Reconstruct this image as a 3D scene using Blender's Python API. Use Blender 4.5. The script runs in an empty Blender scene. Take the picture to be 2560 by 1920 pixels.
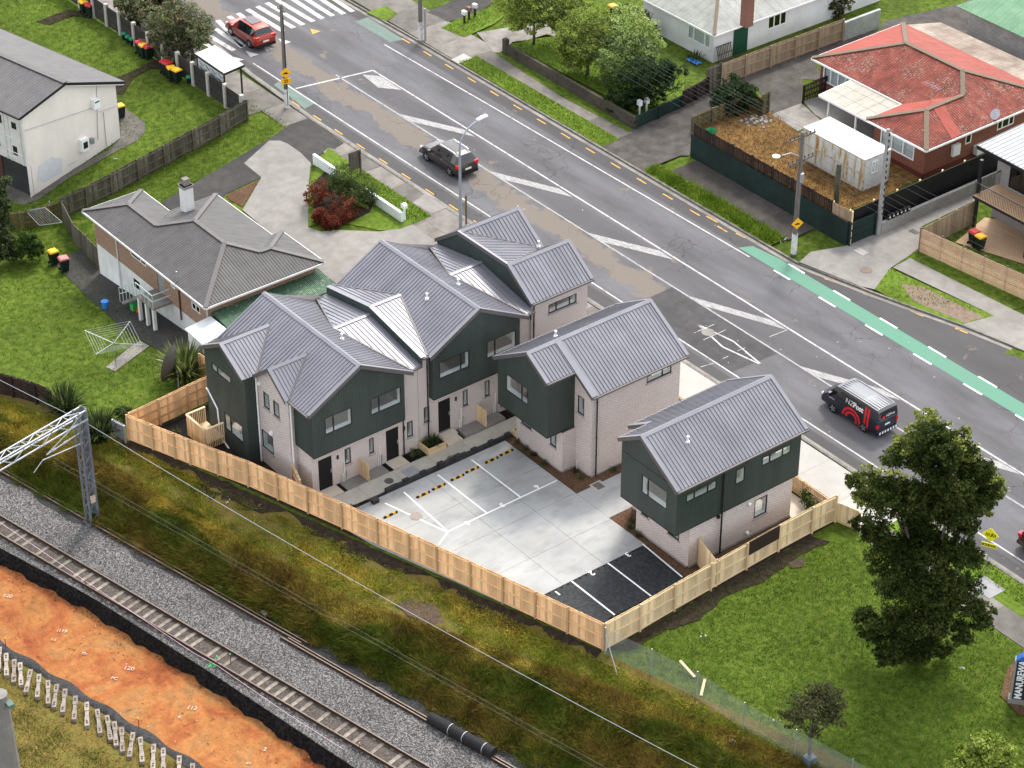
import bpy, bmesh, math, random
import numpy as np
from mathutils import Vector, Matrix
from mathutils.geometry import tessellate_polygon
random.seed(7)
RNG = np.random.default_rng(11)
scene = bpy.context.scene
COL = scene.collection
rad = math.radians

# ------------------------------------------------------------------ camera
# X runs along the street (towards the right foreground), Y across it (away from the railway)
FPX, PITCH, CAMH, CAMX, CAMY = 6060.0, rad(34.08), 81.5, 72.69, -62.82
AZ = rad(52.0)
cd = bpy.data.cameras.new('camera'); cam = bpy.data.objects.new('camera', cd); COL.objects.link(cam)
cd.sensor_width = 36.0; cd.lens = 36.0*FPX/2560.0; cd.clip_start = 1.0; cd.clip_end = 2000.0
cam.location = (CAMX, CAMY, CAMH)
cam.rotation_euler = (rad(90)-PITCH, 0, AZ)
scene.camera = cam
# ------------------------------------------------------------------ sky, sun, exposure
SUN_ELEV, SUN_AZ = rad(52), math.atan2(-0.545, 0.84)
w = bpy.data.worlds.new('World'); scene.world = w; w.use_nodes = True
wn = w.node_tree; wn.nodes.clear()
wo = wn.nodes.new('ShaderNodeOutputWorld'); wb = wn.nodes.new('ShaderNodeBackground')
sk = wn.nodes.new('ShaderNodeTexSky'); sk.sky_type = 'NISHITA'; sk.sun_disc = False
sk.sun_elevation = SUN_ELEV; sk.sun_rotation = SUN_AZ; sk.dust_density = 2.0; sk.air_density = 1.0; sk.ozone_density = 1.0
hs = wn.nodes.new('ShaderNodeHueSaturation'); hs.inputs['Saturation'].default_value = 0.22
wn.links.new(sk.outputs[0], hs.inputs['Color']); wn.links.new(hs.outputs[0], wb.inputs[0]); wb.inputs[1].default_value = 0.15
wn.links.new(wb.outputs[0], wo.inputs[0])
sl = bpy.data.lights.new('sun', 'SUN'); sl.energy = 0.95; sl.angle = rad(9); sl.color = (1.0, 0.92, 0.80)
so = bpy.data.objects.new('sun', sl); COL.objects.link(so)
sd = Vector((math.sin(SUN_AZ)*math.cos(SUN_ELEV), math.cos(SUN_AZ)*math.cos(SUN_ELEV), math.sin(SUN_ELEV)))
so.rotation_euler = sd.to_track_quat('Z', 'Y').to_euler(); so.location = (0, 0, 120)
vs = scene.view_settings
scene.display_settings.display_device = 'sRGB'
vs.view_transform = 'Standard'; vs.look = 'None'; vs.gamma = 1.0; vs.use_curve_mapping = False; vs.exposure = 1.72
scene.render.engine = 'CYCLES'

# ------------------------------------------------------------------ where a photographed point stands on the ground
_ct, _st = math.cos(PITCH), math.sin(PITCH)
def ray(px, py):
    x = (px-1280)/FPX; y = (py-960)/FPX
    f = _ct-_st*y; z = -_st-_ct*y
    ca, sa = math.cos(-AZ), math.sin(-AZ)
    return (x*ca+f*sa, -x*sa+f*ca, z)
TS = 860/2212.0
def px_of(i, j, x, y): return (850*i+x*TS, 640*j+y*TS)
def lerp(a, b, t): return a+(b-a)*t
def pl(x, pts):
    if x <= pts[0][0]: return pts[0][1]
    for (a, b), (c, d) in zip(pts, pts[1:]):
        if x <= c: return b+(d-b)*(x-a)/(c-a)
    return pts[-1][1]
# railway frame: s along the boundary fence, n across it (negative towards the tracks)
DS = (0.957027, 0.289999); DN = (-0.289999, 0.957027)
def sn(u, v): return (u*DS[0]+v*DS[1], u*DN[0]+v*DN[1])
def uv(s, n): return (s*DS[0]+n*DN[0], s*DS[1]+n*DN[1])
RAILZ = -2.0
NK = [(-60, -2.4), (-33, -2.8), (-25, -3.4), (-13.5, -4.6), (-8, -3.6), (0, -2.7), (10, -1.6), (25, -1.2), (60, -1.2)]
def n_break(s): return pl(s, NK)
def n_ball(s): return -5.25-0.068*(s+30) if s < 10 else -7.97-0.03*(s-10)
def n_trench(s): return pl(s, [(-60, -9.6), (-34, -10.1), (-26.5, -10.35), (-16.7, -11.4), (-7.2, -12.6), (30, -17)])
def n_outer(s): return pl(s, [(-60, -14.5), (-28.5, -15.5), (-21.2, -16.0), (-14.8, -16.5), (30, -20)])
def dip(u, v):          # the back yards fall away from the street on the left
    b = pl(-u, [(33, 0), (45, 0.9), (58, 2.1), (75, 2.3)])
    return -b*min(max((16.5-v)/16.0, 0), 1.05)
def zt(u, v):
    s, n = sn(u, v); z0 = dip(u, v)
    if n > -0.2: return z0
    nk, nb, nt, no = n_break(s), n_ball(s), n_trench(s), n_outer(s)
    if n > nk: return lerp(z0, max(z0-0.35, RAILZ+.5), (n+.2)/(nk+.2))
    if n > nb: return lerp(max(z0-0.35, RAILZ+.5), RAILZ, (n-nk)/(nb-nk))
    if n > nt: return RAILZ
    if n > no: return RAILZ-0.9
    return RAILZ-0.9+min(1.6, (no-n)*0.25)
def Gp(px, py, z=None, h=0.0):
    d = ray(px, py); zz = 0.0 if z is None else z
    for _ in range(1 if z is not None else 14):
        t = (zz+h-CAMH)/d[2]; u, v = CAMX+d[0]*t, CAMY+d[1]*t
        if z is None: zz = 0.5*zz+0.5*zt(u, v)
    return Vector((u, v, zz+h))
def T(i, j, x, y, z=None, h=0.0): return Gp(*px_of(i, j, x, y), z=z, h=h)
def on_u(i, j, x, y, u):
    d = ray(*px_of(i, j, x, y)); t = (u-CAMX)/d[0]; return (CAMY+d[1]*t, CAMH+d[2]*t)
def on_v(i, j, x, y, v):
    d = ray(*px_of(i, j, x, y)); t = (v-CAMY)/d[1]; return (CAMX+d[0]*t, CAMH+d[2]*t)
def z_over(i, j, x, y, p):   # height on the upright through p seen at that row
    lo, hi = -20.0, 40.0; py = px_of(i, j, x, y)[1]
    for _ in range(50):
        m = (lo+hi)/2
        dx, dy, dz = p[0]-CAMX, p[1]-CAMY, m-CAMH
        f = -dx*math.sin(AZ)+dy*math.cos(AZ)
        zc = _ct*f-_st*dz; yc = -_st*f-_ct*dz
        if 960+FPX*yc/zc > py: lo = m
        else: hi = m
    return m

# ------------------------------------------------------------------ scene helpers
def tag(o, label=None, cat=None, group=None, kind=None):
    if label: o['label'] = label
    if cat: o['category'] = cat
    if group: o['group'] = group
    if kind: o['kind'] = kind
    return o
def attach(o, parent):
    if parent is not None:
        o.parent = parent
        o.matrix_parent_inverse = Matrix.Translation(-Vector(parent.get('_o', (0, 0, 0))))
def thing(name, label, cat, loc=(0, 0, 0), group=None):
    e = bpy.data.objects.new(name, None); COL.objects.link(e); e.empty_display_size = .2
    e.location = loc; e['_o'] = tuple(loc); return tag(e, label, cat, group)
def mk(name, vs_, fs, mat, parent=None, smooth=False, kind=None):
    me = bpy.data.meshes.new(name); me.from_pydata([tuple(v) for v in vs_], [], fs)
    if mat is not None: me.materials.append(mat)
    if smooth: me.polygons.foreach_set('use_smooth', [True]*len(me.polygons))
    me.update()
    o = bpy.data.objects.new(name, me); COL.objects.link(o)
    if parent is not None: o['_o'] = (0, 0, 0); attach(o, parent)
    if kind: o['kind'] = kind
    return o
def npmesh(name, V, F, mat, parent=None, kind=None):   # V (n,3), F (m,k)
    me = bpy.data.meshes.new(name); k = F.shape[1]
    me.vertices.add(len(V)); me.vertices.foreach_set('co', np.ascontiguousarray(V, dtype=np.float32).ravel())
    me.loops.add(F.size); me.loops.foreach_set('vertex_index', np.ascontiguousarray(F, dtype=np.int32).ravel())
    me.polygons.add(len(F)); me.polygons.foreach_set('loop_start', np.arange(0, F.size, k, dtype=np.int32))
    try: me.polygons.foreach_set('loop_total', np.full(len(F), k, dtype=np.int32))
    except Exception: pass
    me.materials.append(mat); me.update(); me.validate()
    o = bpy.data.objects.new(name, me); COL.objects.link(o)
    if parent is not None: o['_o'] = (0, 0, 0); attach(o, parent)
    if kind: o['kind'] = kind
    return o
class MB:
    def __init__(s): s.v = []; s.f = []
    def add(s, vs_, fs):
        b = len(s.v); s.v += [tuple(p) for p in vs_]; s.f += [tuple(b+i for i in f) for f in fs]; return s
    def box(s, x0, x1, y0, y1, z0, z1):
        return s.add([(x0,y0,z0),(x1,y0,z0),(x1,y1,z0),(x0,y1,z0),(x0,y0,z1),(x1,y0,z1),(x1,y1,z1),(x0,y1,z1)],
                     [(0,3,2,1),(4,5,6,7),(0,1,5,4),(1,2,6,5),(2,3,7,6),(3,0,4,7)])
    def bar(s, p, q, w, h, up=(0, 0, 1)):   # beam between two points, w across, h along up
        p, q = Vector(p), Vector(q); d = (q-p).normalized(); up = Vector(up)
        if abs(d.dot(up)) > .98: up = Vector((1, 0, 0))
        sx = d.cross(up).normalized()*w/2; u2 = sx.cross(d).normalized()*h/2
        c = [p-sx-u2, p+sx-u2, p+sx+u2, p-sx+u2, q-sx-u2, q+sx-u2, q+sx+u2, q-sx+u2]
        return s.add(c, [(0,1,2,3),(7,6,5,4),(0,4,5,1),(1,5,6,2),(2,6,7,3),(3,7,4,0)])
    def tube(s, pts, r, n=6, caps=True):
        pts = [Vector(p) for p in pts]; rs = r if isinstance(r, (list, tuple)) else [r]*len(pts)
        b = len(s.v); px = None
        for i, p in enumerate(pts):
            d = (pts[min(i+1, len(pts)-1)]-pts[max(i-1, 0)]).normalized()
            if px is None:
                a = Vector((0, 0, 1)) if abs(d.z) < .9 else Vector((1, 0, 0)); px = d.cross(a).normalized()
            else: px = (px-d*px.dot(d)).normalized()
            py = d.cross(px)
            for k in range(n):
                t = 2*math.pi*k/n; q = p+(px*math.cos(t)+py*math.sin(t))*rs[i]; s.v.append(tuple(q))
        for i in range(len(pts)-1):
            for k in range(n):
                k2 = (k+1) % n
                s.f.append((b+i*n+k, b+i*n+k2, b+(i+1)*n+k2, b+(i+1)*n+k))
        if caps:
            s.f.append(tuple(b+k for k in range(n))[::-1]); e = b+(len(pts)-1)*n; s.f.append(tuple(e+k for k in range(n)))
        return s
    def lathe(s, c, prof, n=12, axis='z'):
        b = len(s.v)
        for (r, z) in prof:
            for k in range(n):
                t = 2*math.pi*k/n; a, d = r*math.cos(t), r*math.sin(t)
                s.v.append((c[0]+a, c[1]+d, c[2]+z) if axis == 'z' else (c[0]+a, c[1]+z, c[2]+d) if axis == 'y' else (c[0]+z, c[1]+a, c[2]+d))
        for i in range(len(prof)-1):
            for k in range(n):
                k2 = (k+1) % n; s.f.append((b+i*n+k, b+i*n+k2, b+(i+1)*n+k2, b+(i+1)*n+k))
        s.f.append(tuple(b+k for k in range(n))[::-1]); e = b+(len(prof)-1)*n; s.f.append(tuple(e+k for k in range(n)))
        return s
    def prism(s, poly, off):     # closed solid from a 3D polygon pushed along off
        n = len(poly); off = Vector(off)
        a = [Vector(p) for p in poly]; c = [p+off for p in a]
        return s.add(a+c, [tuple(range(n))[::-1], tuple(range(n, 2*n))]+[(i, (i+1) % n, n+(i+1) % n, n+i) for i in range(n)])
    def build(s, name, mat, parent=None, kind=None, smooth=False):
        return mk(name, s.v, s.f, mat, parent, smooth, kind)
def box(name, x0, x1, y0, y1, z0, z1, mat, parent=None): return MB().box(x0, x1, y0, y1, z0, z1).build(name, mat, parent)
def copy_tree(o, parent=None, link_children=True):
    c = o.copy(); COL.objects.link(c)
    if parent is not None: c.parent = parent
    for ch in list(o.children): copy_tree(ch, c)
    return c
def sheet(name, pts, mat, dz=0.0, kind='structure', parent=None, thick=0.0, fine=0):
    """ground sheet through the given points (Vectors), lifted by dz"""
    P = [Vector(p)+Vector((0, 0, dz)) for p in pts]
    tris = tessellate_polygon([[Vector((p.x, p.y, 0)) for p in P]])
    bm = bmesh.new(); vv = [bm.verts.new(p) for p in P]
    for t in tris:
        try:
            f = bm.faces.new([vv[i] for i in t]); f.normal_update()
            if f.normal.z < 0: f.normal_flip()
        except ValueError: pass
    if fine:
        for _ in range(fine):
            bmesh.ops.subdivide_edges(bm, edges=[e for e in bm.edges if e.calc_length() > 1.6], cuts=1, use_grid_fill=True)
            bmesh.ops.triangulate(bm, faces=bm.faces[:])
        for v in bm.verts: v.co.z = zt(v.co.x, v.co.y)+dz
    me = bpy.data.meshes.new(name); bm.to_mesh(me); bm.free(); me.materials.append(mat)
    o = bpy.data.objects.new(name, me); COL.objects.link(o); o['_o'] = (0, 0, 0)
    if parent is not None: attach(o, parent)
    if kind: o['kind'] = kind
    return o
def clip(poly, a, c, keep_less):    # convex clip of tuples on coordinate index a
    out = []
    for i in range(len(poly)):
        p, q = poly[i], poly[(i+1) % len(poly)]
        ip = (p[a] <= c+1e-9) if keep_less else (p[a] >= c-1e-9); iq = (q[a] <= c+1e-9) if keep_less else (q[a] >= c-1e-9)
        if ip: out.append(p)
        if ip != iq:
            t = (c-p[a])/(q[a]-p[a]); out.append(tuple(p[k]+(q[k]-p[k])*t for k in range(len(p))))
    return out
def text_mesh(name, s, size, mat, mtx, parent=None, extrude=0.002, align='CENTER', squash=1.0, bold=0.0):
    cu = bpy.data.curves.new(name, 'FONT'); cu.body = s; cu.size = size; cu.align_x = align; cu.align_y = 'CENTER'; cu.extrude = extrude; cu.offset = bold; cu.resolution_u = 3
    to = bpy.data.objects.new(name+'_t', cu); COL.objects.link(to)
    dg = bpy.context.evaluated_depsgraph_get(); me = bpy.data.meshes.new_from_object(to.evaluated_get(dg))
    bpy.data.objects.remove(to); me.materials.clear(); me.materials.append(mat)
    me.transform(Matrix.Diagonal((squash, 1, 1, 1))); me.transform(mtx)
    o = bpy.data.objects.new(name, me); COL.objects.link(o); o['_o'] = (0, 0, 0)
    if parent is not None: attach(o, parent)
    return o
def frame(o, x, y):       # matrix with text x axis along x, y axis along y, at o
    x = Vector(x).normalized(); y = Vector(y).normalized(); z = x.cross(y)
    return Matrix(((x.x, y.x, z.x, o[0]), (x.y, y.y, z.y, o[1]), (x.z, y.z, z.z, o[2]), (0, 0, 0, 1)))

# ------------------------------------------------------------------ materials
def _new(name):
    m = bpy.data.materials.new(name); m.use_nodes = True; nt = m.node_tree
    return m, nt, nt.nodes['Principled BSDF']
def nd(nt, t, **kw):
    n = nt.nodes.new(t)
    for k, v in kw.items():
        if k in n.inputs: n.inputs[k].default_value = v
        else: setattr(n, k, v)
    return n
def c4(c): return (c[0], c[1], c[2], 1)
def ramp(nt, fac, cols, lo=.3, hi=.7):
    r = nt.nodes.new('ShaderNodeValToRGB'); e = r.color_ramp.elements
    while len(e) < len(cols): e.new(.5)
    for i, c in enumerate(cols):
        e[i].position = lo+(hi-lo)*i/max(1, len(cols)-1); e[i].color = c4(c)
    nt.links.new(fac, r.inputs[0]); return r.outputs[0]
def mulv(nt, col, fac, lo, hi):
    mr = nd(nt, 'ShaderNodeMapRange'); mr.inputs[3].default_value = lo; mr.inputs[4].default_value = hi
    mr.inputs[1].default_value = .25; mr.inputs[2].default_value = .75
    nt.links.new(fac, mr.inputs[0])
    mx = nt.nodes.new('ShaderNodeMix'); mx.data_type = 'RGBA'; mx.blend_type = 'MULTIPLY'; mx.inputs[0].default_value = 1
    nt.links.new(col, mx.inputs[6]); nt.links.new(mr.outputs[0], mx.inputs[7]); return mx.outputs[2]
def bumpn(nt, bs, h, strength, dist=.02):
    b = nd(nt, 'ShaderNodeBump'); b.inputs['Strength'].default_value = strength; b.inputs['Distance'].default_value = dist
    nt.links.new(h, b.inputs['Height']); nt.links.new(b.outputs[0], bs.inputs['Normal']); return b
def mat(name, cols, scale=2.0, detail=8, rough=.85, bump=0.0, bscale=None, metal=0.0, spec=.3, big=None, rnd=0.0, stretch=None, lo=.3, hi=.7, isl=0.0, bd=.02):
    m, nt, bs = _new(name); bs.inputs['Roughness'].default_value = rough; bs.inputs['Metallic'].default_value = metal
    bs.inputs['Specular IOR Level'].default_value = spec
    if not isinstance(cols[0], (tuple, list)): cols = [cols]
    tc = nt.nodes.new('ShaderNodeTexCoord'); co = tc.outputs['Object']
    if stretch:
        mp = nd(nt, 'ShaderNodeMapping'); mp.inputs['Scale'].default_value = stretch; nt.links.new(co, mp.inputs[0]); co = mp.outputs[0]
    nz = nd(nt, 'ShaderNodeTexNoise', Scale=scale, Detail=detail, Roughness=.62); nt.links.new(co, nz.inputs['Vector'])
    if len(cols) > 1: col = ramp(nt, nz.outputs[0], cols, lo, hi)
    else:
        rg = nt.nodes.new('ShaderNodeRGB'); rg.outputs[0].default_value = c4(cols[0]); col = rg.outputs[0]
    if big:
        n2 = nd(nt, 'ShaderNodeTexNoise', Scale=big[0], Detail=4); nt.links.new(tc.outputs['Object'], n2.inputs['Vector'])
        col = mulv(nt, col, n2.outputs[0], 1-big[1], 1+big[1])
    if rnd:
        oi = nt.nodes.new('ShaderNodeObjectInfo'); col = mulv(nt, col, oi.outputs['Random'], 1-rnd, 1+rnd)
    if isl:
        ge = nt.nodes.new('ShaderNodeNewGeometry'); col = mulv(nt, col, ge.outputs['Random Per Island'], 1-isl, 1+isl)
    nt.links.new(col, bs.inputs['Base Color'])
    if bump:
        n3 = nd(nt, 'ShaderNodeTexNoise', Scale=bscale or scale*4, Detail=6, Roughness=.6); nt.links.new(co, n3.inputs['Vector']); bumpn(nt, bs, n3.outputs[0], bump, bd)
    m['_c'] = 1
    return m
def wallco(nt):    # in-plane coordinate of an upright wall: (x+y, z)
    tc = nt.nodes.new('ShaderNodeTexCoord'); sp = nt.nodes.new('ShaderNodeSeparateXYZ'); nt.links.new(tc.outputs['Object'], sp.inputs[0])
    ad = nd(nt, 'ShaderNodeMath', operation='ADD'); nt.links.new(sp.outputs[0], ad.inputs[0]); nt.links.new(sp.outputs[1], ad.inputs[1])
    cb = nt.nodes.new('ShaderNodeCombineXYZ'); nt.links.new(ad.outputs[0], cb.inputs[0]); nt.links.new(sp.outputs[2], cb.inputs[1])
    return tc, cb.outputs[0]
def brickmat(name, c1, c2, mortar, bw=.24, bh=.085, ms=.012, rough=.9, big=(.35, .12), dirt=None, bumps=.6):
    m, nt, bs = _new(name); bs.inputs['Roughness'].default_value = rough; bs.inputs['Specular IOR Level'].default_value = .2
    tc, co = wallco(nt)
    bt = nd(nt, 'ShaderNodeTexBrick', Scale=1.0); bt.offset = .5
    bt.inputs['Color1'].default_value = c4(c1); bt.inputs['Color2'].default_value = c4(c2); bt.inputs['Mortar'].default_value = c4(mortar)
    bt.inputs['Mortar Size'].default_value = ms; bt.inputs['Brick Width'].default_value = bw; bt.inputs['Row Height'].default_value = bh; bt.inputs['Bias'].default_value = -.2; bt.inputs['Mortar Smooth'].default_value = .2
    nt.links.new(co, bt.inputs['Vector'])
    n2 = nd(nt, 'ShaderNodeTexNoise', Scale=big[0], Detail=6); nt.links.new(tc.outputs['Object'], n2.inputs['Vector'])
    col = mulv(nt, bt.outputs[0], n2.outputs[0], 1-big[1], 1+big[1])
    n4 = nd(nt, 'ShaderNodeTexNoise', Scale=9.0, Detail=3); nt.links.new(tc.outputs['Object'], n4.inputs['Vector'])
    col = mulv(nt, col, n4.outputs[0], .9, 1.08)
    nt.links.new(col, bs.inputs['Base Color'])
    iv = nd(nt, 'ShaderNodeMath', operation='SUBTRACT'); iv.inputs[0].default_value = 1; nt.links.new(bt.outputs[1], iv.inputs[1]); bumpn(nt, bs, iv.outputs[0], bumps, .012)
    return m
def corrmat(name, cols, axis=(1, 0), pitch=.076, rough=.5, spec=.4, metal=0.0, depth=.5, scale=1.2, big=(.3, .1), lo=.35, hi=.65, spots=None, bd=.02):
    m, nt, bs = _new(name); bs.inputs['Roughness'].default_value = rough; bs.inputs['Specular IOR Level'].default_value = spec; bs.inputs['Metallic'].default_value = metal
    tc = nt.nodes.new('ShaderNodeTexCoord'); sp = nt.nodes.new('ShaderNodeSeparateXYZ'); nt.links.new(tc.outputs['Object'], sp.inputs[0])
    a = nd(nt, 'ShaderNodeMath', operation='MULTIPLY'); a.inputs[1].default_value = axis[0]*2*math.pi/pitch; nt.links.new(sp.outputs[0], a.inputs[0])
    b = nd(nt, 'ShaderNodeMath', operation='MULTIPLY_ADD'); b.inputs[1].default_value = axis[1]*2*math.pi/pitch; nt.links.new(sp.outputs[1], b.inputs[0]); nt.links.new(a.outputs[0], b.inputs[2])
    s = nd(nt, 'ShaderNodeMath', operation='SINE'); nt.links.new(b.outputs[0], s.inputs[0])
    nz = nd(nt, 'ShaderNodeTexNoise', Scale=scale, Detail=10, Roughness=.68); nt.links.new(tc.outputs['Object'], nz.inputs['Vector'])
    col = ramp(nt, nz.outputs[0], cols, lo, hi)
    if spots:
        n5 = nd(nt, 'ShaderNodeTexNoise', Scale=spots[0], Detail=5, Roughness=.7); nt.links.new(tc.outputs['Object'], n5.inputs['Vector'])
        n6 = nd(nt, 'ShaderNodeTexNoise', Scale=.55, Detail=3); nt.links.new(tc.outputs['Object'], n6.inputs['Vector'])
        am = nd(nt, 'ShaderNodeMath', operation='MULTIPLY_ADD'); am.inputs[1].default_value = .35; nt.links.new(n6.outputs[0], am.inputs[0]); nt.links.new(n5.outputs[0], am.inputs[2])
        mr = nd(nt, 'ShaderNodeMapRange'); mr.inputs[1].default_value = spots[1]; mr.inputs[2].default_value = spots[1]+.06; nt.links.new(am.outputs[0], mr.inputs[0])
        mx = nt.nodes.new('ShaderNodeMix'); mx.data_type = 'RGBA'; nt.links.new(mr.outputs[0], mx.inputs[0]); nt.links.new(col, mx.inputs[6]); mx.inputs[7].default_value = c4(spots[2]); col = mx.outputs[2]
    n2 = nd(nt, 'ShaderNodeTexNoise', Scale=big[0], Detail=4); nt.links.new(tc.outputs['Object'], n2.inputs['Vector']); col = mulv(nt, col, n2.outputs[0], 1-big[1], 1+big[1])
    ab = nd(nt, 'ShaderNodeMath', operation='MULTIPLY'); ab.inputs[1].default_value = .5; nt.links.new(s.outputs[0], ab.inputs[0])
    ac_ = nd(nt, 'ShaderNodeMath', operation='ADD'); ac_.inputs[1].default_value = .5; nt.links.new(ab.outputs[0], ac_.inputs[0]); col = mulv(nt, col, ac_.outputs[0], .86, 1.1)  # corrugation shading painted into the colour, paler crests and darker furrows
    dv = nd(nt, 'ShaderNodeMath', operation='DIVIDE'); dv.inputs[1].default_value = 2*math.pi*max(1, round(.78/pitch)); nt.links.new(b.outputs[0], dv.inputs[0])
    fr = nd(nt, 'ShaderNodeMath', operation='FRACT'); nt.links.new(dv.outputs[0], fr.inputs[0]); lt = nd(nt, 'ShaderNodeMath', operation='LESS_THAN'); lt.inputs[1].default_value = .09; nt.links.new(fr.outputs[0], lt.inputs[0])
    col = mulv(nt, col, lt.outputs[0], 1.0, .8)
    nt.links.new(col, bs.inputs['Base Color']); bumpn(nt, bs, s.outputs[0], depth, bd)
    return m
def glassmat(name, tint=(.82, .88, .88), f=1.5):
    m, nt, bs = _new(name); nt.nodes.remove(bs); out = nt.nodes['Material Output']
    tr = nd(nt, 'ShaderNodeBsdfTransparent'); tr.inputs[0].default_value = c4(tint)
    gl = nd(nt, 'ShaderNodeBsdfGlossy'); gl.inputs[0].default_value = (1, 1, 1, 1); gl.inputs['Roughness'].default_value = .03
    lw = nd(nt, 'ShaderNodeLayerWeight'); pw = nd(nt, 'ShaderNodeMath', operation='POWER'); pw.inputs[1].default_value = 5; nt.links.new(lw.outputs['Facing'], pw.inputs[0]); fr = nd(nt, 'ShaderNodeMath', operation='MULTIPLY_ADD'); fr.inputs[1].default_value = .9; fr.inputs[2].default_value = .05*f; nt.links.new(pw.outputs[0], fr.inputs[0])
    mx = nt.nodes.new('ShaderNodeMixShader'); nt.links.new(fr.outputs[0], mx.inputs[0]); nt.links.new(tr.outputs[0], mx.inputs[1]); nt.links.new(gl.outputs[0], mx.inputs[2]); nt.links.new(mx.outputs[0], out.inputs[0])
    return m
# ------------------------------------------------------------------ shared materials
WHITE = mat('white_paint', [(.74, .74, .73), (.82, .82, .81)], 1.5, rough=.5)
PVC = mat('white_plastic', (.8, .8, .8), rough=.35)
DARKM = mat('dark_aluminium', (.014, .014, .016), rough=.4, spec=.4)
GALV = mat('galvanised_steel', [(.30, .31, .33), (.42, .43, .45)], 3, rough=.45, metal=.5)
CONC = mat('grey_concrete', [(.165, .155, .142), (.235, .222, .205)], 1.3, rough=.9, big=(.25, .16), bump=.2, bscale=30)
CONC_OLD = mat('weathered_concrete', [(.13, .118, .105), (.20, .185, .168), (.25, .235, .215)], .9, rough=.95, big=(.3, .22), bump=.3, bscale=25)
CONC_NEW = mat('new_concrete', [(0.2944, 0.2852, 0.2622), (0.3496, 0.3358, 0.3128)], .8, rough=.85, big=(.2, .1), bump=.12, bscale=30)
CONC_CAR = mat('carpark_concrete', [(0.2378, 0.2429, 0.2388), (0.3289, 0.334, 0.3299), (0.2884, 0.2935, 0.2894)], .9, detail=10, rough=.75, big=(.3, .2), bump=.1, bscale=20, lo=.3, hi=.7, stretch=(1, .45, 1))
CONC_TAN = mat('tan_concrete', [(.47, .40, .32), (.55, .48, .40)], 1.2, rough=.85, big=(.3, .1))
ASPH_DK = mat('dark_asphalt', [(.032, .030, .029), (.052, .049, .046)], 1.6, rough=.95, big=(.3, .3), bump=.3, bscale=60)
ASPH_PATH = mat('brown_grey_path', [(.075, .068, .06), (.115, .105, .094), (.14, .13, .118)], 1.1, rough=.95, big=(.22, .28), bump=.3, bscale=50)
SOIL = mat('dark_soil', [(.012, .009, .006), (.032, .024, .017), (.05, .038, .026)], 3, rough=1, bump=.8, bscale=18, spec=.1, bd=.05)
MULCH_BLK = mat('black_mulch', [(.004, .004, .004), (.018, .017, .016)], 14, rough=1, bump=1, bscale=30, spec=.1)
BARK = mat('bark_mulch', [(.035, .019, .011), (.10, .056, .034), (.17, .11, .07)], 16, rough=1, bump=1, bscale=30, spec=.1, big=(.5, .25))
LAWN_COLS = [(.032, .056, .007), (.068, .105, .013), (.12, .15, .026)]
LAWN = mat('lawn_soil', LAWN_COLS, 2.4, detail=12, rough=1, big=(.16, .32), bump=.9, bscale=26, spec=.08, bd=.05)
LAWN_BR = mat('bright_verge_soil', [(0.048, 0.088, 0.0096), (0.096, 0.152, 0.0192), (0.144, 0.192, 0.032)], 3.0, detail=12, rough=1, big=(.3, .28), bump=.9, bscale=26, spec=.08, bd=.05)
BROWNG = mat('dry_brown_grass_soil', [(.05, .035, .014), (.15, .085, .03), (.22, .13, .05)], 1.8, detail=12, rough=1, big=(.25, .28), bump=1, bscale=20, spec=.08, bd=.05)
BANKM = mat('bank_soil', [(.09, .075, .022), (.15, .11, .032), (.10, .12, .025)], .9, detail=10, rough=1, big=(.2, .3), bump=1, bscale=10, spec=.05, bd=.1)

def ballast_mat():
    m, nt, bs = _new('ballast_stones'); bs.inputs['Roughness'].default_value = .9
    tc = nt.nodes.new('ShaderNodeTexCoord'); vo = nd(nt, 'ShaderNodeTexVoronoi', Scale=16.0); nt.links.new(tc.outputs['Object'], vo.inputs['Vector'])
    sx = nt.nodes.new('ShaderNodeSeparateColor'); nt.links.new(vo.outputs['Color'], sx.inputs[0])
    col = ramp(nt, sx.outputs[0], [(.022, .02, .019), (.06, .056, .055), (.115, .108, .106), (.22, .212, .208)], .05, .95)
    n2 = nd(nt, 'ShaderNodeTexNoise', Scale=.35, Detail=5); nt.links.new(tc.outputs['Object'], n2.inputs['Vector']); col = mulv(nt, col, n2.outputs[0], .75, 1.2)
    nt.links.new(col, bs.inputs['Base Color']); bumpn(nt, bs, vo.outputs['Distance'], 1.0, .06)
    return m
BALLAST = ballast_mat()
CINDER = mat('black_cinders', [(.010, .010, .011), (.035, .034, .035), (.07, .068, .07)], 9, rough=1, bump=1, bscale=20)
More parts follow.
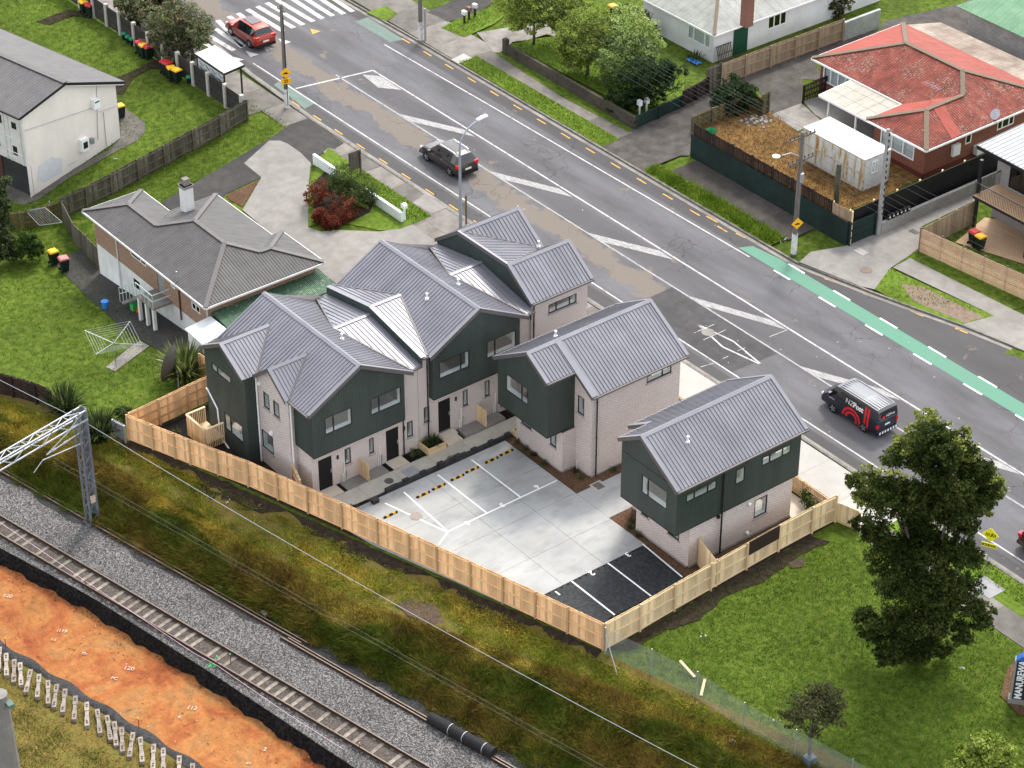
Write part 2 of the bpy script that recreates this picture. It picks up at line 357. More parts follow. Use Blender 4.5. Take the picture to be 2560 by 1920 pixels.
def clay_mat():
    m, nt, bs = _new('orange_clay'); bs.inputs['Roughness'].default_value = .9; bs.inputs['Specular IOR Level'].default_value = .2
    tc = nt.nodes.new('ShaderNodeTexCoord')
    n1 = nd(nt, 'ShaderNodeTexNoise', Scale=.28, Detail=9, Roughness=.62, Distortion=1.2); nt.links.new(tc.outputs['Object'], n1.inputs['Vector'])
    col = ramp(nt, n1.outputs[0], [(0.1872, 0.049, 0.0158), (0.288, 0.09, 0.0288), (0.3312, 0.1368, 0.0418), (0.2736, 0.144, 0.0576)], .32, .68)
    n2 = nd(nt, 'ShaderNodeTexNoise', Scale=2.6, Detail=10, Roughness=.7); nt.links.new(tc.outputs['Object'], n2.inputs['Vector']); col = mulv(nt, col, n2.outputs[0], .55, 1.3)
    n3 = nd(nt, 'ShaderNodeTexNoise', Scale=.9, Detail=8, Roughness=.7); nt.links.new(tc.outputs['Object'], n3.inputs['Vector'])
    mr = nd(nt, 'ShaderNodeMapRange'); mr.inputs[1].default_value = .66; mr.inputs[2].default_value = .72; nt.links.new(n3.outputs[0], mr.inputs[0])
    mx = nt.nodes.new('ShaderNodeMix'); mx.data_type = 'RGBA'; nt.links.new(mr.outputs[0], mx.inputs[0]); nt.links.new(col, mx.inputs[6]); mx.inputs[7].default_value = (.05, .03, .02, 1)
    nt.links.new(mx.outputs[2], bs.inputs['Base Color']); bumpn(nt, bs, n2.outputs[0], .8, .12)
    return m
CLAY = clay_mat()
def road_mat():
    m, nt, bs = _new('road_asphalt'); bs.inputs['Roughness'].default_value = .88; bs.inputs['Specular IOR Level'].default_value = .25
    tc = nt.nodes.new('ShaderNodeTexCoord'); sp = nt.nodes.new('ShaderNodeSeparateXYZ'); nt.links.new(tc.outputs['Object'], sp.inputs[0])
    mp = nd(nt, 'ShaderNodeMapping'); mp.inputs['Scale'].default_value = (.25, 1, 1); nt.links.new(tc.outputs['Object'], mp.inputs[0])
    n1 = nd(nt, 'ShaderNodeTexNoise', Scale=.55, Detail=9, Roughness=.6); nt.links.new(mp.outputs[0], n1.inputs['Vector'])
    col = ramp(nt, n1.outputs[0], [(0.0676, 0.0665, 0.0698), (0.0966, 0.0949, 0.1009), (0.1232, 0.122, 0.1294)], .3, .7)
    n2 = nd(nt, 'ShaderNodeTexNoise', Scale=24, Detail=4); nt.links.new(tc.outputs['Object'], n2.inputs['Vector']); col = mulv(nt, col, n2.outputs[0], .8, 1.2)
    # darker reseal strips beside both kerbs and in the left wheel tracks
    def band(a, b, soft):
        x = nd(nt, 'ShaderNodeMapRange'); x.interpolation_type = 'SMOOTHSTEP'; x.inputs[1].default_value = a-soft; x.inputs[2].default_value = a+soft; nt.links.new(sp.outputs[1], x.inputs[0])
        y = nd(nt, 'ShaderNodeMapRange'); y.interpolation_type = 'SMOOTHSTEP'; y.inputs[1].default_value = b-soft; y.inputs[2].default_value = b+soft; y.inputs[3].default_value = 1; y.inputs[4].default_value = 0; nt.links.new(sp.outputs[1], y.inputs[0])
        q = nd(nt, 'ShaderNodeMath', operation='MULTIPLY'); nt.links.new(x.outputs[0], q.inputs[0]); nt.links.new(y.outputs[0], q.inputs[1]); return q.outputs[0]
    def mixc(col, f, c, k=1.0):
        s = nd(nt, 'ShaderNodeMath', operation='MULTIPLY'); s.inputs[1].default_value = k; nt.links.new(f, s.inputs[0])
        mx = nt.nodes.new('ShaderNodeMix'); mx.data_type = 'RGBA'; nt.links.new(s.outputs[0], mx.inputs[0]); nt.links.new(col, mx.inputs[6]); mx.inputs[7].default_value = c4(c); return mx.outputs[2]
    col = mixc(col, band(20.5, 22.3, .08), (.052, .050, .050), .75)
    col = mixc(col, band(33.0, 41, .15), (.050, .047, .047), .7)
    col = mixc(col, band(26.7, 28.5, .3), (.062, .060, .061), .55)
    # worn tan chip surface in the near lane
    n3 = nd(nt, 'ShaderNodeTexNoise', Scale=.75, Detail=10, Roughness=.66, Distortion=.4); 
    mp2 = nd(nt, 'ShaderNodeMapping'); mp2.inputs['Scale'].default_value = (.8, .9, 1); nt.links.new(tc.outputs['Object'], mp2.inputs[0]); nt.links.new(mp2.outputs[0], n3.inputs['Vector'])
    bnd = band(24.2, 26.1, .9)
    ux = nd(nt, 'ShaderNodeMapRange'); ux.interpolation_type = 'SMOOTHSTEP'; ux.inputs[1].default_value = -26; ux.inputs[2].default_value = -21; ux.inputs[3].default_value = .30; ux.inputs[4].default_value = 0; nt.links.new(sp.outputs[0], ux.inputs[0])
    b2 = nd(nt, 'ShaderNodeMath', operation='MULTIPLY'); nt.links.new(bnd, b2.inputs[0]); nt.links.new(ux.outputs[0], b2.inputs[1])
    sm = nd(nt, 'ShaderNodeMath', operation='ADD'); nt.links.new(n3.outputs[0], sm.inputs[0]); nt.links.new(b2.outputs[0], sm.inputs[1])
    th = nd(nt, 'ShaderNodeMapRange'); th.inputs[1].default_value = .625; th.inputs[2].default_value = .675; nt.links.new(sm.outputs[0], th.inputs[0])
    col = mixc(col, th.outputs[0], (.15, .126, .104), .85)
    # cracks
    vo = nd(nt, 'ShaderNodeTexVoronoi', Scale=.5); vo.feature = 'DISTANCE_TO_EDGE'
    dn = nd(nt, 'ShaderNodeTexNoise', Scale=1.3, Detail=6); nt.links.new(tc.outputs['Object'], dn.inputs['Vector'])
    av = nd(nt, 'ShaderNodeVectorMath', operation='ADD'); nt.links.new(tc.outputs['Object'], av.inputs[0]); nt.links.new(dn.outputs['Color'], av.inputs[1]); nt.links.new(av.outputs[0], vo.inputs['Vector'])
    ck = nd(nt, 'ShaderNodeMapRange'); ck.inputs[1].default_value = .003; ck.inputs[2].default_value = .018; ck.inputs[3].default_value = 1; ck.inputs[4].default_value = 0; nt.links.new(vo.outputs['Distance'], ck.inputs[0])
    n7 = nd(nt, 'ShaderNodeTexNoise', Scale=.2, Detail=3); nt.links.new(tc.outputs['Object'], n7.inputs['Vector'])
    kk = nd(nt, 'ShaderNodeMapRange'); kk.inputs[1].default_value = .5; kk.inputs[2].default_value = .62; nt.links.new(n7.outputs[0], kk.inputs[0])
    cm_ = nd(nt, 'ShaderNodeMath', operation='MULTIPLY'); nt.links.new(ck.outputs[0], cm_.inputs[0]); nt.links.new(kk.outputs[0], cm_.inputs[1])
    col = mixc(col, cm_.outputs[0], (.03, .029, .029), .7)
    nt.links.new(col, bs.inputs['Base Color']); bumpn(nt, bs, n2.outputs[0], .25, .01)
    return m
ROADM = road_mat()
def wornpaint(name, c, under, thr=.40, sc=5.0, soft=.10, stretch=(1, 1, 1)):
    m, nt, bs = _new(name); bs.inputs['Roughness'].default_value = .8; bs.inputs['Specular IOR Level'].default_value = .2
    tc = nt.nodes.new('ShaderNodeTexCoord'); mp = nd(nt, 'ShaderNodeMapping'); mp.inputs['Scale'].default_value = stretch; nt.links.new(tc.outputs['Object'], mp.inputs[0])
    nz = nd(nt, 'ShaderNodeTexNoise', Scale=sc, Detail=8, Roughness=.7); nt.links.new(mp.outputs[0], nz.inputs['Vector'])
    mr = nd(nt, 'ShaderNodeMapRange'); mr.inputs[1].default_value = thr-soft; mr.inputs[2].default_value = thr+soft; nt.links.new(nz.outputs[0], mr.inputs[0])
    mx = nt.nodes.new('ShaderNodeMix'); mx.data_type = 'RGBA'; nt.links.new(mr.outputs[0], mx.inputs[0]); mx.inputs[6].default_value = c4(under); mx.inputs[7].default_value = c4(c)
    nt.links.new(mx.outputs[2], bs.inputs['Base Color']); return m
LINE = wornpaint('road_white', (.44, .43, .42), (.17, .165, .165), .42, 3.0)
LINE_W = wornpaint('road_white_worn', (.36, .35, .345), (.13, .128, .13), .47, 5.0, .12, (.6, 5, 1))
LINE_N = mat('fresh_white_line', [(.72, .72, .72), (.8, .8, .8)], 5, rough=.6)
YEL = wornpaint('road_yellow', (.60, .32, .05), (.14, .12, .09), .40, 4)
GREEN = wornpaint('cycle_green', (.085, .225, .155), (.11, .185, .145), .40, 1.2, .25, (.3, 2, 1))
GREEN_O = wornpaint('cycle_green_old', (.12, .19, .155), (.11, .13, .12), .5, 1.2, .2, (.5, 1.5, 1))

# ------------------------------------------------------------------ ground and railway corridor
def strip(name, fa, fb, s0, s1, ds, k, mat_, kind='structure', rough=0.0, extra=None):
    """sheet between the lines n=fa(s) and n=fb(s) following the terrain"""
    V = []; F = []; S = np.arange(s0, s1+ds*.5, ds)
    for s in S:
        a, b = fa(s), fb(s)
        for i in range(k+1):
            n = a+(b-a)*i/k; u, v = uv(s, n); e = 1e-3 if i == 0 else (-1e-3 if i == k else 0)
            z = zt(*uv(s, n-e if a > b else n+e))
            if rough and 0 < i < k: z += rough*(math.sin(s*1.7+n*2.1)*math.sin(s*.63-n*1.3)+RNG.normal()*.35)
            if extra: z += extra(s, i/k)
            V.append((u, v, z))
    m = k+1
    for r in range(len(S)-1):
        for i in range(k):
            q = (r*m+i, r*m+i+1, (r+1)*m+i+1, (r+1)*m+i); F.append(q if fa(0) < fb(0) else q[::-1])
    return mk(name, V, F, mat_, None, True, kind)
gz = lambda u, v: (dip(u, v)-.03) if not (19.0 < v < 39.0) else -.16
V = []; F = []
us = list(np.arange(-170, -34, 2.0))+list(np.arange(-34, 61, 2.0))
ns = [-.2, .6, 1.6, 3]+list(np.arange(5, 46, 2.0))+[50, 60, 80, 110, 150]
for s in us:
    for n in ns:
        u, v = uv(s, n); V.append((u, v, gz(u, v) if n > 0 else zt(u, v)-.002))
for r in range(len(us)-1):
    for i in range(len(ns)-1): a = r*len(ns)+i; b = a+len(ns); F.append((a, b, b+1, a+1))
tag(mk('ground', V, F, LAWN, None, True), kind='structure')
tag(strip('railway_bank', lambda s: -.2, n_ball, -70, 50, .6, 14, BANKM, rough=.05), kind='structure')
tag(strip('ballast_bed', n_ball, n_trench, -70, 50, 1.0, 10, BALLAST, rough=.012), kind='structure')
strip('cinder_strip', lambda s: n_ball(s)+.05+.12*math.sin(s*1.3), lambda s: n_ball(s)-.75-.2*math.sin(s*.9)-.12*math.sin(s*2.3), -70, 50, .5, 3, CINDER, extra=lambda s, t: .02)
# excavated clay with its trench face
V = []; F = []; S = np.arange(-60, 22, .35)
for s in S:
    j = .10*math.sin(s*2.3)+.07*math.sin(s*5.1+1)+RNG.normal()*.025
    nt_ = n_trench(s)
    for n, z in ((nt_+.03, RAILZ+.005), (nt_-.05+j*.4, RAILZ-.10), (nt_-.16+j*.8, RAILZ-.5+RNG.normal()*.03), (nt_-.30+j, RAILZ-.86)): u, v = uv(s, n); V.append((u, v, z))
for r in range(len(S)-1):
    for i in range(3): a = r*4+i; F.append((a, a+4, a+5, a+1))
mk('trench_face', V, F, mat('black_spoil', [(.004, .004, .004), (.012, .011, .011), (.03, .028, .027)], 6, rough=1, bump=1, bscale=14, spec=.05, bd=.06), None, True, 'structure')
strip('clay_cut', lambda s: n_trench(s)-.02, n_outer, -60, 22, .5, 14, CLAY, rough=.035)
strip('spoil_ridge', lambda s: n_outer(s)+.3+.1*math.sin(s*2.1), lambda s: n_outer(s)-.3-.1*math.sin(s*1.3), -60, 22, .25, 6, CINDER, rough=.05, extra=lambda s, t: .03+.12*math.sin(math.pi*t))
strip('far_bank', n_outer, lambda s: n_outer(s)-16, -60, 30, 1.0, 16, BANKM, rough=.05)

rs = np.random.default_rng(77); V = []; F = []
for i in range(2600):
    s_ = rs.uniform(-48, 6); f_ = rs.random()**2.2; n_ = lerp(n_trench(s_)-.3, n_outer(s_), f_); u, v = uv(s_, n_); r = rs.uniform(.012, .06)*(1.3 if f_ < .1 else .8); b = len(V); z = RAILZ-.9
    V += [(u+r*rs.normal(), v+r*rs.normal(), z-.01) for _ in range(3)]+[(u, v, z+r)]; F += [(b, b+1, b+3), (b+1, b+2, b+3), (b+2, b, b+3)]
tag(mk('spoil_crumbs', V, F, mat('clay_crumbs', [(.05, .02, .01), (.22, .09, .04), (.40, .20, .09)], 7, rough=1, isl=.4)), 'crumbs of clay and dark spoil scattered over the orange cut', 'spoil', None, 'stuff')
# ------------------------------------------------------------------ road, kerbs, markings
RZ = -.12
NK_ = [(-110, 22.6), (-73.6, 22.0), (-66.6, 21.3), (-58, 20.95), (-30, 20.95), (-8, 21.25), (60, 21.25)]
FK_ = [(-110, 33.6), (-62, 34.35), (-22, 34.5), (-16.2, 35.8), (-10, 37.45), (-5.8, 38.3), (2, 39.6), (60, 47)]
def poly_between(nearp, farp): return [Vector((u, v, 0)) for u, v in nearp]+[Vector((u, v, 0)) for u, v in reversed(farp)]
road = sheet('road', poly_between(NK_, FK_), ROADM, RZ)
def ribbon(name, pts, o0, o1, z0, z1, mat_, parent=None, kind=None):
    """solid strip along a polyline between offsets o0,o1 (to +y side), z0..z1"""
    n = len(pts); L = []
    for i, (u, v) in enumerate(pts):
        a = pts[max(i-1, 0)]; b = pts[min(i+1, n-1)]; d = Vector((b[0]-a[0], b[1]-a[1])).normalized(); m = Vector((-d.y, d.x))
        L.append([(u+m.x*o, v+m.y*o) for o in (o0, o1)])
    V = []; F = []
    for (a, b) in L: V += [(a[0], a[1], z0), (b[0], b[1], z0), (b[0], b[1], z1), (a[0], a[1], z1)]
    for i in range(n-1):
        p = 4*i; q = p+4
        for a, b in ((0, 1), (1, 2), (2, 3), (3, 0)): F.append((p+a, p+b, q+b, q+a))
    F += [(3, 2, 1, 0), (4*n-4, 4*n-3, 4*n-2, 4*n-1)]
    return mk(name, V, F, mat_, parent, False, kind)
KERBM = mat('kerb_concrete', [(.085, .078, .07), (.15, .14, .125), (.21, .195, .175)], 2.5, rough=.95, big=(.4, .25), bump=.3)
ribbon('kerb', NK_, -.16, -.01, -.3, .012, KERBM, None, 'structure')
ribbon('kerb', FK_, .01, .16, -.3, .012, KERBM, None, 'structure')
ribbon('gutter', NK_, 0, .32, -.3, RZ+.012, CONC_OLD, None, 'structure')
ribbon('gutter', FK_, -.32, 0, -.3, RZ+.012, CONC_OLD, None, 'structure')
def mark(name, pts, mat_=LINE, dz=.004, parent=road):
    return sheet(name, [Vector((u, v, 0)) for u, v in pts], mat_, RZ+dz, None, parent)
def mline(name, u0, v0, u1, v1, w_, mat_=LINE, dz=.004):
    d = Vector((u1-u0, v1-v0)).normalized(); m = Vector((-d.y, d.x))*w_/2
    return mark(name, [(u0+m.x, v0+m.y), (u1+m.x, v1+m.y), (u1-m.x, v1-m.y), (u0-m.x, v0-m.y)], mat_, dz)
mline('edge_line', -68, 22.55, 16, 22.72, .11)
mline('edge_line', -64.5, 32.1, -52, 32.35, .11); mline('edge_line', -52, 32.35, -24.5, 32.74, .11)
mline('lane_line', -62.6, 26.33, 25, 26.46, .13, LINE_W); mline('lane_line', -61.5, 28.93, 25, 28.68, .13)
mline('stop_line', -62.6, 22.75, -61.5, 28.95, .16)
mline('lane_line', -61.6, 28.9, -58.4, 26.3, .13, LINE_W, .007) if 0 else None
# worn chevron bars of the flush median
for (a, b) in [((1,0,375,735),(1,0,915,865)), ((1,0,960,1105),(1,0,1540,1250)), ((1,0,1590,1500),(1,0,2200,1650)), ((2,1,60,255),(2,1,725,460)), ((2,1,770,705),(2,1,1440,920)), ((2,1,1480,1180),(2,1,2212,1390))]:
    p = T(*a, z=RZ); q = T(*b, z=RZ); mark('chevron_bar', [(p.x, 26.42), (p.x+1.5, 26.42), (q.x, 28.62), (q.x-1.5, 28.62)], LINE_W, .008)
mark('chevron_bar', [(-61.45, 27.9), (-60.4, 28.8), (-57.6, 28.75), (-59, 27.6)], LINE_W, .008)
# arrow-like diamond and survey marks in front of the site
dia = [(2,1,115,440),(2,1,345,550),(2,1,525,700),(2,1,275,585)]
dp = [T(*q, z=RZ) for q in dia]
for a, b in zip(dp, dp[1:]+dp[:1]): mline('diamond_marking', a.x, a.y, b.x, b.y, .12, LINE, .006)
for a, b in [((90,495),(220,440)),((150,540),(295,475)),((575,520),(690,475)),((370,610),(420,590)),((275,660),(310,645)),((130,715),(215,690))]:
    p = T(2,1,*a, z=RZ); q = T(2,1,*b, z=RZ); mline('survey_mark', p.x, p.y, q.x, q.y, .05, LINE, .009)
for a, b in [((1,0,1100,1345),(1,0,1195,1345)),((1,0,1140,1320),(1,0,1175,1365))]:
    p = T(*a, z=RZ); q = T(*b, z=RZ); mline('survey_mark', p.x, p.y, q.x, q.y, .05, LINE, .009)
# yellow no-stopping dashes
for v0, us_ in ((21.42, list(np.arange(-66.5, -36, 2.72))+[-7.0, -4.6, 8.6]), (33.75, list(np.arange(-64.5, -27, 2.75)))):
    for u in us_: mline('yellow_dash', u, v0, u+1.0, v0, .1, YEL, .006)
for a, b in [((2,0,170,1390),(2,0,240,1430)),((2,0,360,1500),(2,0,420,1530)),((2,1,690,35),(2,1,745,62)),((2,1,930,145),(2,1,1000,170)),((2,1,1180,242),(2,1,1270,275)),((2,1,1480,352),(2,1,1565,388)),((2,1,1770,465),(2,1,1850,497))]:
    p = T(*a, z=RZ); q = T(*b, z=RZ); mline('yellow_dash', p.x, p.y, q.x, q.y, .1, YEL, .006)
# green cycle lane and its dashes
mark('cycle_lane', [(-25.8, 32.98), (30, 32.85), (30, 34.1), (-23.1, 34.12), (-25.4, 33.85)], GREEN, .003)
for u in np.arange(-20.8, 20, 4.15):
    mline('lane_dash', u-1.5, 32.86, u, 32.86, .13, LINE_N, .007)
    mline('lane_dash', u-1.5, 34.14, u, 34.14, .13, LINE_N, .007)
mark('cycle_lane', [tuple(T(1,0,*p, z=RZ).xy) for p in [(95,140),(200,200),(320,270),(410,255),(180,110)]], GREEN_O, .003)
mark('cycle_lane', [tuple(T(0,0,*p, z=RZ).xy) for p in [(1760,545),(1810,515),(2030,660),(1960,700),(1900,650)]], GREEN_O, .003)
# zebra crossing bars and give-way triangles
for k in range(17):
    u, v = -78.3+.02*k, 22.5+.78*k
for a, b in [((1400,130),(1565,300)),((1470,105),(1510,130)),((1530,85),(1590,130)),((1590,60),(1820,200)),((1655,40),(1890,180)),((1715,18),(1950,160)),((1780,0),(2015,138)),((1860,-20),(2075,120)),((1930,-30),(2140,102)),((2010,-40),(2212,90)),((2080,-50),(2270,75)),((2150,-60),(2330,65)),((2220,-70),(2400,55)),((1385,185),(1560,305)),((1345,230),(1505,325)),((1310,275),(1440,345))]:
    p = T(0,0,*a, z=RZ); q = T(0,0,*b, z=RZ); mline('zebra_bar', p.x, p.y, q.x, q.y, .42, LINE, .006)
for c in [(1515,375),(1612,342),(1718,305),(1822,262)]:
    p = T(0,0,*c, z=RZ); mark('give_way_triangle', [(p.x-.55, p.y-.1), (p.x+.55, p.y-.38), (p.x+.55, p.y+.38)], LINE, .006)
p = T(0,0,2018,200, z=RZ); mark('give_way_triangle', [(p.x-.5, p.y), (p.x+.35, p.y-.35), (p.x+.35, p.y+.4)], YEL, .006)
for i in range(90):
    u = RNG.uniform(-62, 14); v = RNG.uniform(21.4, 34); s_ = RNG.uniform(.02, .06)
    if RNG.random() < .5: u = RNG.uniform(-20, 14)
    a = RNG.uniform(0, 3); mline('paint_fleck', u, v, u+s_*math.cos(a)*2, v+s_*math.sin(a)*2, s_, LINE, .011)
RP = mat('reseal_patch', [(.042, .040, .041), (.062, .060, .061)], 1.5, rough=.9, big=(.4, .15), bump=.2, bscale=60)
mark('reseal_patch', [(-24.6, 22.66), (-15.2, 22.68), (-15.0, 26.38), (-24.8, 26.36)], RP, .0025); mark('reseal_patch', [(-12.5, 29.0), (-3.0, 29.0), (-3.2, 32.7), (-12.6, 32.7)], RP, .002) if 0 else None
# manhole in the near lane
mk('road_manhole', *(lambda mb: (mb.v, mb.f))(MB().lathe((*T(2,1,180,490, z=RZ).xy, RZ-.05), [(.42, 0), (.42, .058), (.05, .058)], 20)), CONC, road)

# ------------------------------------------------------------------ footpaths, verges and yards on the near side
def tsheet(name, pts, mat_, dz=.004, kind='structure', fine=2):
    return sheet(name, [T(*p) for p in pts], mat_, dz, kind, None, 0, fine)
def rect(u0, u1, v0, v1): return [Vector((u0, v0, 0)), Vector((u1, v0, 0)), Vector((u1, v1, 0)), Vector((u0, v1, 0))]
def slabs(name, u0, u1, v0, v1, du, dv, mat_, z=0.0, gap=.012, th=.12, base=True):
    """footpath of separate concrete bays"""
    st = sheet(name, rect(u0, u1, v0, v1), SOIL, z-.02)
    nu, nv = max(1, round((u1-u0)/du)), max(1, round((v1-v0)/dv)); a, b = (u1-u0)/nu, (v1-v0)/nv
    src = None
    for i in range(nu):
        for j in range(nv):
            if src is None:
                src = box('concrete_bay', 0, a-gap, 0, b-gap, -th, 0, mat_, st); me = src.data; o = src
            else:
                o = bpy.data.objects.new('concrete_bay', me); COL.objects.link(o); o.parent = st
            o.location = (u0+i*a+gap/2, v0+j*b+gap/2, z+.004*((i+j) % 2)*.3)
    return st
CONC_OLD_R = mat('weathered_path_bays', [(.10, .09, .08), (.155, .142, .128), (.19, .176, .16)], .9, rough=.95, big=(.25, .22), bump=.3, bscale=25, rnd=.22)
CONC_NEW_R = mat('new_path_bays', [(0.3128, 0.3036, 0.2806), (0.368, 0.3542, 0.3312)], .8, rough=.85, big=(.2, .08), rnd=.05)
slabs('near_footpath', -112, -61, 17.3, 20.75, 3.0, 3.45, CONC_OLD_R); slabs('near_footpath', -61, -46, 18.75, 20.75, 3.0, 2.0, CONC_OLD_R)
slabs('near_footpath', -46, -21, 16.8, 20.78, 2.6, 1.99, CONC_OLD_R)
slabs('site_footpath', -21, 1.5, 17.45, 21.0, 3.2, 3.55, CONC_NEW_R)
slabs('park_footpath', 1.5, 60, 17.2, 19.0, 3.0, 1.8, CONC_OLD_R)
sheet('park_verge', rect(1.5, 60, 19.0, 21.05), LAWN_BR, .0)
slabs('far_footpath', -112, -58.5, 34.6, 38.2, 3.2, 3.6, CONC_OLD_R)
slabs('far_footpath', -58.5, -42, 36.3, 37.75, 3.2, 1.45, CONC_OLD_R)
slabs('far_footpath', -36.2, -24.4, 36.1, 38.55, 3.0, 2.45, mat('brown_path_bays', [(.04, .035, .03), (.07, .062, .054)], 1.2, rough=.95, big=(.3, .3), rnd=.15))
sheet('far_verge', rect(-58.5, -41.8, 34.62, 36.3), LAWN_BR, .012)
sheet('far_verge', rect(-37.4, -34.2, 34.62, 36.1), LAWN_BR, .012)
sheet('far_verge', rect(-34.0, -24.6, 34.62, 36.1), LAWN_BR, .012)
DARKP = mat('dark_wet_path', [(.035, .031, .028), (.06, .053, .047), (.085, .077, .07)], 1.1, rough=.9, big=(.22, .3), bump=.3, bscale=50)
sheet('shared_drive', rect(-42, -37.4, 34.62, 38.6)+[], DARKP, .0)
sheet('shared_drive', [T(1,0,1840,900), T(1,0,2212,640), T(1,0,2330,720), T(2,0,60,1000), T(2,0,0,1000), T(1,0,1940,1100)], DARKP, .008)
def tp(i, j, *pts): return [(i, j, x, y) for x, y in pts]
tsheet('yard_path', tp(0,0,(230,140),(440,60),(500,70),(560,110),(470,100),(320,160)), SOIL, .006)
tsheet('yard_path', tp(0,0,(740,500),(860,455),(960,400),(1030,375),(1070,440),(960,440),(860,500),(820,560),(790,610),(740,600)), SOIL, .006)
tsheet('apartment_apron', tp(0,0,(205,1265),(450,1100),(700,960),(778,880),(770,700),(800,690),(930,785),(935,850),(880,905),(700,1000),(440,1145),(240,1290)), ASPH_PATH, .006)
tsheet('apartment_drive', tp(0,0,(-200,900),(0,1000),(205,1250),(235,1290),(130,1320),(0,1250),(-200,1150)), ASPH_PATH, .008)
tsheet('left_drive', tp(0,0,(1990,760),(2212,920),(2150,960),(2110,950),(2000,1050),(1840,920),(1730,905),(1570,1050),(1680,1140),(1450,1250),(1390,1330),(1085,1345),(1040,1300),(1500,1030),(1720,900),(1865,800)), ASPH_DK, .010)
tsheet('concrete_drive', tp(0,0,(1730,905),(1800,905),(1850,925),(1930,980),(2000,1050),(1985,1180),(1980,1460),(2060,1490))+tp(1,0,(0,1480),(250,1490),(370,1470),(470,1445),(640,1570))+tp(1,1,(560,0),(0,200))+tp(0,1,(1980,30))+tp(0,0,(1740,1505),(1560,1350),(1680,1140),(1570,1050)), CONC, .014)
tsheet('rubble_edge', tp(0,0,(1450,1260),(1680,1150),(1640,1200),(1560,1330),(1480,1290)), BARK, .018)
tsheet('island_lawn', tp(0,0,(1985,1180),(2110,950),(2160,980))+tp(1,0,(0,1000),(140,1090),(590,1390),(470,1440),(380,1475),(250,1482),(50,1440))+tp(0,0,(2050,1440),(1980,1460)), LAWN_BR, .018)
tsheet('island_bed', tp(0,0,(1990,1200),(2110,1090))+tp(1,0,(130,1180),(220,1300),(190,1370),(50,1435),(-80,1470),(-150,1400)), SOIL, .024)
# back yard of the brick house
tsheet('yard_concrete', tp(0,1,(330,30),(520,-40),(640,90),(800,220),(1000,300),(1310,420),(1330,600),(1080,640),(1010,600),(880,520),(750,430),(560,260),(400,100)), ASPH_DK, .010)
tsheet('line_path', tp(0,1,(680,715),(740,742),(960,580),(900,545),(820,600)), CONC_OLD, .014)
# orange-brown yard behind the green fence, drives of the far houses
tsheet('dry_yard', tp(2,0,(60,830),(240,700),(600,700),(760,860),(900,760),(1560,1140),(1250,1290),(1080,1350),(1070,1420)), BROWNG, .006)
tsheet('paved_patio', tp(2,0,(590,735),(780,665),(900,770),(760,845)), CONC_OLD, .012)
tsheet('far_drive', tp(2,0,(-330,840),(0,690),(160,590),(330,510),(1030,255),(1290,190),(1300,140),(1900,0),(2212,-60),(2212,560),(1860,270),(1440,150),(850,370),(930,520),(790,510),(780,665),(590,735),(560,700),(500,560),(260,640),(60,830),(40,1000)), DARKP, .010)
tsheet('carport_floor', tp(2,0,(790,650),(900,620),(1230,760),(1320,900),(1290,960),(960,790),(870,740)), CONC, .016)
tsheet('right_drive', tp(2,0,(840,1620),(1070,1580),(1250,1500),(1310,1440),(1920,1180),(2050,1100),(2212,1010),(2212,1060),(2050,1170),(1900,1290),(1545,1460),(1530,1600),(1480,1640))+tp(2,1,(1350,80),(1250,215),(1140,190),(760,45)), CONC, .012)
tsheet('right_footpath', tp(2,1,(1370,75),(1480,15),(2140,345),(2020,385)), CONC, .018)
tsheet('right_lawn', tp(2,1,(1480,15),(1560,-40),(2212,260),(2212,330),(2140,345)), LAWN, .014)
tsheet('right_verge', tp(2,1,(1350,80),(2020,385),(1820,440),(1400,290),(1250,215)), LAWN_BR, .014)
tsheet('worn_soil', tp(2,1,(1420,180),(1560,200),(1960,395),(1830,430),(1500,290)), mat('worn_brown_soil', [(.12, .085, .06), (.2, .15, .11)], 3, bump=.5), .020)
tsheet('right_crossing', tp(2,1,(1820,440),(2020,385),(2140,345),(2400,470),(2400,720),(2212,610)), CONC, .016)
tsheet('driveway_pavers', tp(1,0,(880,210),(1320,140),(1400,230),(1110,270),(1060,320),(1000,350)), CONC_OLD, .012)
tsheet('top_drive', tp(1,0,(560,80),(860,-60),(1060,-30),(860,100),(690,140),(640,110)), ASPH_DK, .012)
tsheet('mailbox_lawn', tp(1,0,(650,180),(720,140),(900,70),(1060,10),(1070,90),(1000,150),(800,240)), LAWN_BR, .022)
tsheet('front_garden', tp(1,0,(1100,290),(1330,220),(1700,330),(2212,400),(2212,620),(1900,720)), LAWN_BR, .012)
tsheet('fence_strip_lawn', tp(1,0,(990,340),(1060,335),(1880,830),(1860,850),(1420,620)), LAWN, .022)
tsheet('crossing_slab', tp(1,0,(715,385),(795,345),(850,375),(760,410)), CONC_NEW, .026)
tsheet('crossing_slab', tp(1,0,(465,1305),(545,1250),(690,1335),(590,1375)), CONC, .020)
tsheet('weedy_verge', tp(1,0,(170,80),(300,40),(370,90),(300,140)), LAWN_BR, .026)

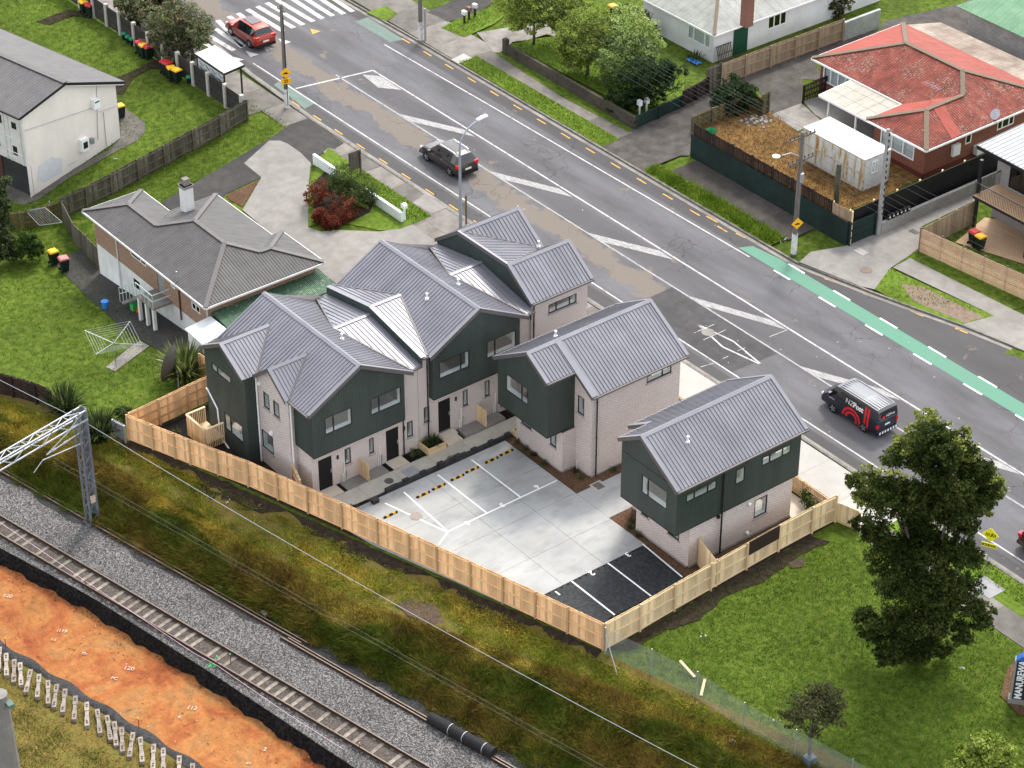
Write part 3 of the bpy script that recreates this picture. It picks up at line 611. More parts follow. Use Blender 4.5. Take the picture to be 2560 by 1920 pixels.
# ------------------------------------------------------------------ the development site
sheet('site_ground', [Vector((-31.6, -9.4, 0)), Vector((0, 0, 0)), Vector((-.5, 17.2, 0)), Vector((-32, 17.2, 0))], SOIL, -.012)
JM = mat('joint_sealant', (.05, .05, .05), rough=.9)
sheet('carpark_base', [Vector((-17.9, -5.1, 0)), Vector((-5.45, -1.35, 0)), Vector((-5.4, 7.45, 0)), Vector((-17.9, 7.45, 0))], JM, -.006)
cp = sheet('carpark', [Vector((-17.2, -4.9, 0)), Vector((-17.1, -4.85, 0)), Vector((-17.15, -4.7, 0))], JM, -.005)
def bay(parent, pts, mat_, z1=.03, th=.1, name='concrete_bay'):
    return MB().prism([Vector((u, v, z1-th)) for u, v in pts], (0, 0, th)).build(name, mat_, parent)
CR = CONC_CAR
fl = lambda u: u*.303-.02     # fence line v at u
g = .008
for (u0, u1) in ((-17.85, -14.6), (-14.6, -11.4), (-11.4, -8.3), (-8.3, -5.42)):
    for (v0, v1) in ((None, 1.7), (1.7, 4.55), (4.55, 7.42)):
        a0, a1 = (v0, v0) if v0 is not None else (max(fl(u0), -5)+.12, max(fl(u1), -5)+.12)
        bay(cp, [(u0+g, a0+g), (u1-g, a1+g), (u1-g, v1-g), (u0+g, v1-g)], CR)
for (v0, v1) in ((7.42, 11.4), (11.4, 15.9), (15.9, 17.42)):
    bay(cp, [(-11.3+g, v0+g), (-8.45-g, v0+g), (-8.45-g, v1-g), (-11.3+g, v1-g)], CR)
def pmark(name, pts, z=.034, mat_=LINE_N): return sheet(name, [Vector((u, v, 0)) for u, v in pts], mat_, z, None, cp)
def pline(u0, v0, u1, v1, w_=.1, z=.034):
    d = Vector((u1-u0, v1-v0)).normalized(); m = Vector((-d.y, d.x))*w_/2
    pmark('bay_line', [(u0+m.x, v0+m.y), (u1+m.x, v1+m.y), (u1-m.x, v1-m.y), (u0-m.x, v0-m.y)], z)
for v in (4.72, 2.33): pline(-17.55, v, -12.95, v)
pline(-17.4, -.16, -12.95, -.38); pline(-17.2, -1.6, -12.85, -.42, .1, .037); pline(-12.95, -.4, -12.95, 7.32, .1, .040); pline(-12.93, -.4, -12.35, -1.45)
for s_, u, v in (('4', -12.5+-.36, .96), ('5', -13.0, 3.46), ('6', -13.15, 6.04)):
    text_mesh('bay_number', s_, .52, LINE_N, frame((u-.05, v, .036), (0, -1, 0), (1, 0, 0)), cp, bold=.018)
# black herringbone pavers
PAVM = mat('black_pavers', [(.014, .016, .019), (.030, .034, .039)], 5, rough=.75, spec=.35, isl=.25, bump=.2)
pav = sheet('paver_parking', [Vector((-5.36, -1.3, 0)), Vector((-.35, .2, 0)), Vector((-1.75, 7.3, 0)), Vector((-5.36, 7.35, 0))], MULCH_BLK, .004)
def inpoly(u, v): return u > -5.36 and u < -1.78+.2*max(0, 2-v)*.6 and v < 7.32 and v > fl(u)+.1
V = []; F = []; L_, W_ = .21, .105
mb = MB()
for j in range(-40, 110):
    for i in range(-40, 60):
        if (i-j) % 4 == 0: r = (i, j, 2, 1)
        elif (i-j) % 4 == 3: r = (i, j, 1, 2)
        else: continue
        u0, v0 = -5.36+r[0]*W_, -1.4+r[1]*W_; u1, v1 = u0+r[2]*W_, v0+r[3]*W_
        if inpoly((u0+u1)/2, (v0+v1)/2): mb.box(u0+.004, u1-.004, v0+.004, v1-.004, 0.005, .03+RNG.normal()*.0015)
mb.build('pavers', PAVM, pav, 'stuff')
for v in (2.23, 4.76): sheet('bay_line', [Vector(p) for p in ((-5.4, v-.05, 0), (-1.8, v-.05, 0), (-1.8, v+.05, 0), (-5.4, v+.05, 0))], LINE_N, .042, None, pav)
sheet('bay_line', [Vector(p) for p in ((-5.5, 7.28, 0), (-2.0, 7.08, 0), (-2.0, 7.18, 0), (-5.5, 7.38, 0))], LINE_N, .042, None, pav)
for s_, u, v in (('1', -5.1, 1.0), ('2', -5.28, 3.51), ('3', -5.42+.1, 6.08)):
    text_mesh('bay_number', s_, .52, LINE_N, frame((u+.02, v, .044), (0, -1, 0), (1, 0, 0)), pav, bold=.018)
# path along the terrace, steps and pads
PATHM = mat('site_path', [(.36, .335, .285), (.45, .42, .365)], 1.4, rough=.9, big=(.3, .12), rnd=.06)
pa = sheet('terrace_path', rect(-19.2, -18.05, -4.5, 10.2), JM, .0)
for v0 in np.arange(-4.4, 10.1, 2.42): bay(pa, [(-19.42, v0+g), (-18.12, v0+g), (-18.12, min(v0+2.42, 10.2)-g), (-19.42, min(v0+2.42, 10.2)-g)], PATHM, .05)
bay(pa, [(-19.42, 10.2), (-18.12, 10.2), (-18.12, 17.4), (-19.42, 17.4)], PATHM, .05)
def pad(name, u0, u1, v0, v1, z, m): return tag(box(name, u0, u1, v0, v1, -.1, z, m), kind='structure')
pad('service_pad', -20.33, -19.45, -2.55, -1.15, .04, CONC); pad('service_pad', -20.33, -19.45, -1.13, .35, .04, CONC)
pad('service_pad', -20.33, -19.45, 5.75, 7.2, .20, CONC); pad('service_pad', -20.33, -19.45, 7.25, 8.7, .20, CONC)
pad('door_step', -20.33, -19.45, -3.9, -2.8, .06, CONC_TAN); pad('door_step', -20.33, -19.45, .65, 1.75, .06, CONC_TAN)
pad('door_step', -20.33, -19.8, 4.4, 5.45, .40, CONC_TAN); pad('door_step', -19.8, -19.3, 4.4, 5.45, .22, CONC_TAN)
sheet('planting_bed', rect(-20.33, -19.43, 1.75, 2.95), MULCH_BLK, .02); sheet('planting_bed', rect(-20.33, -19.43, .35, .65), MULCH_BLK, .02)
sheet('planting_bed', rect(-20.33, -19.43, -2.8, -2.55), MULCH_BLK, .02); sheet('planting_bed', rect(-20.33, -19.43, 8.7, 9.3), MULCH_BLK, .02)
sheet('planting_bed', rect(-18.5, -17.5, -4.2, -2.2), MULCH_BLK, .03)
sheet('bark_bed', [Vector(p) for p in ((-17.9, 7.46, 0), (-11.3, 7.46, 0), (-11.32, 9.0, 0), (-11.35, 15.8, 0), (-12.1, 15.8, 0), (-13.5, 9.0, 0), (-17.9, 8.1, 0))], BARK, .03)
sheet('bark_bed', [Vector(p) for p in ((-8.45, 7.46, 0), (-5.4, 7.4, 0), (-2.1, 7.2, 0), (-1.0, 7.4, 0), (-1.0, 15.5, 0), (-2.3, 15.5, 0), (-2.3, 8.0, 0), (-8.45, 9.2, 0))], BARK, .026)
sheet('patio', rect(-8.2, -.75, 15.4, 17.0), CONC_TAN, .03)
sheet('patio_bed', rect(-1.75, -.7, 15.9, 16.9), MULCH_BLK, .05)
sheet('rear_bed', [Vector(p) for p in ((-31.3, -8.8, 0), (-27.8, -7.9, 0), (-27.6, -5.6, 0), (-31.5, -3.5, 0))], MULCH_BLK, .02)

def ragged(name, pts, m, dz, j, seed, fine=1):
    rng = np.random.default_rng(seed); out = []
    for a, b in zip(pts, pts[1:]+pts[:1]):
        a, b = Vector(a), Vector(b); n = max(1, int((b-a).length/.45))
        for i in range(n): p = a.lerp(b, i/n); out.append(Vector((p.x+rng.normal()*j, p.y+rng.normal()*j, 0)))
    for p in out: p.z = zt(p.x, p.y)
    return sheet(name, out, m, dz, 'structure', None, 0, fine)
ragged('soil_strip', [(*uv(s, -.12), 0) for s in np.arange(-33, 1, 3.3)]+[(*uv(s, -1.0-.5*math.sin(s*.7)-.35*math.sin(s*1.9)), 0) for s in np.arange(0, -33.5, -1.1)], SOIL, .03, .05, 1)
ragged('soil_strip', [(.12, .2, 0), (-.2, 7.6, 0), (-.45, 15.2, 0), (.55, 15.6, 0), (.5, 13, 0), (.9, 11, 0), (.65, 8, 0), (1.1, 5.5, 0), (.75, 3, 0), (.9, 1, 0)], SOIL, .012, .07, 2)
ragged('bare_soil', [T(1,2,360,580), T(1,2,480,560), T(1,2,640,640), T(1,2,680,720), T(1,2,520,720), T(1,2,400,640)], mat('reddish_soil', [(.05, .03, .022), (.10, .062, .045)], 4, bump=.6), .05, .08, 3)
ragged('bare_soil', [T(2,2,700,330), T(2,2,760,290), T(2,2,820,310), T(2,2,790,360), T(2,2,720,370)], mat('dark_red_soil', [(.03, .018, .012), (.07, .045, .03)], 4, bump=.6), .02, .08, 4)
# ------------------------------------------------------------------ townhouses
BRICK = brickmat('pale_brick', (.70, .62, .585), (.60, .53, .50), (.31, .28, .265), .235, .083, .016, big=(.3, .08))
CLADM = mat('dark_green_cladding', [(0.03, 0.042, 0.0377), (0.0423, 0.0568, 0.052)], 1.2, rough=.55, spec=.35, big=(.3, .2), stretch=(1, 1, .25))
def two_side(name, cf, cb):     # outer sheet dark, its room side plasterboard white
    m, nt, bs = _new(name); bs.inputs['Roughness'].default_value = .9; g_ = nt.nodes.new('ShaderNodeNewGeometry'); mx = nt.nodes.new('ShaderNodeMix'); mx.data_type = 'RGBA'
    mx.inputs[6].default_value = c4(cf); mx.inputs[7].default_value = c4(cb); nt.links.new(g_.outputs['Backfacing'], mx.inputs[0]); nt.links.new(mx.outputs[2], bs.inputs['Base Color']); return m
CLADB = two_side('cladding_shadow_gap', (.004, .006, .005), (.8, .79, .77))
ROOFM = mat('grey_steel_roof', [(0.153, 0.1518, 0.175), (0.1934, 0.1921, 0.2179)], .7, rough=.42, spec=.45, metal=.25, big=(.4, .1), rnd=.05)
FLASH = mat('grey_flashing', [(0.1689, 0.1676, 0.1909), (0.208, 0.2068, 0.2325)], .9, rough=.42, spec=.45, metal=.25)
FASC = mat('brown_grey_fascia', (.10, .09, .088), rough=.45)
PLINTH = mat('plinth_concrete', [(.23, .225, .22), (.3, .295, .29)], 2, rough=.9)
GLASS = glassmat('window_glass', (.93, .96, .96), 1.45)
SILLW = mat('white_reveal', (.82, .82, .81), rough=.6)
CARPET = mat('carpet', [(.38, .35, .33), (.46, .43, .40)], 6, rough=1)
ROOMW = mat('white_room', (.82, .81, .79), rough=.9)
BRSILL = brickmat('brick_sill', (.46, .41, .39), (.4, .35, .33), (.2, .18, .17), .09, .5, .014)
DOORM = mat('black_door', (.006, .006, .007), rough=.5)

def P3(axis, c, a, z): return (c, a, z) if axis == 'u' else (a, c, z)
def onrm(axis, sg): return Vector((sg, 0, 0)) if axis == 'u' else Vector((0, sg, 0))
def face_n(mb, pts, n):
    p = [Vector(q) for q in pts]
    nn = Vector((0, 0, 0))
    for i in range(len(p)): nn += p[i].cross(p[(i+1) % len(p)])
    if nn.dot(n) < 0: p = p[::-1]
    mb.add(p, [tuple(range(len(p)))])
def wall_pieces(poly, holes, cuts=()):
    a0 = min(p[0] for p in poly); a1 = max(p[0] for p in poly)
    xs = sorted(set([a0, a1]+[x for h in holes for x in h[:2] if a0 < x < a1]+[x for x in cuts if a0 < x < a1]))
    out = []
    for x0, x1 in zip(xs, xs[1:]):
        if x1-x0 < 1e-4: continue
        pc = clip(clip(list(poly), 0, x0, False), 0, x1, True)
        if len(pc) < 3: continue
        hs_ = sorted([(h[2], h[3]) for h in holes if h[0] <= x0+1e-6 and h[1] >= x1-1e-6])
        zlo = -1e9
        for h0, h1 in hs_+[(1e9, 1e9)]:
            q = pc
            if zlo > -1e8: q = clip(q, 1, zlo, False)
            if h0 < 1e8 and len(q) > 2: q = clip(q, 1, h0, True)
            if len(q) >= 3: out.append(q)
            zlo = h1
    return out
def wall(name, parent, axis, c, sg, poly, mat_, holes=(), reveal=.11, rmat=None):
    """flat outer wall with real openings; sg = outward sign along the axis"""
    mb = MB(); n = onrm(axis, sg)
    for q in wall_pieces(poly, holes): face_n(mb, [P3(axis, c, a, z) for a, z in q], n)
    if holes and reveal:
        for (a0, a1, z0, z1) in holes:
            ci = c-sg*reveal; cc = ((a0+a1)/2, (z0+z1)/2)
            for (p, q) in (((a0, z0), (a1, z0)), ((a1, z0), (a1, z1)), ((a1, z1), (a0, z1)), ((a0, z1), (a0, z0))):
                m_ = Vector(P3(axis, c, *cc))-Vector(P3(axis, c, (p[0]+q[0])/2, (p[1]+q[1])/2))
                face_n(mb, [P3(axis, c, *p), P3(axis, c, *q), P3(axis, ci, *q), P3(axis, ci, *p)], m_)
    return mb.build(name, mat_, parent)
def cladding(parent, axis, c, sg, poly, holes=(), bw=.152, mat_=None, name='cladding'):
    """vertical board cladding: dark backing sheet and proud boards"""
    back = wall(name, parent, axis, c-sg*.022, sg, poly, CLADB, holes, .1)
    a0 = min(p[0] for p in poly); a1 = max(p[0] for p in poly); n = max(1, round((a1-a0)/bw)); w_ = (a1-a0)/n
    mb = MB()
    for i in range(n):
        x0, x1 = a0+i*w_+.006, a0+(i+1)*w_-.006
        pc = clip(clip(list(poly), 0, x0, False), 0, x1, True)
        if len(pc) < 3: continue
        for q in wall_pieces(pc, holes):
            mb.prism([P3(axis, c-sg*.02, a, z) for a, z in q], onrm(axis, sg)*.02)
    mb.build('boards', mat_ or CLADM, back, 'stuff')
    return back
def window(parent, axis, c, sg, a0, a1, z0, z1, mull=(), fw=.05, set_=.05, name='window', frame_m=None, sill=True, glass=None, brick_sill=False, proud=0.0):
    """frame with panes; mull = fractions where uprights stand"""
    o = MB(); n = onrm(axis, sg); d0, d1 = c-sg*set_, c-sg*(set_-.06)+sg*proud
    def bx(p0, p1, q0, q1, mbx=o, e0=d0, e1=d1):
        if axis == 'u': mbx.box(min(e0, e1), max(e0, e1), p0, p1, q0, q1)
        else: mbx.box(p0, p1, min(e0, e1), max(e0, e1), q0, q1)
    bx(a0, a1, z0, z0+fw); bx(a0, a1, z1-fw, z1); bx(a0, a0+fw, z0+fw, z1-fw); bx(a1-fw, a1, z0+fw, z1-fw)
    xs = [a0+fw]
    for m_ in mull:
        x = a0+(a1-a0)*m_; bx(x-fw*.6, x+fw*.6, z0+fw, z1-fw); xs += [x-fw*.6, x+fw*.6]
    xs.append(a1-fw)
    wo_ = o.build(name, frame_m or DARKM, parent)
    for x0, x1 in zip(xs[::2], xs[1::2]):
        p = MB(); bx(x0, x1, z0+fw, z1-fw, p, d0+sg*.02, d0+sg*.028); p.build('pane', glass or GLASS, wo_)
    if sill:
        p = MB(); bx(a0+fw, a1-fw, z0+fw-.02, z0+fw+.03, p, c-sg*.34, d0-sg*.002); bx(a1-fw-.012, a1-fw+.02, z0+fw, z1-fw, p, c-sg*.30, d0-sg*.002); bx(a0+fw-.02, a0+fw+.012, z0+fw, z1-fw, p, c-sg*.30, d0-sg*.002); p.build('reveal', SILLW, wo_)
    if brick_sill:
        p = MB(); bx(a0-.06, a1+.06, z0-.11, z0-.003, p, c+sg*.002, c+sg*.06); p.build('sill', BRSILL, wo_)
    return wo_
def wins(parent, axis, c, sg, lst, **kw):
    for w_ in lst:
        window(parent, axis, c, sg, *w_[:4], mull=w_[4] if len(w_) > 4 else (), **kw)
def H(lst): return [tuple(w_[:4]) for w_ in lst]
def roof(parent, pts, down, name='roof', sheetw=.735, ribs=3, mat_=None, th=.05, rib=.045):
    """roof plane pts (convex, 3D); ribbed steel sheets run along `down`"""
    P = [Vector(p) for p in pts]; nn = Vector((0, 0, 0))
    for i in range(len(P)): nn += P[i].cross(P[(i+1) % len(P)])
    nn.normalize()
    if nn.z < 0: nn = -nn
    dn = Vector(down); dn = (dn-nn*dn.dot(nn)).normalized(); ac = dn.cross(nn).normalized(); o = P[0]
    q = [((p-o).dot(ac), (p-o).dot(dn)) for p in P]
    base = MB().prism([p-nn*th for p in P], nn*(th-.006)).build(name, FASC, parent)
    a0 = min(x for x, _ in q); a1 = max(x for x, _ in q); k = max(1, round((a1-a0)/sheetw)); w_ = (a1-a0)/k
    W3 = lambda a, b, h: o+ac*a+dn*b+nn*h
    for i in range(k):
        x0, x1 = a0+i*w_, a0+(i+1)*w_
        pc = clip(clip(q, 0, x0, False), 0, x1, True)
        if len(pc) < 3: continue
        mb = MB(); mb.prism([W3(a, b, -.004) for a, b in pc], nn*(.008+.001*(i % 2)))
        for r in range(ribs):
            xr = x0+w_*(r+.5)/ribs
            lo = clip(clip(q, 0, xr-.02, False), 0, xr+.02, True)
            if len(lo) < 3: continue
            b0 = min(b for _, b in lo); b1 = max(b for _, b in lo)
            # shorten to stay within the plane on both sides
            l1 = [b for a, b in lo if a < xr]; l2 = [b for a, b in lo if a >= xr]
            if l1 and l2: b0 = max(min(l1), min(l2)); b1 = min(max(l1), max(l2))
            if b1-b0 < .06: continue
            c_ = [W3(xr-.032, b0, .004), W3(xr+.032, b0, .004), W3(xr+.018, b0, rib), W3(xr-.018, b0, rib)]
            e_ = [p+dn*(b1-b0) for p in c_]
            mb.add(c_+e_, [(0, 1, 2, 3), (7, 6, 5, 4), (0, 4, 5, 1), (1, 5, 6, 2), (2, 6, 7, 3), (3, 7, 4, 0)])
        mb.build('roof_sheet', mat_ or ROOFM, base)
    return base
def flash(parent, p, q, w_=.26, h=.03, lift=.06, up=(0, 0, 1), m=None, name='flashing'):
    L = Vector((0, 0, lift)); return MB().bar(Vector(p)+L, Vector(q)+L, w_, h, up).build(name, m or FLASH, parent)
def ridge_cap(parent, p, q, pitch, w_=.17):
    """folded cap over a ridge from p to q; pitch = slope"""
    p, q = Vector(p), Vector(q); d = (q-p).normalized(); sd_ = d.cross(Vector((0, 0, 1))).normalized()
    mb = MB()
    for s_ in (-1, 1):
        e = sd_*s_*w_-Vector((0, 0, w_*pitch)); up = Vector((0, 0, .062))
        mb.prism([p+up, q+up, q+e+up, p+e+up], (0, 0, -.012))
    return mb.build('ridge_cap', FLASH, parent)
def barge(parent, p, q, out, w_=.2, drop=.2):
    """verge flashing on a sloping roof edge p-q and fascia below it; out = outward direction"""
    p, q, out = Vector(p), Vector(q), Vector(out).normalized(); d = (q-p).normalized(); nn = d.cross(out).normalized()
    if nn.z < 0: nn = -nn
    MB().prism([p+nn*.056+out*.03, q+nn*.056+out*.03, q+nn*.056-out*w_, p+nn*.056-out*w_], nn*-.012).build('verge_flashing', FLASH, parent)
    MB().prism([p+out*.004+nn*.044, q+out*.004+nn*.044, q+out*.004-Vector((0, 0, drop)), p+out*.004-Vector((0, 0, drop))], out*.022).build('fascia', FASC, parent)
def gutter(parent, p, q, out, m=None):
    p, q, out = Vector(p), Vector(q), Vector(out).normalized()
    mb = MB(); mb.bar(p+out*.06-Vector((0, 0, .06)), q+out*.06-Vector((0, 0, .06)), .12, .1); mb.build('gutter', m or FASC, parent)
def downpipe(parent, x, y, z0, z1, m=None, r=.042):
    mb = MB(); mb.tube([(x, y, z1), (x, y, z0)], r, 8)
    for z in np.arange(z0+.5, z1, 1.2): mb.lathe((x, y, z), [(r+.015, 0), (r+.015, .04)], 8)
    return mb.build('downpipe', m or DARKM, parent)
def roofvent(x, y, z, label, parent=None):
    e = thing('roof_vent', label, 'roof vent', (x, y, z), 'white vent pipes on the grey roofs')
    mb = MB(); mb.tube([(x, y, z-.1), (x, y, z+.32)], .05, 8); mb.lathe((x, y, z+.30), [(.085, 0), (.085, .04), (.02, .09)], 8); mb.build('pipe', PVC, e)
    MB().lathe((x, y, z-.02), [(.15, -.08), (.15, .03), (.06, .09)], 4).build('collar', PVC, e)
    return e
def room(parent, u0, u1, v0, v1, zf, zc):
    MB().box(u0, u1, v0, v1, zf-.12, zf).build('floor', CARPET, parent)
    mb = MB(); i = .12
    mb.add([(u0+i, v0+i, zc), (u1-i, v0+i, zc), (u1-i, v1-i, zc), (u0+i, v1-i, zc)], [(0, 3, 2, 1)]); mb.build('inner_ceiling', ROOMW, parent)

K = .54
def row_unit(name, label, dv, dz, gablets, v_left, v_right, doors, lowin, upwin, zb):
    t = thing(name, label, 'townhouse', (-24.5, dv, zb))
    rv, rz = dv-1.2, 7.8+dz; UF = -19.9
    zr = lambda v: rz-K*abs(v-rv)
    # front: brick below, cladding box above
    gl_ = [tuple(d) for d in doors]+H(lowin)
    wall('brick_wall', t, 'u', -20.35, 1, [(v_left, zb-.3), (v_right, zb-.3), (v_right, 2.8+dz), (v_left, 2.8+dz)], BRICK, gl_)
    MB().box(-20.37, -20.34, v_left, v_right, zb-.3, zb+.02).build('plinth', PLINTH, t)
    cv0, cv1 = dv-4.4, dv+1.85
    cladding(t, 'u', UF, 1, [(cv0, 2.8+dz), (cv1, 2.8+dz), (cv1, zr(cv1)-.07), (rv, rz-.07), (cv0, zr(cv0)-.07)], H(upwin))
    MB().box(UF-.001, UF+.012, cv0, cv1, 5.5+dz, 5.525+dz).build('joint_trim', CLADM, t)
    cladding(t, 'v', cv0, -1, [(-21.75, 2.8+dz), (UF, 2.8+dz), (UF, zr(cv0)-.07), (-21.75, zr(cv0)-.07)])
    cladding(t, 'v', cv1, 1, [(-20.35, 2.8+dz), (UF, 2.8+dz), (UF, zr(cv1)-.07), (-20.35, zr(cv1)-.07)])
    MB().box(-21.75, UF-.002, cv0+.002, cv1-.002, 2.74+dz, 2.8+dz).build('soffit', CLADB, t)
    wins(t, 'u', UF, 1, upwin, fw=.055)
    wins(t, 'u', -20.35, 1, lowin, brick_sill=True)
    for (a0, a1, z0, z1) in doors:
        d = MB().box(-20.44, -20.39, a0, a1, z0, z1).build('door', DOORM, t)
        MB().box(-20.39, -20.335, a1-.1, a1-.04, z0+.95, z0+1.2).build('handle', GALV, d)
        MB().box(-20.40, -20.30, a0-.02, a1+.02, z0-.08, z0+.01).build('threshold', CONC, d)
    # hidden back wall (openings added to let daylight in) and rooms
    RW = [(dv-3.9, dv-1.6, 3.3+dz, 5.3+dz), (dv-1.0, dv+1.4, 3.3+dz, 5.3+dz), (dv-3.9, dv-1.6, .3+dz, 2.4+dz), (dv-1.0, dv+1.4, .3+dz, 2.4+dz)]
    wall('rear_wall', t, 'u', -29.2, -1, [(dv-5.0, zb-.4), (v_right, zb-.4), (v_right, 6.0+dz), (rv, rz-.1), (dv-5.0, 5.9+dz)], BRICK, RW)
    room(t, -29.1, -20.45, dv-4.2, v_right-.05, .05+dz, 2.72+dz); room(t, -29.1, -20.45, dv-4.25, v_right-.05, 2.92+dz, 5.6+dz); MB().box(-20.44, -20.0, dv-4.25, dv+1.75, 2.8+dz, 2.92+dz).build('floor', CARPET, t)
    wall('party_wall', t, 'v', v_right-.06, 1, [(-29.2, zb), (-20.4, zb), (-20.4, 5.9+dz), (-29.2, 5.9+dz)], ROOMW)
    # main roof
    uF, uB, uM, ev = -19.68, -29.35, -24.94, dv+2.18
    R0, R1, RM = (uF, rv, rz), (uB, rv, rz), (uM, rv, rz)
    cz = 6.84+dz; vm = rv+(rz-cz)/K; zl = cz-.18*(uF-uM); ve = rv+(rz-zl)/K
    P = lambda u, v: (u, v, zr(v))
    roof(t, [R0, P(uF, ve), P(uM, vm), RM], (0, 1, -K)); roof(t, [RM, P(uM, vm), P(uB, ve), R1], (0, 1, -K))
    barge(t, R0, P(uF, ve), (1, 0, 0))
    if gablets:
        e = dv-4.72; v1 = rv-1.12
        zl2 = zr(v1)
        roof(t, [R0, P(uF, e), P(-21.65, e), P(-23.3, v1), (-23.3, rv, rz)], (0, -1, -K))
        roof(t, [(-23.3, rv, rz), P(-23.3, v1), P(-24.95, e), P(-27.1, v1), (-27.1, rv, rz)], (0, -1, -K))
        roof(t, [(-27.1, rv, rz), P(-27.1, v1), P(uB, e), R1], (0, -1, -K))
        barge(t, R0, P(uF, e), (1, 0, 0)); gutter(t, P(uF, e), P(-21.65, e), (0, -1, 0))
        ze = zr(e)
        for (uc, ul, ur, vn) in ((-27.1, -29.35, -24.9, -5.68), (-23.3, -24.95, -21.65, -4.95)):
            rn = (uc, vn, zl2)
            roof(t, [(uc, v1, zl2), rn, (ur, vn, ze), (ur, e, ze)], (ur-uc, 0, ze-zl2)); roof(t, [(uc, v1, zl2), rn, (ul, vn, ze), (ul, e, ze)], (ul-uc, 0, ze-zl2))
            barge(t, rn, (ur, vn, ze), (0, -1, 0)); barge(t, rn, (ul, vn, ze), (0, -1, 0)); ridge_cap(t, (uc, v1-.05, zl2), rn, (zl2-ze)/(ur-uc), .15)
            flash(t, (uc, v1, zl2), (ur, e, ze), .1, .012, .05, m=FASC)
        flash(t, (-23.3, v1, zl2), (-24.95, e, ze), .1, .012, .05, m=FASC)
        # dark end block
        w1 = [(-28.5, -26.46, 4.72, 5.22, (.3,)), (-27.48, -25.56, 1.15, 2.32, (.33,))]
        cladding(t, 'v', -5.5, -1, [(-29.2, -.9), (-24.98, -.9), (-24.98, ze-.06), (-27.1, zl2-.07), (-29.2, ze-.06)], H(w1))
        wins(t, 'v', -5.5, -1, w1)
        cladding(t, 'u', -24.98, 1, [(-5.5, -.9), (-4.7, -.9), (-4.7, ze-.06), (-5.5, ze-.06)])
        room(t, -29.1, -25.05, -5.4, -4.2, .05, 2.72); room(t, -29.1, -25.05, -5.4, -4.2, 2.92, 5.6)
        wall('end_wall', t, 'u', -29.2, -1, [(-5.5, -.9), (-4.6, -.9), (-4.6, ze-.1), (-5.5, ze-.1)], CLADM)
        w2 = [(-24.3, -23.72, 4.1, 5.12), (-23.3, -22.72, 4.07, 5.08), (-24.75, -23.6, 1.08, 2.3)]
        wall('brick_wall', t, 'v', -4.72, -1, [(-24.97, -.5), (-21.78, -.5), (-21.78, ze-.06), (-23.3, zl2-.08), (-24.97, ze-.06)], BRICK, H(w2))
        wins(t, 'v', -4.72, -1, w2, brick_sill=True)
        wall('brick_wall', t, 'u', -21.78, 1, [(-4.72, -.5), (-4.2, -.5), (-4.2, ze-.06), (-4.72, ze-.06)], BRICK)
        wall('brick_wall', t, 'v', -4.3, -1, [(-21.78, -.5), (-20.35, -.5), (-20.35, 2.75), (-21.78, 2.75)], BRICK)
        for (x, y, z) in ((-24.62, -4.76, 5.5), (-23.66, -4.76, 2.62)):
            MB().box(x-.08, x+.08, y-.10, y+.04, z-.1, z+.1).build('wall_vent', PVC, t)
        downpipe(t, -24.88, -4.80, -.3, 5.75, PVC, .05); downpipe(t, -21.70, -4.62, -.3, 5.75, PVC, .05)
        mb = MB(); mb.tube([(-29.2, -5.57, 3.05), (-29.05, -5.57, 3.05), (-28.1, -5.57, 2.2), (-28.0, -5.57, .35), (-26.4, -5.62, -.35)], .05, 8); mb.build('downpipe', PVC, t)
    else:
        vm2 = rv-(rz-cz)/K; ve2 = rv-(rz-zl)/K
        roof(t, [R0, P(uF, ve2), P(uM, vm2), RM], (0, -1, -K)); roof(t, [RM, P(uM, vm2), P(uB, ve2), R1], (0, -1, -K))
        barge(t, R0, P(uF, ve2), (1, 0, 0))
    ridge_cap(t, R0, R1, K)
    # low cross roof(s) linking to the next house
    def cross(va, vb, pa, pe):
        a = (uM, pa, cz); b = (uM, vb, cz); ye = cz-.18*(-19.93-uM)
        roof(t, [a, b, (-19.93, vb, ye), (-19.93, pe, ye)], (1, 0, -.18)); yb = cz-.18*(uM-uB)
        roof(t, [a, b, (uB, vb, yb), (uB, pe, yb)], (-1, 0, -.18))
        ridge_cap(t, a, b, .18, .15); gutter(t, (-19.93, pe, ye), (-19.93, vb, ye), (1, 0, 0))
        flash(t, a, (-19.93, pe, ye), .1, .012, .05, m=FASC); flash(t, a, (uB, pe, yb), .1, .012, .05, m=FASC)
    cross(0, v_right, vm+.0, ve)
    wall('brick_wall', t, 'u', -20.35, 1, [(cv1, 2.8+dz), (v_right, 2.8+dz), (v_right, zl-.02), (cv1, zl-.02)], BRICK)
    if not gablets:
        cross(0, v_left+.04, vm2, ve2)
        wall('brick_wall', t, 'u', -20.35, 1, [(v_left, 2.8+dz), (cv0, 2.8+dz), (cv0, zl-.02), (v_left, zl-.02)], BRICK)
        # stepped upstand against the lower roof
        for (a, b) in ((-19.9, uM), (uM, uB)):
            za, zb_ = cz-.18*abs(a-uM), cz-.18*abs(b-uM)
            MB().prism([(a, v_left-.02, za-.62), (b, v_left-.02, zb_-.62), (b, v_left-.02, zb_+.03), (a, v_left-.02, za+.03)], (0, .05, 0)).build('step_fascia', CLADM, t)
            MB().prism([(a, v_left-.05, za+.03), (b, v_left-.05, zb_+.03), (b, v_left+.22, zb_+.05), (a, v_left+.22, za+.05)], (0, 0, .02)).build('step_flashing', FLASH, t)
    downpipe(t, -20.29, cv1+.12, zb, 5.9+dz)
    if not gablets: downpipe(t, -20.29, cv0-.12, zb, 5.9+dz)
    for v in list(np.arange(cv0+1.1, cv1-.5, 1.45)): MB().box(-20.33, -20.15, v-.07, v+.07, 2.60+dz, 2.74+dz).build('soffit_light', DARKM, t)
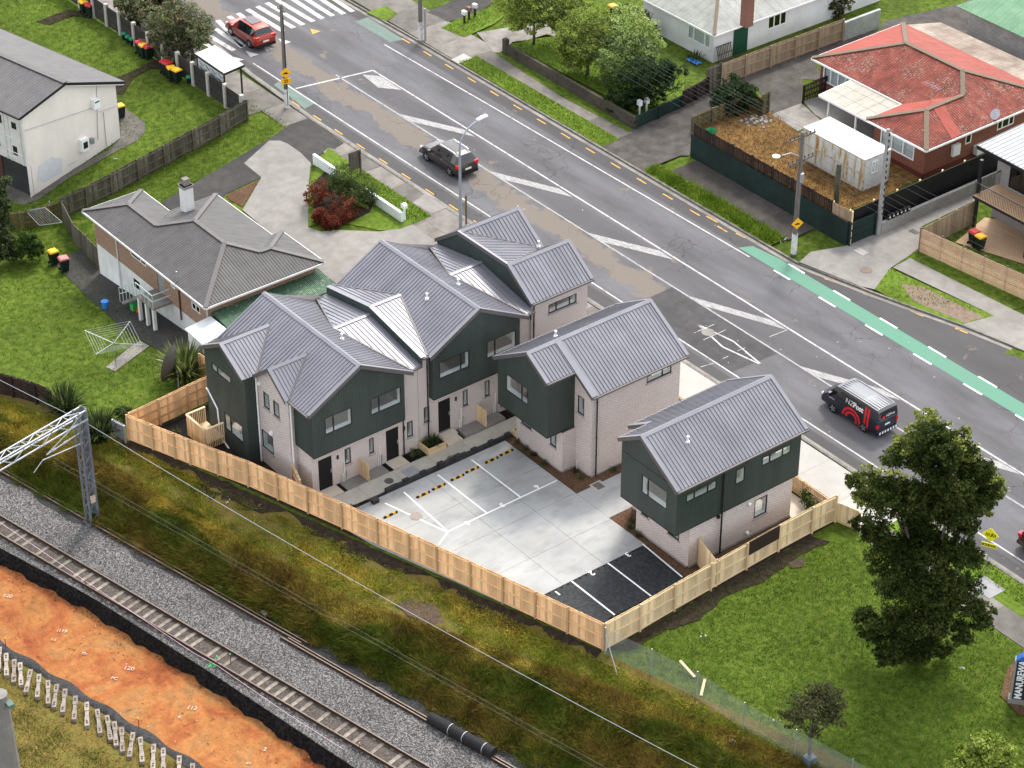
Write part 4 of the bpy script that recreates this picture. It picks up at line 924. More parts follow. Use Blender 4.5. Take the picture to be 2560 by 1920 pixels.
    for (a0, a1, z0, z1) in doors: MB().box(-20.34, -20.26, a1+.32, a1+.42, 1.75+dz, 1.98+dz).build('wall_light', DARKM, t)
    return t
row_unit('townhouse', 'end terrace townhouse with dark gabled end block and brick side behind timber fence', 0, 0, True, -4.3, 3.08,
    [(-3.87, -2.95, 0.03, 2.15), (.77, 1.65, .03, 2.15)],
    [(-2.07, -1.67, 1.1, 2.15), (-.39, -.08, 1.1, 2.13), (2.25, 2.65, 1.08, 2.13)],
    [(-3.58, -1.77, 4.03, 5.18, (.32,)), (-.49, 1.60, 4.03, 5.16, (.27,))], 0)
row_unit('townhouse', 'middle terrace townhouse with dark gable above the yucca planter', 8.25, .47, False, 3.1, 11.18,
    [(4.48, 5.35, .42, 2.6), (9.0, 9.9, .42, 2.6)],
    [(3.46, 3.85, 1.57, 2.63), (6.25, 6.6, 1.55, 2.62), (7.85, 8.2, 1.55, 2.62)],
    [(4.28, 6.42, 4.5, 5.65, (.72,)), (7.68, 9.82, 4.5, 5.68, (.28,))], .0)
roofvent(-26.9, -4.04, 6.4, 'white vent pipe on the end townhouse gablet slope above the dark block')
roofvent(-23.34, .07, 7.2, 'white vent pipe on the end townhouse slope facing the street')
roofvent(-23.17, 5.89, 7.7, 'white vent pipe on the middle townhouse slope facing the railway')
roofvent(-23.32, 8.24, 7.7, 'white vent pipe on the middle townhouse slope facing the street')

# street end of the terrace
t = thing('townhouse', 'street end terrace townhouse with sawtooth roof and high brick window', 'townhouse', (-24.5, 13.3, 0))
V0, V1 = 11.2, 15.45; ZR, ZE = 8.38, 6.78; u1, u2, ue, ub = -27.2, -22.4, -20.12, -29.5
kE = (ZR-ZE)/(ue-u2)
cladding(t, 'v', V0, -1, [(ub+.1, 5.6), (ue-.12, 5.6), (ue-.12, ZE-.06), (u2, ZR-.07), (u1, ZR-.07), (ub+.1, ZE-.06)])
ew = [(12.5, 14.6, 5.52, 6.14, (.28, .76))]
wall('brick_wall', t, 'u', -20.25, 1, [(V0, 0), (V1, 0), (V1, ZE-.04), (V0, ZE-.04)], BRICK, H(ew))
wins(t, 'u', -20.25, 1, ew, brick_sill=True)
wall('brick_wall', t, 'v', V0, -1, [(-20.6, 0), (-20.25, 0), (-20.25, 5.7), (-20.6, 5.7)], BRICK)
wall('street_wall', t, 'v', V1, 1, [(ub+.1, 0), (-20.25, 0), (-20.25, ZE-.1), (u2, ZR-.1), (-24.8, ZR-1.8), (u1, ZR-.1), (ub+.1, ZE-.1)][:2]+[(-20.25, ZE-.2), (ub+.1, ZE-.2)], BRICK)
wall('rear_wall', t, 'u', ub+.1, -1, [(V0, 0), (V1, 0), (V1, ZE-.1), (V0, ZE-.1)], BRICK)
room(t, ub+.2, -20.35, V0+.1, V1-.1, 3.6, 6.6)
vn, vf = V0-.08, V1+.3; X = (-24.8, vf, ZR-kE*2.4)
n1, n2, f1, f2 = (u1, vn, ZR), (u2, vn, ZR), (u1, vf, ZR), (u2, vf, ZR)
roof(t, [n2, f2, (ue, vf, ZE), (ue, vn, ZE)], (1, 0, -kE)); roof(t, [n1, f1, (ub, vf, ZE), (ub, vn, ZE)], (-1, 0, -kE))
roof(t, [n1, f1, X], (1, 0, -kE)); roof(t, [n2, f2, X], (-1, 0, -kE)); roof(t, [n1, n2, X], (0, 1, (X[2]-ZR)/(vf-vn)))
ridge_cap(t, n1, f1, kE); ridge_cap(t, n2, f2, kE)
barge(t, n2, (ue, vn, ZE), (0, -1, 0)); barge(t, n1, (ub, vn, ZE), (0, -1, 0)); barge(t, n1, n2, (0, -1, 0), .12)
barge(t, f2, (ue, vf, ZE), (0, 1, 0)); barge(t, f1, (ub, vf, ZE), (0, 1, 0)); barge(t, f1, X, (0, 1, 0)); barge(t, f2, X, (0, 1, 0))
gutter(t, (ue, vn, ZE), (ue, vf, ZE), (1, 0, 0)); downpipe(t, -20.18, V0+.16, 0, ZE-.1)
for a in (n1, n2): flash(t, a, X, .1, .012, .05, m=FASC)
roofvent(-24.6, 15.2, 7.1, 'white vent pipe in the valley of the sawtooth roof')

# detached houses C (beside the terrace path) and D (by the street fence)
KC = .61
t = thing('townhouse', 'detached brick townhouse with dark upper box in the middle of the site', 'townhouse', (-14.9, 12, 0))
ZR, ur = 7.7, -15.2; zc_ = lambda u: ZR-KC*abs(u-ur)
cw = [(-17.25, -15.22, 4.08, 5.22, (.72,))]
cladding(t, 'v', 7.0, -1, [(-18.0, 2.8), (-13.5, 2.8), (-13.5, zc_(-13.5)-.07), (ur, ZR-.07), (-18.0, zc_(-18)-.07)], H(cw)); wins(t, 'v', 7.0, -1, cw)
cladding(t, 'u', -13.5, 1, [(7.0, 2.8), (9.0, 2.8), (9.0, zc_(-13.5)-.07), (7.0, zc_(-13.5)-.07)])
cladding(t, 'u', -18.0, -1, [(7.0, 2.8), (9.0, 2.8), (9.0, zc_(-18)-.07), (7.0, zc_(-18)-.07)])
MB().box(-18.0, -13.502, 7.002, 9.0, 2.74, 2.8).build('soffit', CLADB, t)
lw = [(-17.05, -16.16, 1.47, 2.6), (-14.42, -13.88, 1.45, 2.6)]
wall('brick_wall', t, 'v', 8.0, -1, [(-17.55, -.35), (-13.35, -.35), (-13.35, 2.78), (-17.55, 2.78)], BRICK, H(lw)); wins(t, 'v', 8.0, -1, lw, brick_sill=True)
wall('brick_wall', t, 'u', -13.35, 1, [(8.0, -.35), (9.0, -.35), (9.0, 2.78), (8.0, 2.78)], BRICK)
mw = [(-13.2, -12.66, 3.92, 5.08)]
wall('brick_wall', t, 'v', 8.98, -1, [(-13.52, -.35), (-11.98, -.35), (-11.98, zc_(-11.98)-.08), (-13.52, zc_(-13.52)-.08)], BRICK, H(mw)); wins(t, 'v', 8.98, -1, mw, brick_sill=True)
sw = [(12.98, 14.82, 4.84, 5.40, (.64,))]
wall('brick_wall', t, 'u', -11.98, 1, [(8.98, -.35), (15.5, -.35), (15.5, zc_(-11.98)-.08), (8.98, zc_(-11.98)-.08)], BRICK, H(sw)); wins(t, 'u', -11.98, 1, sw, brick_sill=True)
MB().box(-17.57, -13.33, 7.982, 8.1, -.35, .12).box(-13.45, -11.962, 8.962, 9.1, -.35, .12).box(-12.1, -11.96, 8.962, 15.5, -.35, .12).box(-13.45, -13.332, 7.982, 9.1, -.35, .118).build('plinth', PLINTH, t)
wall('rear_wall', t, 'u', -17.95, -1, [(9.0, -.3), (15.5, -.3), (15.5, 5.9), (9.0, 5.9)], BRICK); wall('street_wall', t, 'v', 15.5, 1, [(-17.95, 0), (-11.98, 0), (-11.98, 5.6), (ur, ZR-.1), (-17.95, 5.9)], BRICK, [(-17.4, -14.9, 3.2, 5.3), (-14.4, -12.4, 3.2, 5.3), (-17.4, -14.9, .2, 2.4), (-14.4, -12.4, .2, 2.4)])  # street side unseen; its openings are added to brighten the rooms
room(t, -17.85, -12.1, 9.1, 15.4, .05, 2.72); room(t, -17.5, -13.45, 8.1, 9.1, .05, 2.72); room(t, -17.85, -12.1, 9.0, 15.4, 2.92, 5.55); room(t, -17.9, -13.6, 7.1, 9.0, 2.92, 5.6)
va, vb, vs_ = 6.85, 15.95, 8.86
roof(t, [(ur, va, ZR), (ur, vb, ZR), (-18.2, vb, zc_(-18.2)), (-18.2, va, zc_(-18.2))], (-1, 0, -KC))
roof(t, [(ur, va, ZR), (ur, vs_, ZR), (-13.38, vs_, zc_(-13.38)), (-13.38, va, zc_(-13.38))], (1, 0, -KC)); roof(t, [(ur, vs_, ZR), (ur, vb, ZR), (-11.82, vb, zc_(-11.82)), (-11.82, vs_, zc_(-11.82))], (1, 0, -KC))
ridge_cap(t, (ur, va, ZR), (ur, vb, ZR), KC)
barge(t, (ur, va, ZR), (-13.38, va, zc_(-13.38)), (0, -1, 0)); barge(t, (ur, va, ZR), (-18.2, va, zc_(-18.2)), (0, -1, 0))
barge(t, (-13.38, vs_, zc_(-13.38)), (-11.82, vs_, zc_(-11.82)), (0, -1, 0), .34); barge(t, (ur, vs_, ZR-.0), (-13.38, vs_, zc_(-13.38)), (0, -1, 0), .34, .02)
barge(t, (ur, vb, ZR), (-11.82, vb, zc_(-11.82)), (0, 1, 0)); barge(t, (ur, vb, ZR), (-18.2, vb, zc_(-18.2)), (0, 1, 0))
gutter(t, (-11.82, vs_, zc_(-11.82)), (-11.82, vb, zc_(-11.82)), (1, 0, 0)); gutter(t, (-13.38, va, zc_(-13.38)), (-13.38, vs_-.03, zc_(-13.38)), (1, 0, 0)); gutter(t, (-18.2, va, zc_(-18.2)), (-18.2, vb, zc_(-18.2)), (-1, 0, 0))
downpipe(t, -11.90, 9.3, -.2, 5.5)
roofvent(-16.2, 9.75, 7.15, 'white vent pipe on the brick townhouse in the middle of the site')

KD = .63
t = thing('townhouse', 'detached townhouse with long dark upper storey beside the park fence', 'townhouse', (-5, 11.4, 0))
ZR, ur = 7.72, -5.2; zd = lambda u: ZR-KD*abs(u-ur)
dw = [(-5.16, -3.1, 4.02, 5.24, (.25,))]
cladding(t, 'v', 6.78, -1, [(-6.85, 2.8), (-2.33, 2.8), (-2.33, zd(-2.33)-.07), (ur, ZR-.07), (-6.85, zd(-6.85)-.07)], H(dw)); wins(t, 'v', 6.78, -1, dw)
MB().box(-6.85, -2.33, 6.768, 6.782, 5.86, 5.885).build('joint_trim', CLADB, t)
rw = [(7.44, 9.6, 4.65, 5.23, (.27, .71)), (10.98, 11.64, 4.22, 5.22), (12.88, 15.02, 4.60, 5.19, (.27, .71))]
cladding(t, 'u', -2.33, 1, [(6.78, 2.8), (15.75, 2.8), (15.75, zd(-2.33)-.07), (6.78, zd(-2.33)-.07)], H(rw)); wins(t, 'u', -2.33, 1, rw)
cladding(t, 'u', -6.85, -1, [(6.78, 2.8), (8.85, 2.8), (8.85, zd(-6.85)-.07), (6.78, zd(-6.85)-.07)])
cladding(t, 'v', 15.75, 1, [(-8.3, 2.8), (-2.33, 2.8), (-2.33, zd(-2.33)-.07), (ur, ZR-.07), (-8.3, zd(-8.3)-.07)], [(-7.9, -5.6, 3.2, 5.3), (-5.0, -2.8, 3.2, 5.3)])  # unseen upper openings added so daylight reaches the rooms
MB().box(-6.85, -2.332, 6.782, 15.74, 2.74, 2.8).build('soffit', CLADB, t)
lw = [(-6.3, -5.72, 1.42, 2.6), (-4.1, -3.2, 1.40, 2.6)]
wall('brick_wall', t, 'v', 7.87, -1, [(-6.72, -.2), (-2.4, -.2), (-2.4, 2.78), (-6.72, 2.78)], BRICK, H(lw)); wins(t, 'v', 7.87, -1, lw, brick_sill=True)
gw = [(12.6, 13.54, 1.17, 2.4)]
wall('brick_wall', t, 'u', -2.4, 1, [(7.87, -.2), (15.4, -.2), (15.4, 2.78), (7.87, 2.78)], BRICK, H(gw)); wins(t, 'u', -2.4, 1, gw, brick_sill=True)
wall('brick_wall', t, 'u', -6.72, -1, [(7.87, -.2), (9.0, -.2), (9.0, 2.78), (7.87, 2.78)], BRICK); wall('brick_wall', t, 'v', 9.0, -1, [(-8.3, -.2), (-6.7, -.2), (-6.7, zd(-6.7)-.1), (-8.3, zd(-8.3)-.1)], BRICK)
wall('rear_wall', t, 'u', -8.3, -1, [(9.0, -.2), (15.4, -.2), (15.4, 5.6), (9.0, 5.6)], BRICK); wall('street_wall', t, 'v', 15.4, 1, [(-8.3, 0), (-2.4, 0), (-2.4, 2.78), (-8.3, 2.78)], BRICK, [(-7.9, -5.6, .2, 2.4), (-5.0, -2.8, .2, 2.4)])  # unseen lower openings added to light the ground floor
MB().box(-6.74, -2.382, 7.852, 7.95, -.2, .14).box(-2.5, -2.38, 7.852, 15.4, -.2, .14).build('plinth', PLINTH, t)
room(t, -8.2, -2.5, 9.0, 15.3, .05, 2.72); room(t, -6.6, -2.5, 7.97, 9.0, .05, 2.72); room(t, -6.75, -2.45, 6.9, 15.6, 2.92, 5.55)
va, vb, vs_ = 6.62, 16.02, 8.72
roof(t, [(ur, va, ZR), (ur, vb, ZR), (-2.18, vb, zd(-2.18)), (-2.18, va, zd(-2.18))], (1, 0, -KD))
roof(t, [(ur, va, ZR), (ur, vs_, ZR), (-6.98, vs_, zd(-6.98)), (-6.98, va, zd(-6.98))], (-1, 0, -KD)); roof(t, [(ur, vs_, ZR), (ur, vb, ZR), (-8.55, vb, zd(-8.55)), (-8.55, vs_, zd(-8.55))], (-1, 0, -KD))
ridge_cap(t, (ur, va, ZR), (ur, vb, ZR), KD)
barge(t, (ur, va, ZR), (-2.18, va, zd(-2.18)), (0, -1, 0)); barge(t, (ur, va, ZR), (-6.98, va, zd(-6.98)), (0, -1, 0)); barge(t, (-6.98, vs_, zd(-6.98)), (-8.55, vs_, zd(-8.55)), (0, -1, 0), .4)
barge(t, (ur, vb, ZR), (-2.18, vb, zd(-2.18)), (0, 1, 0)); barge(t, (ur, vb, ZR), (-8.55, vb, zd(-8.55)), (0, 1, 0))
gutter(t, (-2.18, va, zd(-2.18)), (-2.18, vb, zd(-2.18)), (1, 0, 0)); gutter(t, (-8.55, vs_, zd(-8.55)), (-8.55, vb, zd(-8.55)), (-1, 0, 0)); gutter(t, (-6.98, va, zd(-6.98)), (-6.98, vs_, zd(-6.98)), (-1, 0, 0))
downpipe(t, -2.26, 10.05, -.1, 5.7, None, .05)
for (y, z) in ((12.15, 2.4), (12.13, .45)): MB().lathe((-2.4, y, z), [(.09, 0), (.11, .1), (.06, .16)], 10, 'x').build('wall_vent', PVC, t)
MB().box(-2.4, -2.26, 9.78, 9.94, 2.52, 2.7).build('meter_box', DARKM, t); MB().box(-2.33, -2.18, 11.5, 11.72, 5.5, 5.62).build('flood_light', DARKM, t)
roofvent(-4.05, 8.95, 7.02, 'white vent pipe on the long dark townhouse by the park')
# ------------------------------------------------------------------ neighbouring buildings
def rplane(parent, pts, m, th=.07, name='roof'):
    P = [Vector(p) for p in pts]; nn = Vector((0, 0, 0))
    for i in range(len(P)): nn += P[i].cross(P[(i+1) % len(P)])
    if nn.z < 0: P = P[::-1]; nn = -nn
    nn.normalize(); return MB().prism([p-nn*th for p in P], nn*th).build(name, m, parent)
def cap(parent, p, q, m, w_=.3, name='ridge_cap'):
    return MB().bar(Vector(p)+Vector((0, 0, .03)), Vector(q)+Vector((0, 0, .03)), w_, .05).build(name, m, parent)
def winpx(parent, i, j, x0, y0, x1, y1, axis, c, sg, **kw):
    f = on_u if axis == 'u' else on_v
    a = f(i, j, x0, y0, c); b = f(i, j, x1, y1, c)
    return window(parent, axis, c, sg, min(a[0], b[0]), max(a[0], b[0]), min(a[1], b[1]), max(a[1], b[1]), **kw)
DARKG = glassmat('old_glass', (.35, .38, .38), 1.6)
CURT = mat('net_curtain', [(.45, .46, .48), (.6, .61, .63)], 8, rough=.9, stretch=(6, 6, .3))
# --- brick house with the grey hip roof
RB = brickmat('brown_brick', (.30, .165, .10), (.23, .12, .075), (.30, .26, .22), .23, .086, .012)
GA = corrmat('grey_iron_a', [(.048, .044, .045), (.070, .065, .066)], (1, 0), .2, .6, depth=.9); GB = corrmat('grey_iron_b', [(.048, .044, .045), (.070, .065, .066)], (0, 1), .2, .6, depth=.9)
GCAP = mat('grey_ridge', [(.08, .075, .073), (.105, .10, .098)], 3, rough=.6)
PWHT = mat('aged_white_paint', [(.55, .55, .53), (.7, .7, .69)], 1.5, rough=.8, big=(.6, .15), stretch=(1, 1, .4))
t = thing('brick_house', 'brown brick house with grey corrugated hip roof and white basement wall', 'house', (-44, 2.5, -.6))
k = .3125; e = 3.2
A, B, C_, D_, E_, F_, G_, H_ = (-51.3, -1.1, e), (-36.4, -1.1, e), (-36.4, 7.6, e), (-41.2, 7.6, e), (-41.2, 6.85, e), (-47.85, 6.85, e), (-47.85, 3.3, e), (-51.3, 3.3, e)
W1, W2 = (-49.1, 1.1, e+k*2.2), (-45.65, 1.1, e+k*2.2); M1, M2 = (-43.875, 2.875, e+k*3.975), (-40.375, 2.875, e+k*3.975); Q1, Q2 = (-38.8, 5.2, e+k*2.4), (-38.8, 4.45, e+k*2.4)
rplane(t, [A, B, M2, M1, W2, W1], GA); rplane(t, [A, W1, H_], GB); rplane(t, [H_, W1, W2, G_], GA); rplane(t, [G_, W2, M1, F_], GB)
rplane(t, [F_, M1, M2, Q2, E_], GA); rplane(t, [B, C_, Q1, Q2, M2], GB); rplane(t, [C_, D_, Q1], GA); rplane(t, [D_, E_, Q2, Q1], GB)
for p, q in ((A, W1), (H_, W1), (W1, W2), (W2, M1), (F_, M1), (M1, M2), (M2, B), (M2, Q2), (Q2, Q1), (Q1, C_), (Q1, D_)): cap(t, p, q, GCAP)
for p, q in ((A, B), (B, C_), (A, H_), (H_, G_), (F_, E_), (C_, D_)): MB().bar(Vector(p)-Vector((0, 0, .09)), Vector(q)-Vector((0, 0, .09)), .13, .13).build('gutter', PWHT, t)
wv = -.62
wl = []
for (x0, y0, x1, y1, mu) in ((838, -40, 940, 70, (.65,)), (1098, 175, 1126, 215, ()), (1232, 290, 1288, 375, (.5,))):
    a = on_v(0, 1, x0, y0, wv); b = on_v(0, 1, x1, y1, wv); wl.append((min(a[0], b[0]), max(a[0], b[0]), max(min(a[1], b[1]), .95), min(max(a[1], b[1]), 3.0), mu))
da = on_v(0, 1, 1005, 95, wv)[0]; dr = (da, da+.85, 1.0, 2.95)
wall('brick_wall', t, 'v', wv, -1, [(-50.8, .85), (-36.9, .85), (-36.9, 3.15), (-50.8, 3.15)], RB, H(wl)+[dr]); wins(t, 'v', wv, -1, wl, frame_m=WHITE, glass=DARKG, sill=False)
d = MB().box(dr[0], dr[1], wv+.05, wv+.09, dr[2], dr[3]).build('screen_door', GALV, t)
wall('basement_wall', t, 'v', wv+.03, -1, [(-50.8, -1.6), (-36.9, -1.6), (-36.9, .86), (-50.8, .86)], PWHT, [(-46.3, -45.4, -.35, .45)]); window(t, 'v', wv+.03, -1, -46.3, -45.4, -.35, .45, frame_m=WHITE, glass=DARKG, sill=False)
wall('brick_wall', t, 'u', -50.8, -1, [(wv, -1.6), (3.0, -1.6), (3.0, 3.15), (wv, 3.15)], RB); wall('brick_wall', t, 'u', -36.9, 1, [(wv, -.6), (7.2, -.6), (7.2, 3.15), (wv, 3.15)], RB)
wall('rear_wall', t, 'v', 6.4, 1, [(-47.3, -.6), (-36.9, -.6), (-36.9, 3.15), (-47.3, 3.15)], RB); wall('rear_wall', t, 'v', 2.9, 1, [(-50.8, -.8), (-47.3, -.8), (-47.3, 3.15), (-50.8, 3.15)], RB); wall('rear_wall', t, 'u', -47.3, -1, [(2.9, -.8), (6.4, -.8), (6.4, 3.15), (2.9, 3.15)], RB)
p = T(0, 0, 1205, 1318, z=4.0); ch = MB(); ch.box(p.x-.33, p.x+.33, p.y-.33, p.y+.33, 3.5, 5.5); cho = ch.build('chimney', PWHT, t)
MB().box(p.x-.38, p.x+.38, p.y-.38, p.y+.38, 5.35, 5.5).box(p.x-.2, p.x+.2, p.y-.2, p.y+.2, 5.5, 5.95).build('chimney_cap', CONC, cho)
p = T(0, 1, 1138, 140, z=3.5); MB().tube([(p.x, p.y, 3.2), (p.x, p.y, 3.95)], .06, 8).build('flue', GALV, t)
for x in (-37.0, -47.9): MB().tube([(x, wv-.06, 3.1), (x, wv-.06, -1.2)], .045, 8).build('downpipe', PWHT, t)
MB().tube([(-40.3, wv-.06, 3.1), (-40.3, wv-.06, .2)], .05, 8).build('downpipe', mat('brown_pipe', (.08, .03, .02)), t)
# landing and stairs at the back door
LG = mat('pale_green_paint', (.42, .50, .47), rough=.7)
st = thing('back_stairs', 'pale green railed landing and stairs behind the brick house', 'stairs', (-42, -1.8, -.8))
MB().box(da-.3, da+1.7, -2.0, -.66, .86, 1.0).build('landing', CONC_OLD, st)
for x in (da-.2, da+.7, da+1.55): MB().box(x-.1, x+.1, -2.0, -1.8, -1.2, .86).build('post', PWHT, st)
for i in range(8): MB().box(da-.3-(i+1)*.28, da-.3-i*.28+.02, -1.95, -.95, .86-.19*(i+1), .93-.19*(i+1)).build('step', CONC_OLD, st)
mb = MB(); Z0 = 1.0
for x in np.linspace(da-.3, da+1.7, 5): mb.tube([(x, -2.0, Z0), (x, -2.0, Z0+.95)], .025, 6)
for z in (.5, .95): mb.bar((da-.3, -2.0, Z0+z), (da+1.7, -2.0, Z0+z), .05, .06); mb.bar((da+1.7, -2.0, Z0+z), (da+1.7, -.7, Z0+z), .05, .06)
mb.bar((da-.3, -2.0, Z0+.95), (da-2.6, -2.0, Z0-.55), .05, .06); mb.bar((da-.3, -2.0, Z0+.5), (da-2.6, -2.0, Z0-1.0), .05, .06)
for i in range(1, 6): mb.tube([(da-.3-i*.46, -2.0, Z0-.30*i-.1), (da-.3-i*.46, -2.0, Z0+.95-.30*i)], .025, 6)
mb.build('handrail', LG, st)
# green lean-to and little white shed roof
GRN = corrmat('mossy_green_iron', [(.035, .085, .05), (.06, .125, .075)], (0, 1), .11, .7, depth=.9, spots=(5.5, .74, (.20, .24, .15)))
t = thing('lean_to_shed', 'mossy green corrugated lean-to against the brick house', 'shed', (-36, 3.5, 0))
rplane(t, [(-37.3, -.45, 2.45), (-34.85, -.45, 2.1), (-34.85, 7.55, 2.1), (-37.3, 7.55, 2.45)], GRN)
mb = MB(); mb.box(-36.85, -34.95, -.35, 7.4, -.5, 2.05); mb.build('wall', mat('dark_green_wall', (.02, .05, .035)), t)
WI = corrmat('white_iron', [(.62, .63, .64), (.74, .75, .76)], (1, 0), .11, .5, depth=.8)
t = thing('garden_shed', 'small white corrugated shed at the corner of the brick house', 'shed', (-35.6, -1.5, -.4))
rplane(t, [(-36.75, -2.45, 2.05), (-34.5, -2.55, 2.05), (-34.7, -.62, 2.25), (-36.75, -.62, 2.25)], WI); MB().box(-36.6, -34.7, -2.35, -.7, -.8, 2.0).build('wall', PWHT, t)

# --- white apartment block on the left
APW = mat('cream_render', [(.70, .64, .585), (.78, .72, .66)], 1.0, rough=.9, big=(.35, .06), stretch=(1, 1, .35), bump=.1, bscale=30)
L = T(0, 0, 205, 1265); Rr = T(0, 0, 778, 885); td = Vector((Rr.x-L.x, Rr.y-L.y, 0)); wl_ = td.length; td.normalize(); bk = Vector((-td.y, td.x, 0))
def onap(i, j, x, y, off=0.0):   # point of the gable plane
    d = Vector(ray(*px_of(i, j, x, y))); nn = Vector((td.y, -td.x, 0)); o = L+nn*off; tt = (o-Vector((CAMX, CAMY, CAMH))).dot(nn)/d.dot(nn)
    return Vector((CAMX, CAMY, CAMH))+d*tt
ap = thing('apartment_block', 'cream rendered apartment block with grey iron gable roof and garages', 'building', tuple(L))
apx = onap(0, 0, 400, 530); e0 = onap(0, 0, 145, 720).z; e1 = onap(0, 0, 745, 520).z; ez = (e0+e1)/2
GR_C = corrmat('block_iron', [(.06, .055, .058), (.082, .076, .078)], (td.y*-1, td.x) if 0 else (bk.x, bk.y), .26, .55, depth=.7, bd=.03)
a_ = (apx-L).dot(td); LEN = 26
mid = L+td*a_; 
mb = MB(); mb.add([(L.x, L.y, L.z-.3), (Rr.x, Rr.y, Rr.z-.3), (Rr.x, Rr.y, e1), (mid.x, mid.y, apx.z-.1), (L.x, L.y, e0)], [(0, 1, 2, 3, 4)]); mb.build('gable_wall', APW, ap)
lz = L.z-.3; q = L+bk*LEN; p2 = Rr+bk*LEN
SIDEW = mat('panelled_render', [(.50, .485, .46), (.6, .585, .56)], 1.2, rough=.9, big=(.4, .1))
gh = 2.35
def side(a0, a1, z0, z1, m, nm, off=0.0, th=.04):
    n_ = -td; P = [L+bk*a0+n_*off, L+bk*a1+n_*off]
    return MB().prism([(P[0].x, P[0].y, z0), (P[1].x, P[1].y, z0), (P[1].x, P[1].y, z1), (P[0].x, P[0].y, z1)], n_*th).build(nm, m, ap)
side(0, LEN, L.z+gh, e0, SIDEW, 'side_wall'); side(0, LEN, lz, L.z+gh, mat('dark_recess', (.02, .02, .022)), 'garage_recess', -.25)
RDOOR = corrmat('roller_door', [(.03, .03, .035), (.045, .045, .05)], (0, 0), .1, .5)
for a0 in np.arange(.25, 20, 3.0):
    side(a0, a0+2.6, L.z+.02, L.z+gh-.05, RDOOR, 'garage_door', -.12); side(a0+2.6, a0+3.0, lz, L.z+gh, mat('red_brown_post', (.07, .025, .018)), 'garage_pier', -.06) if a0 < 12 else None
for (a0, z0, w_, h_) in ((.9, 3.2, .45, .7), (2.7, 3.35, .7, 1.1), (2.2, 5.3, 1.1, .65), (4.6, 3.3, .7, 1.1), (.7, 5.3, .5, .5), (6.5, 3.3, .7, 1.1)):
    wn_ = side(a0, a0+w_, L.z+z0-.3, L.z+z0-.3+h_, DARKM, 'window', .01); 
mb = MB()
for a0 in (.35, 1.55, 2.0, 3.6): p = L+bk*a0-td*.07; mb.tube([(p.x, p.y, L.z+gh), (p.x, p.y, e0-.5)], .03, 6)
for (a0, a1, z) in ((.35, 3.6, 4.2), (.35, 2.0, 3.1), (1.0, 5, 2.7)):
    p = L+bk*a0-td*.07; p3 = L+bk*a1-td*.07; mb.tube([(p.x, p.y, L.z+z), (p3.x, p3.y, L.z+z)], .03, 6)
p = L-td*.06+Vector((td.y, -td.x, 0))*.02; mb.tube([(p.x, p.y, L.z), (p.x, p.y, e0)], .05, 6)
mb.build('waste_pipes', PWHT, ap)
MB().prism([(Rr.x, Rr.y, Rr.z-.4), (p2.x, p2.y, Rr.z-.4), (p2.x, p2.y, e1), (Rr.x, Rr.y, e1)], td*-.05).build('side_wall', SIDEW, ap)
fr = Vector((td.y, -td.x, 0))
def rp(a, z, b): v = L+td*a-bk*b*-1; return (v.x, v.y, z)
ovh = .5; slope = (apx.z-ez)/(wl_/2)
pl_ = L-td*ovh+fr*.35; pr_ = Rr+td*ovh+fr*.35; pm = mid+fr*.35
zl_, zr_ = e0-.1, e1-.1
rplane(ap, [(pl_.x, pl_.y, zl_), (pm.x, pm.y, apx.z+.1), tuple((pm+bk*LEN).xy)+(apx.z+.1,), tuple((pl_+bk*LEN).xy)+(zl_,)], GR_C, .1)
rplane(ap, [(pr_.x, pr_.y, zr_), (pm.x, pm.y, apx.z+.1), tuple((pm+bk*LEN).xy)+(apx.z+.1,), tuple((pr_+bk*LEN).xy)+(zr_,)], GR_C, .1)
cap(ap, (pm.x, pm.y, apx.z+.1), tuple((pm+bk*LEN).xy)+(apx.z+.1,), GCAP, .4)
for a, za in ((pl_, zl_), (pr_, zr_)):
    MB().bar((a.x, a.y, za-.1), (pm.x, pm.y, apx.z), .05, .2).build('barge_board', DARKM, ap); MB().bar((a.x+bk.x*.06, a.y+bk.y*.06, za-.25), (pm.x+bk.x*.06, pm.y+bk.y*.06, apx.z-.15), .05, .1).build('white_trim', WHITE, ap)
    c = a+bk*LEN; MB().bar((a.x, a.y, za-.08), (c.x, c.y, za-.08), .14, .14).build('gutter', DARKM, ap)
for (x, y, w_, h_, m_, nm) in ((607, 662, .55, .72, PVC, 'water_heater'), (533, 925, .66, .95, PVC, 'meter_cabinet'), (582, 900, .22, .42, GALV, 'meter_box')):
    p = onap(0, 0, x, y, .0); c = p
    bx_ = MB().prism([c-td*w_/2-Vector((0, 0, h_/2)), c+td*w_/2-Vector((0, 0, h_/2)), c+td*w_/2+Vector((0, 0, h_/2)), c-td*w_/2+Vector((0, 0, h_/2))], fr*.3).build(nm, m_, ap)
    if nm == 'meter_cabinet': c2 = c+fr*.301; MB().prism([c2-td*.2-Vector((0, 0, .25)), c2+td*.2-Vector((0, 0, .25)), c2+td*.2+Vector((0, 0, .25)), c2-td*.2+Vector((0, 0, .25))], fr*.01).build('glass_panel', DARKM, bx_)
    if nm == 'water_heater': c2 = c+fr*.301+Vector((0, 0, .18)); MB().prism([c2-td*.2-Vector((0, 0, .05)), c2+td*.2-Vector((0, 0, .05)), c2+td*.2+Vector((0, 0, .05)), c2-td*.2+Vector((0, 0, .05))], fr*.01).build('vent_slot', DARKM, bx_)
mb = MB()
for pts in (((160, 840), (590, 695)), ((640, 720), (750, 680)), ((620, 530), (630, 900)), ((665, 720), (685, 940)), ((440, 1060), (500, 1030))):
    mb.tube([onap(0, 0, *pts[0], .05), onap(0, 0, *pts[1], .05)], .022, 5)
mb.build('conduit', GALV, ap)
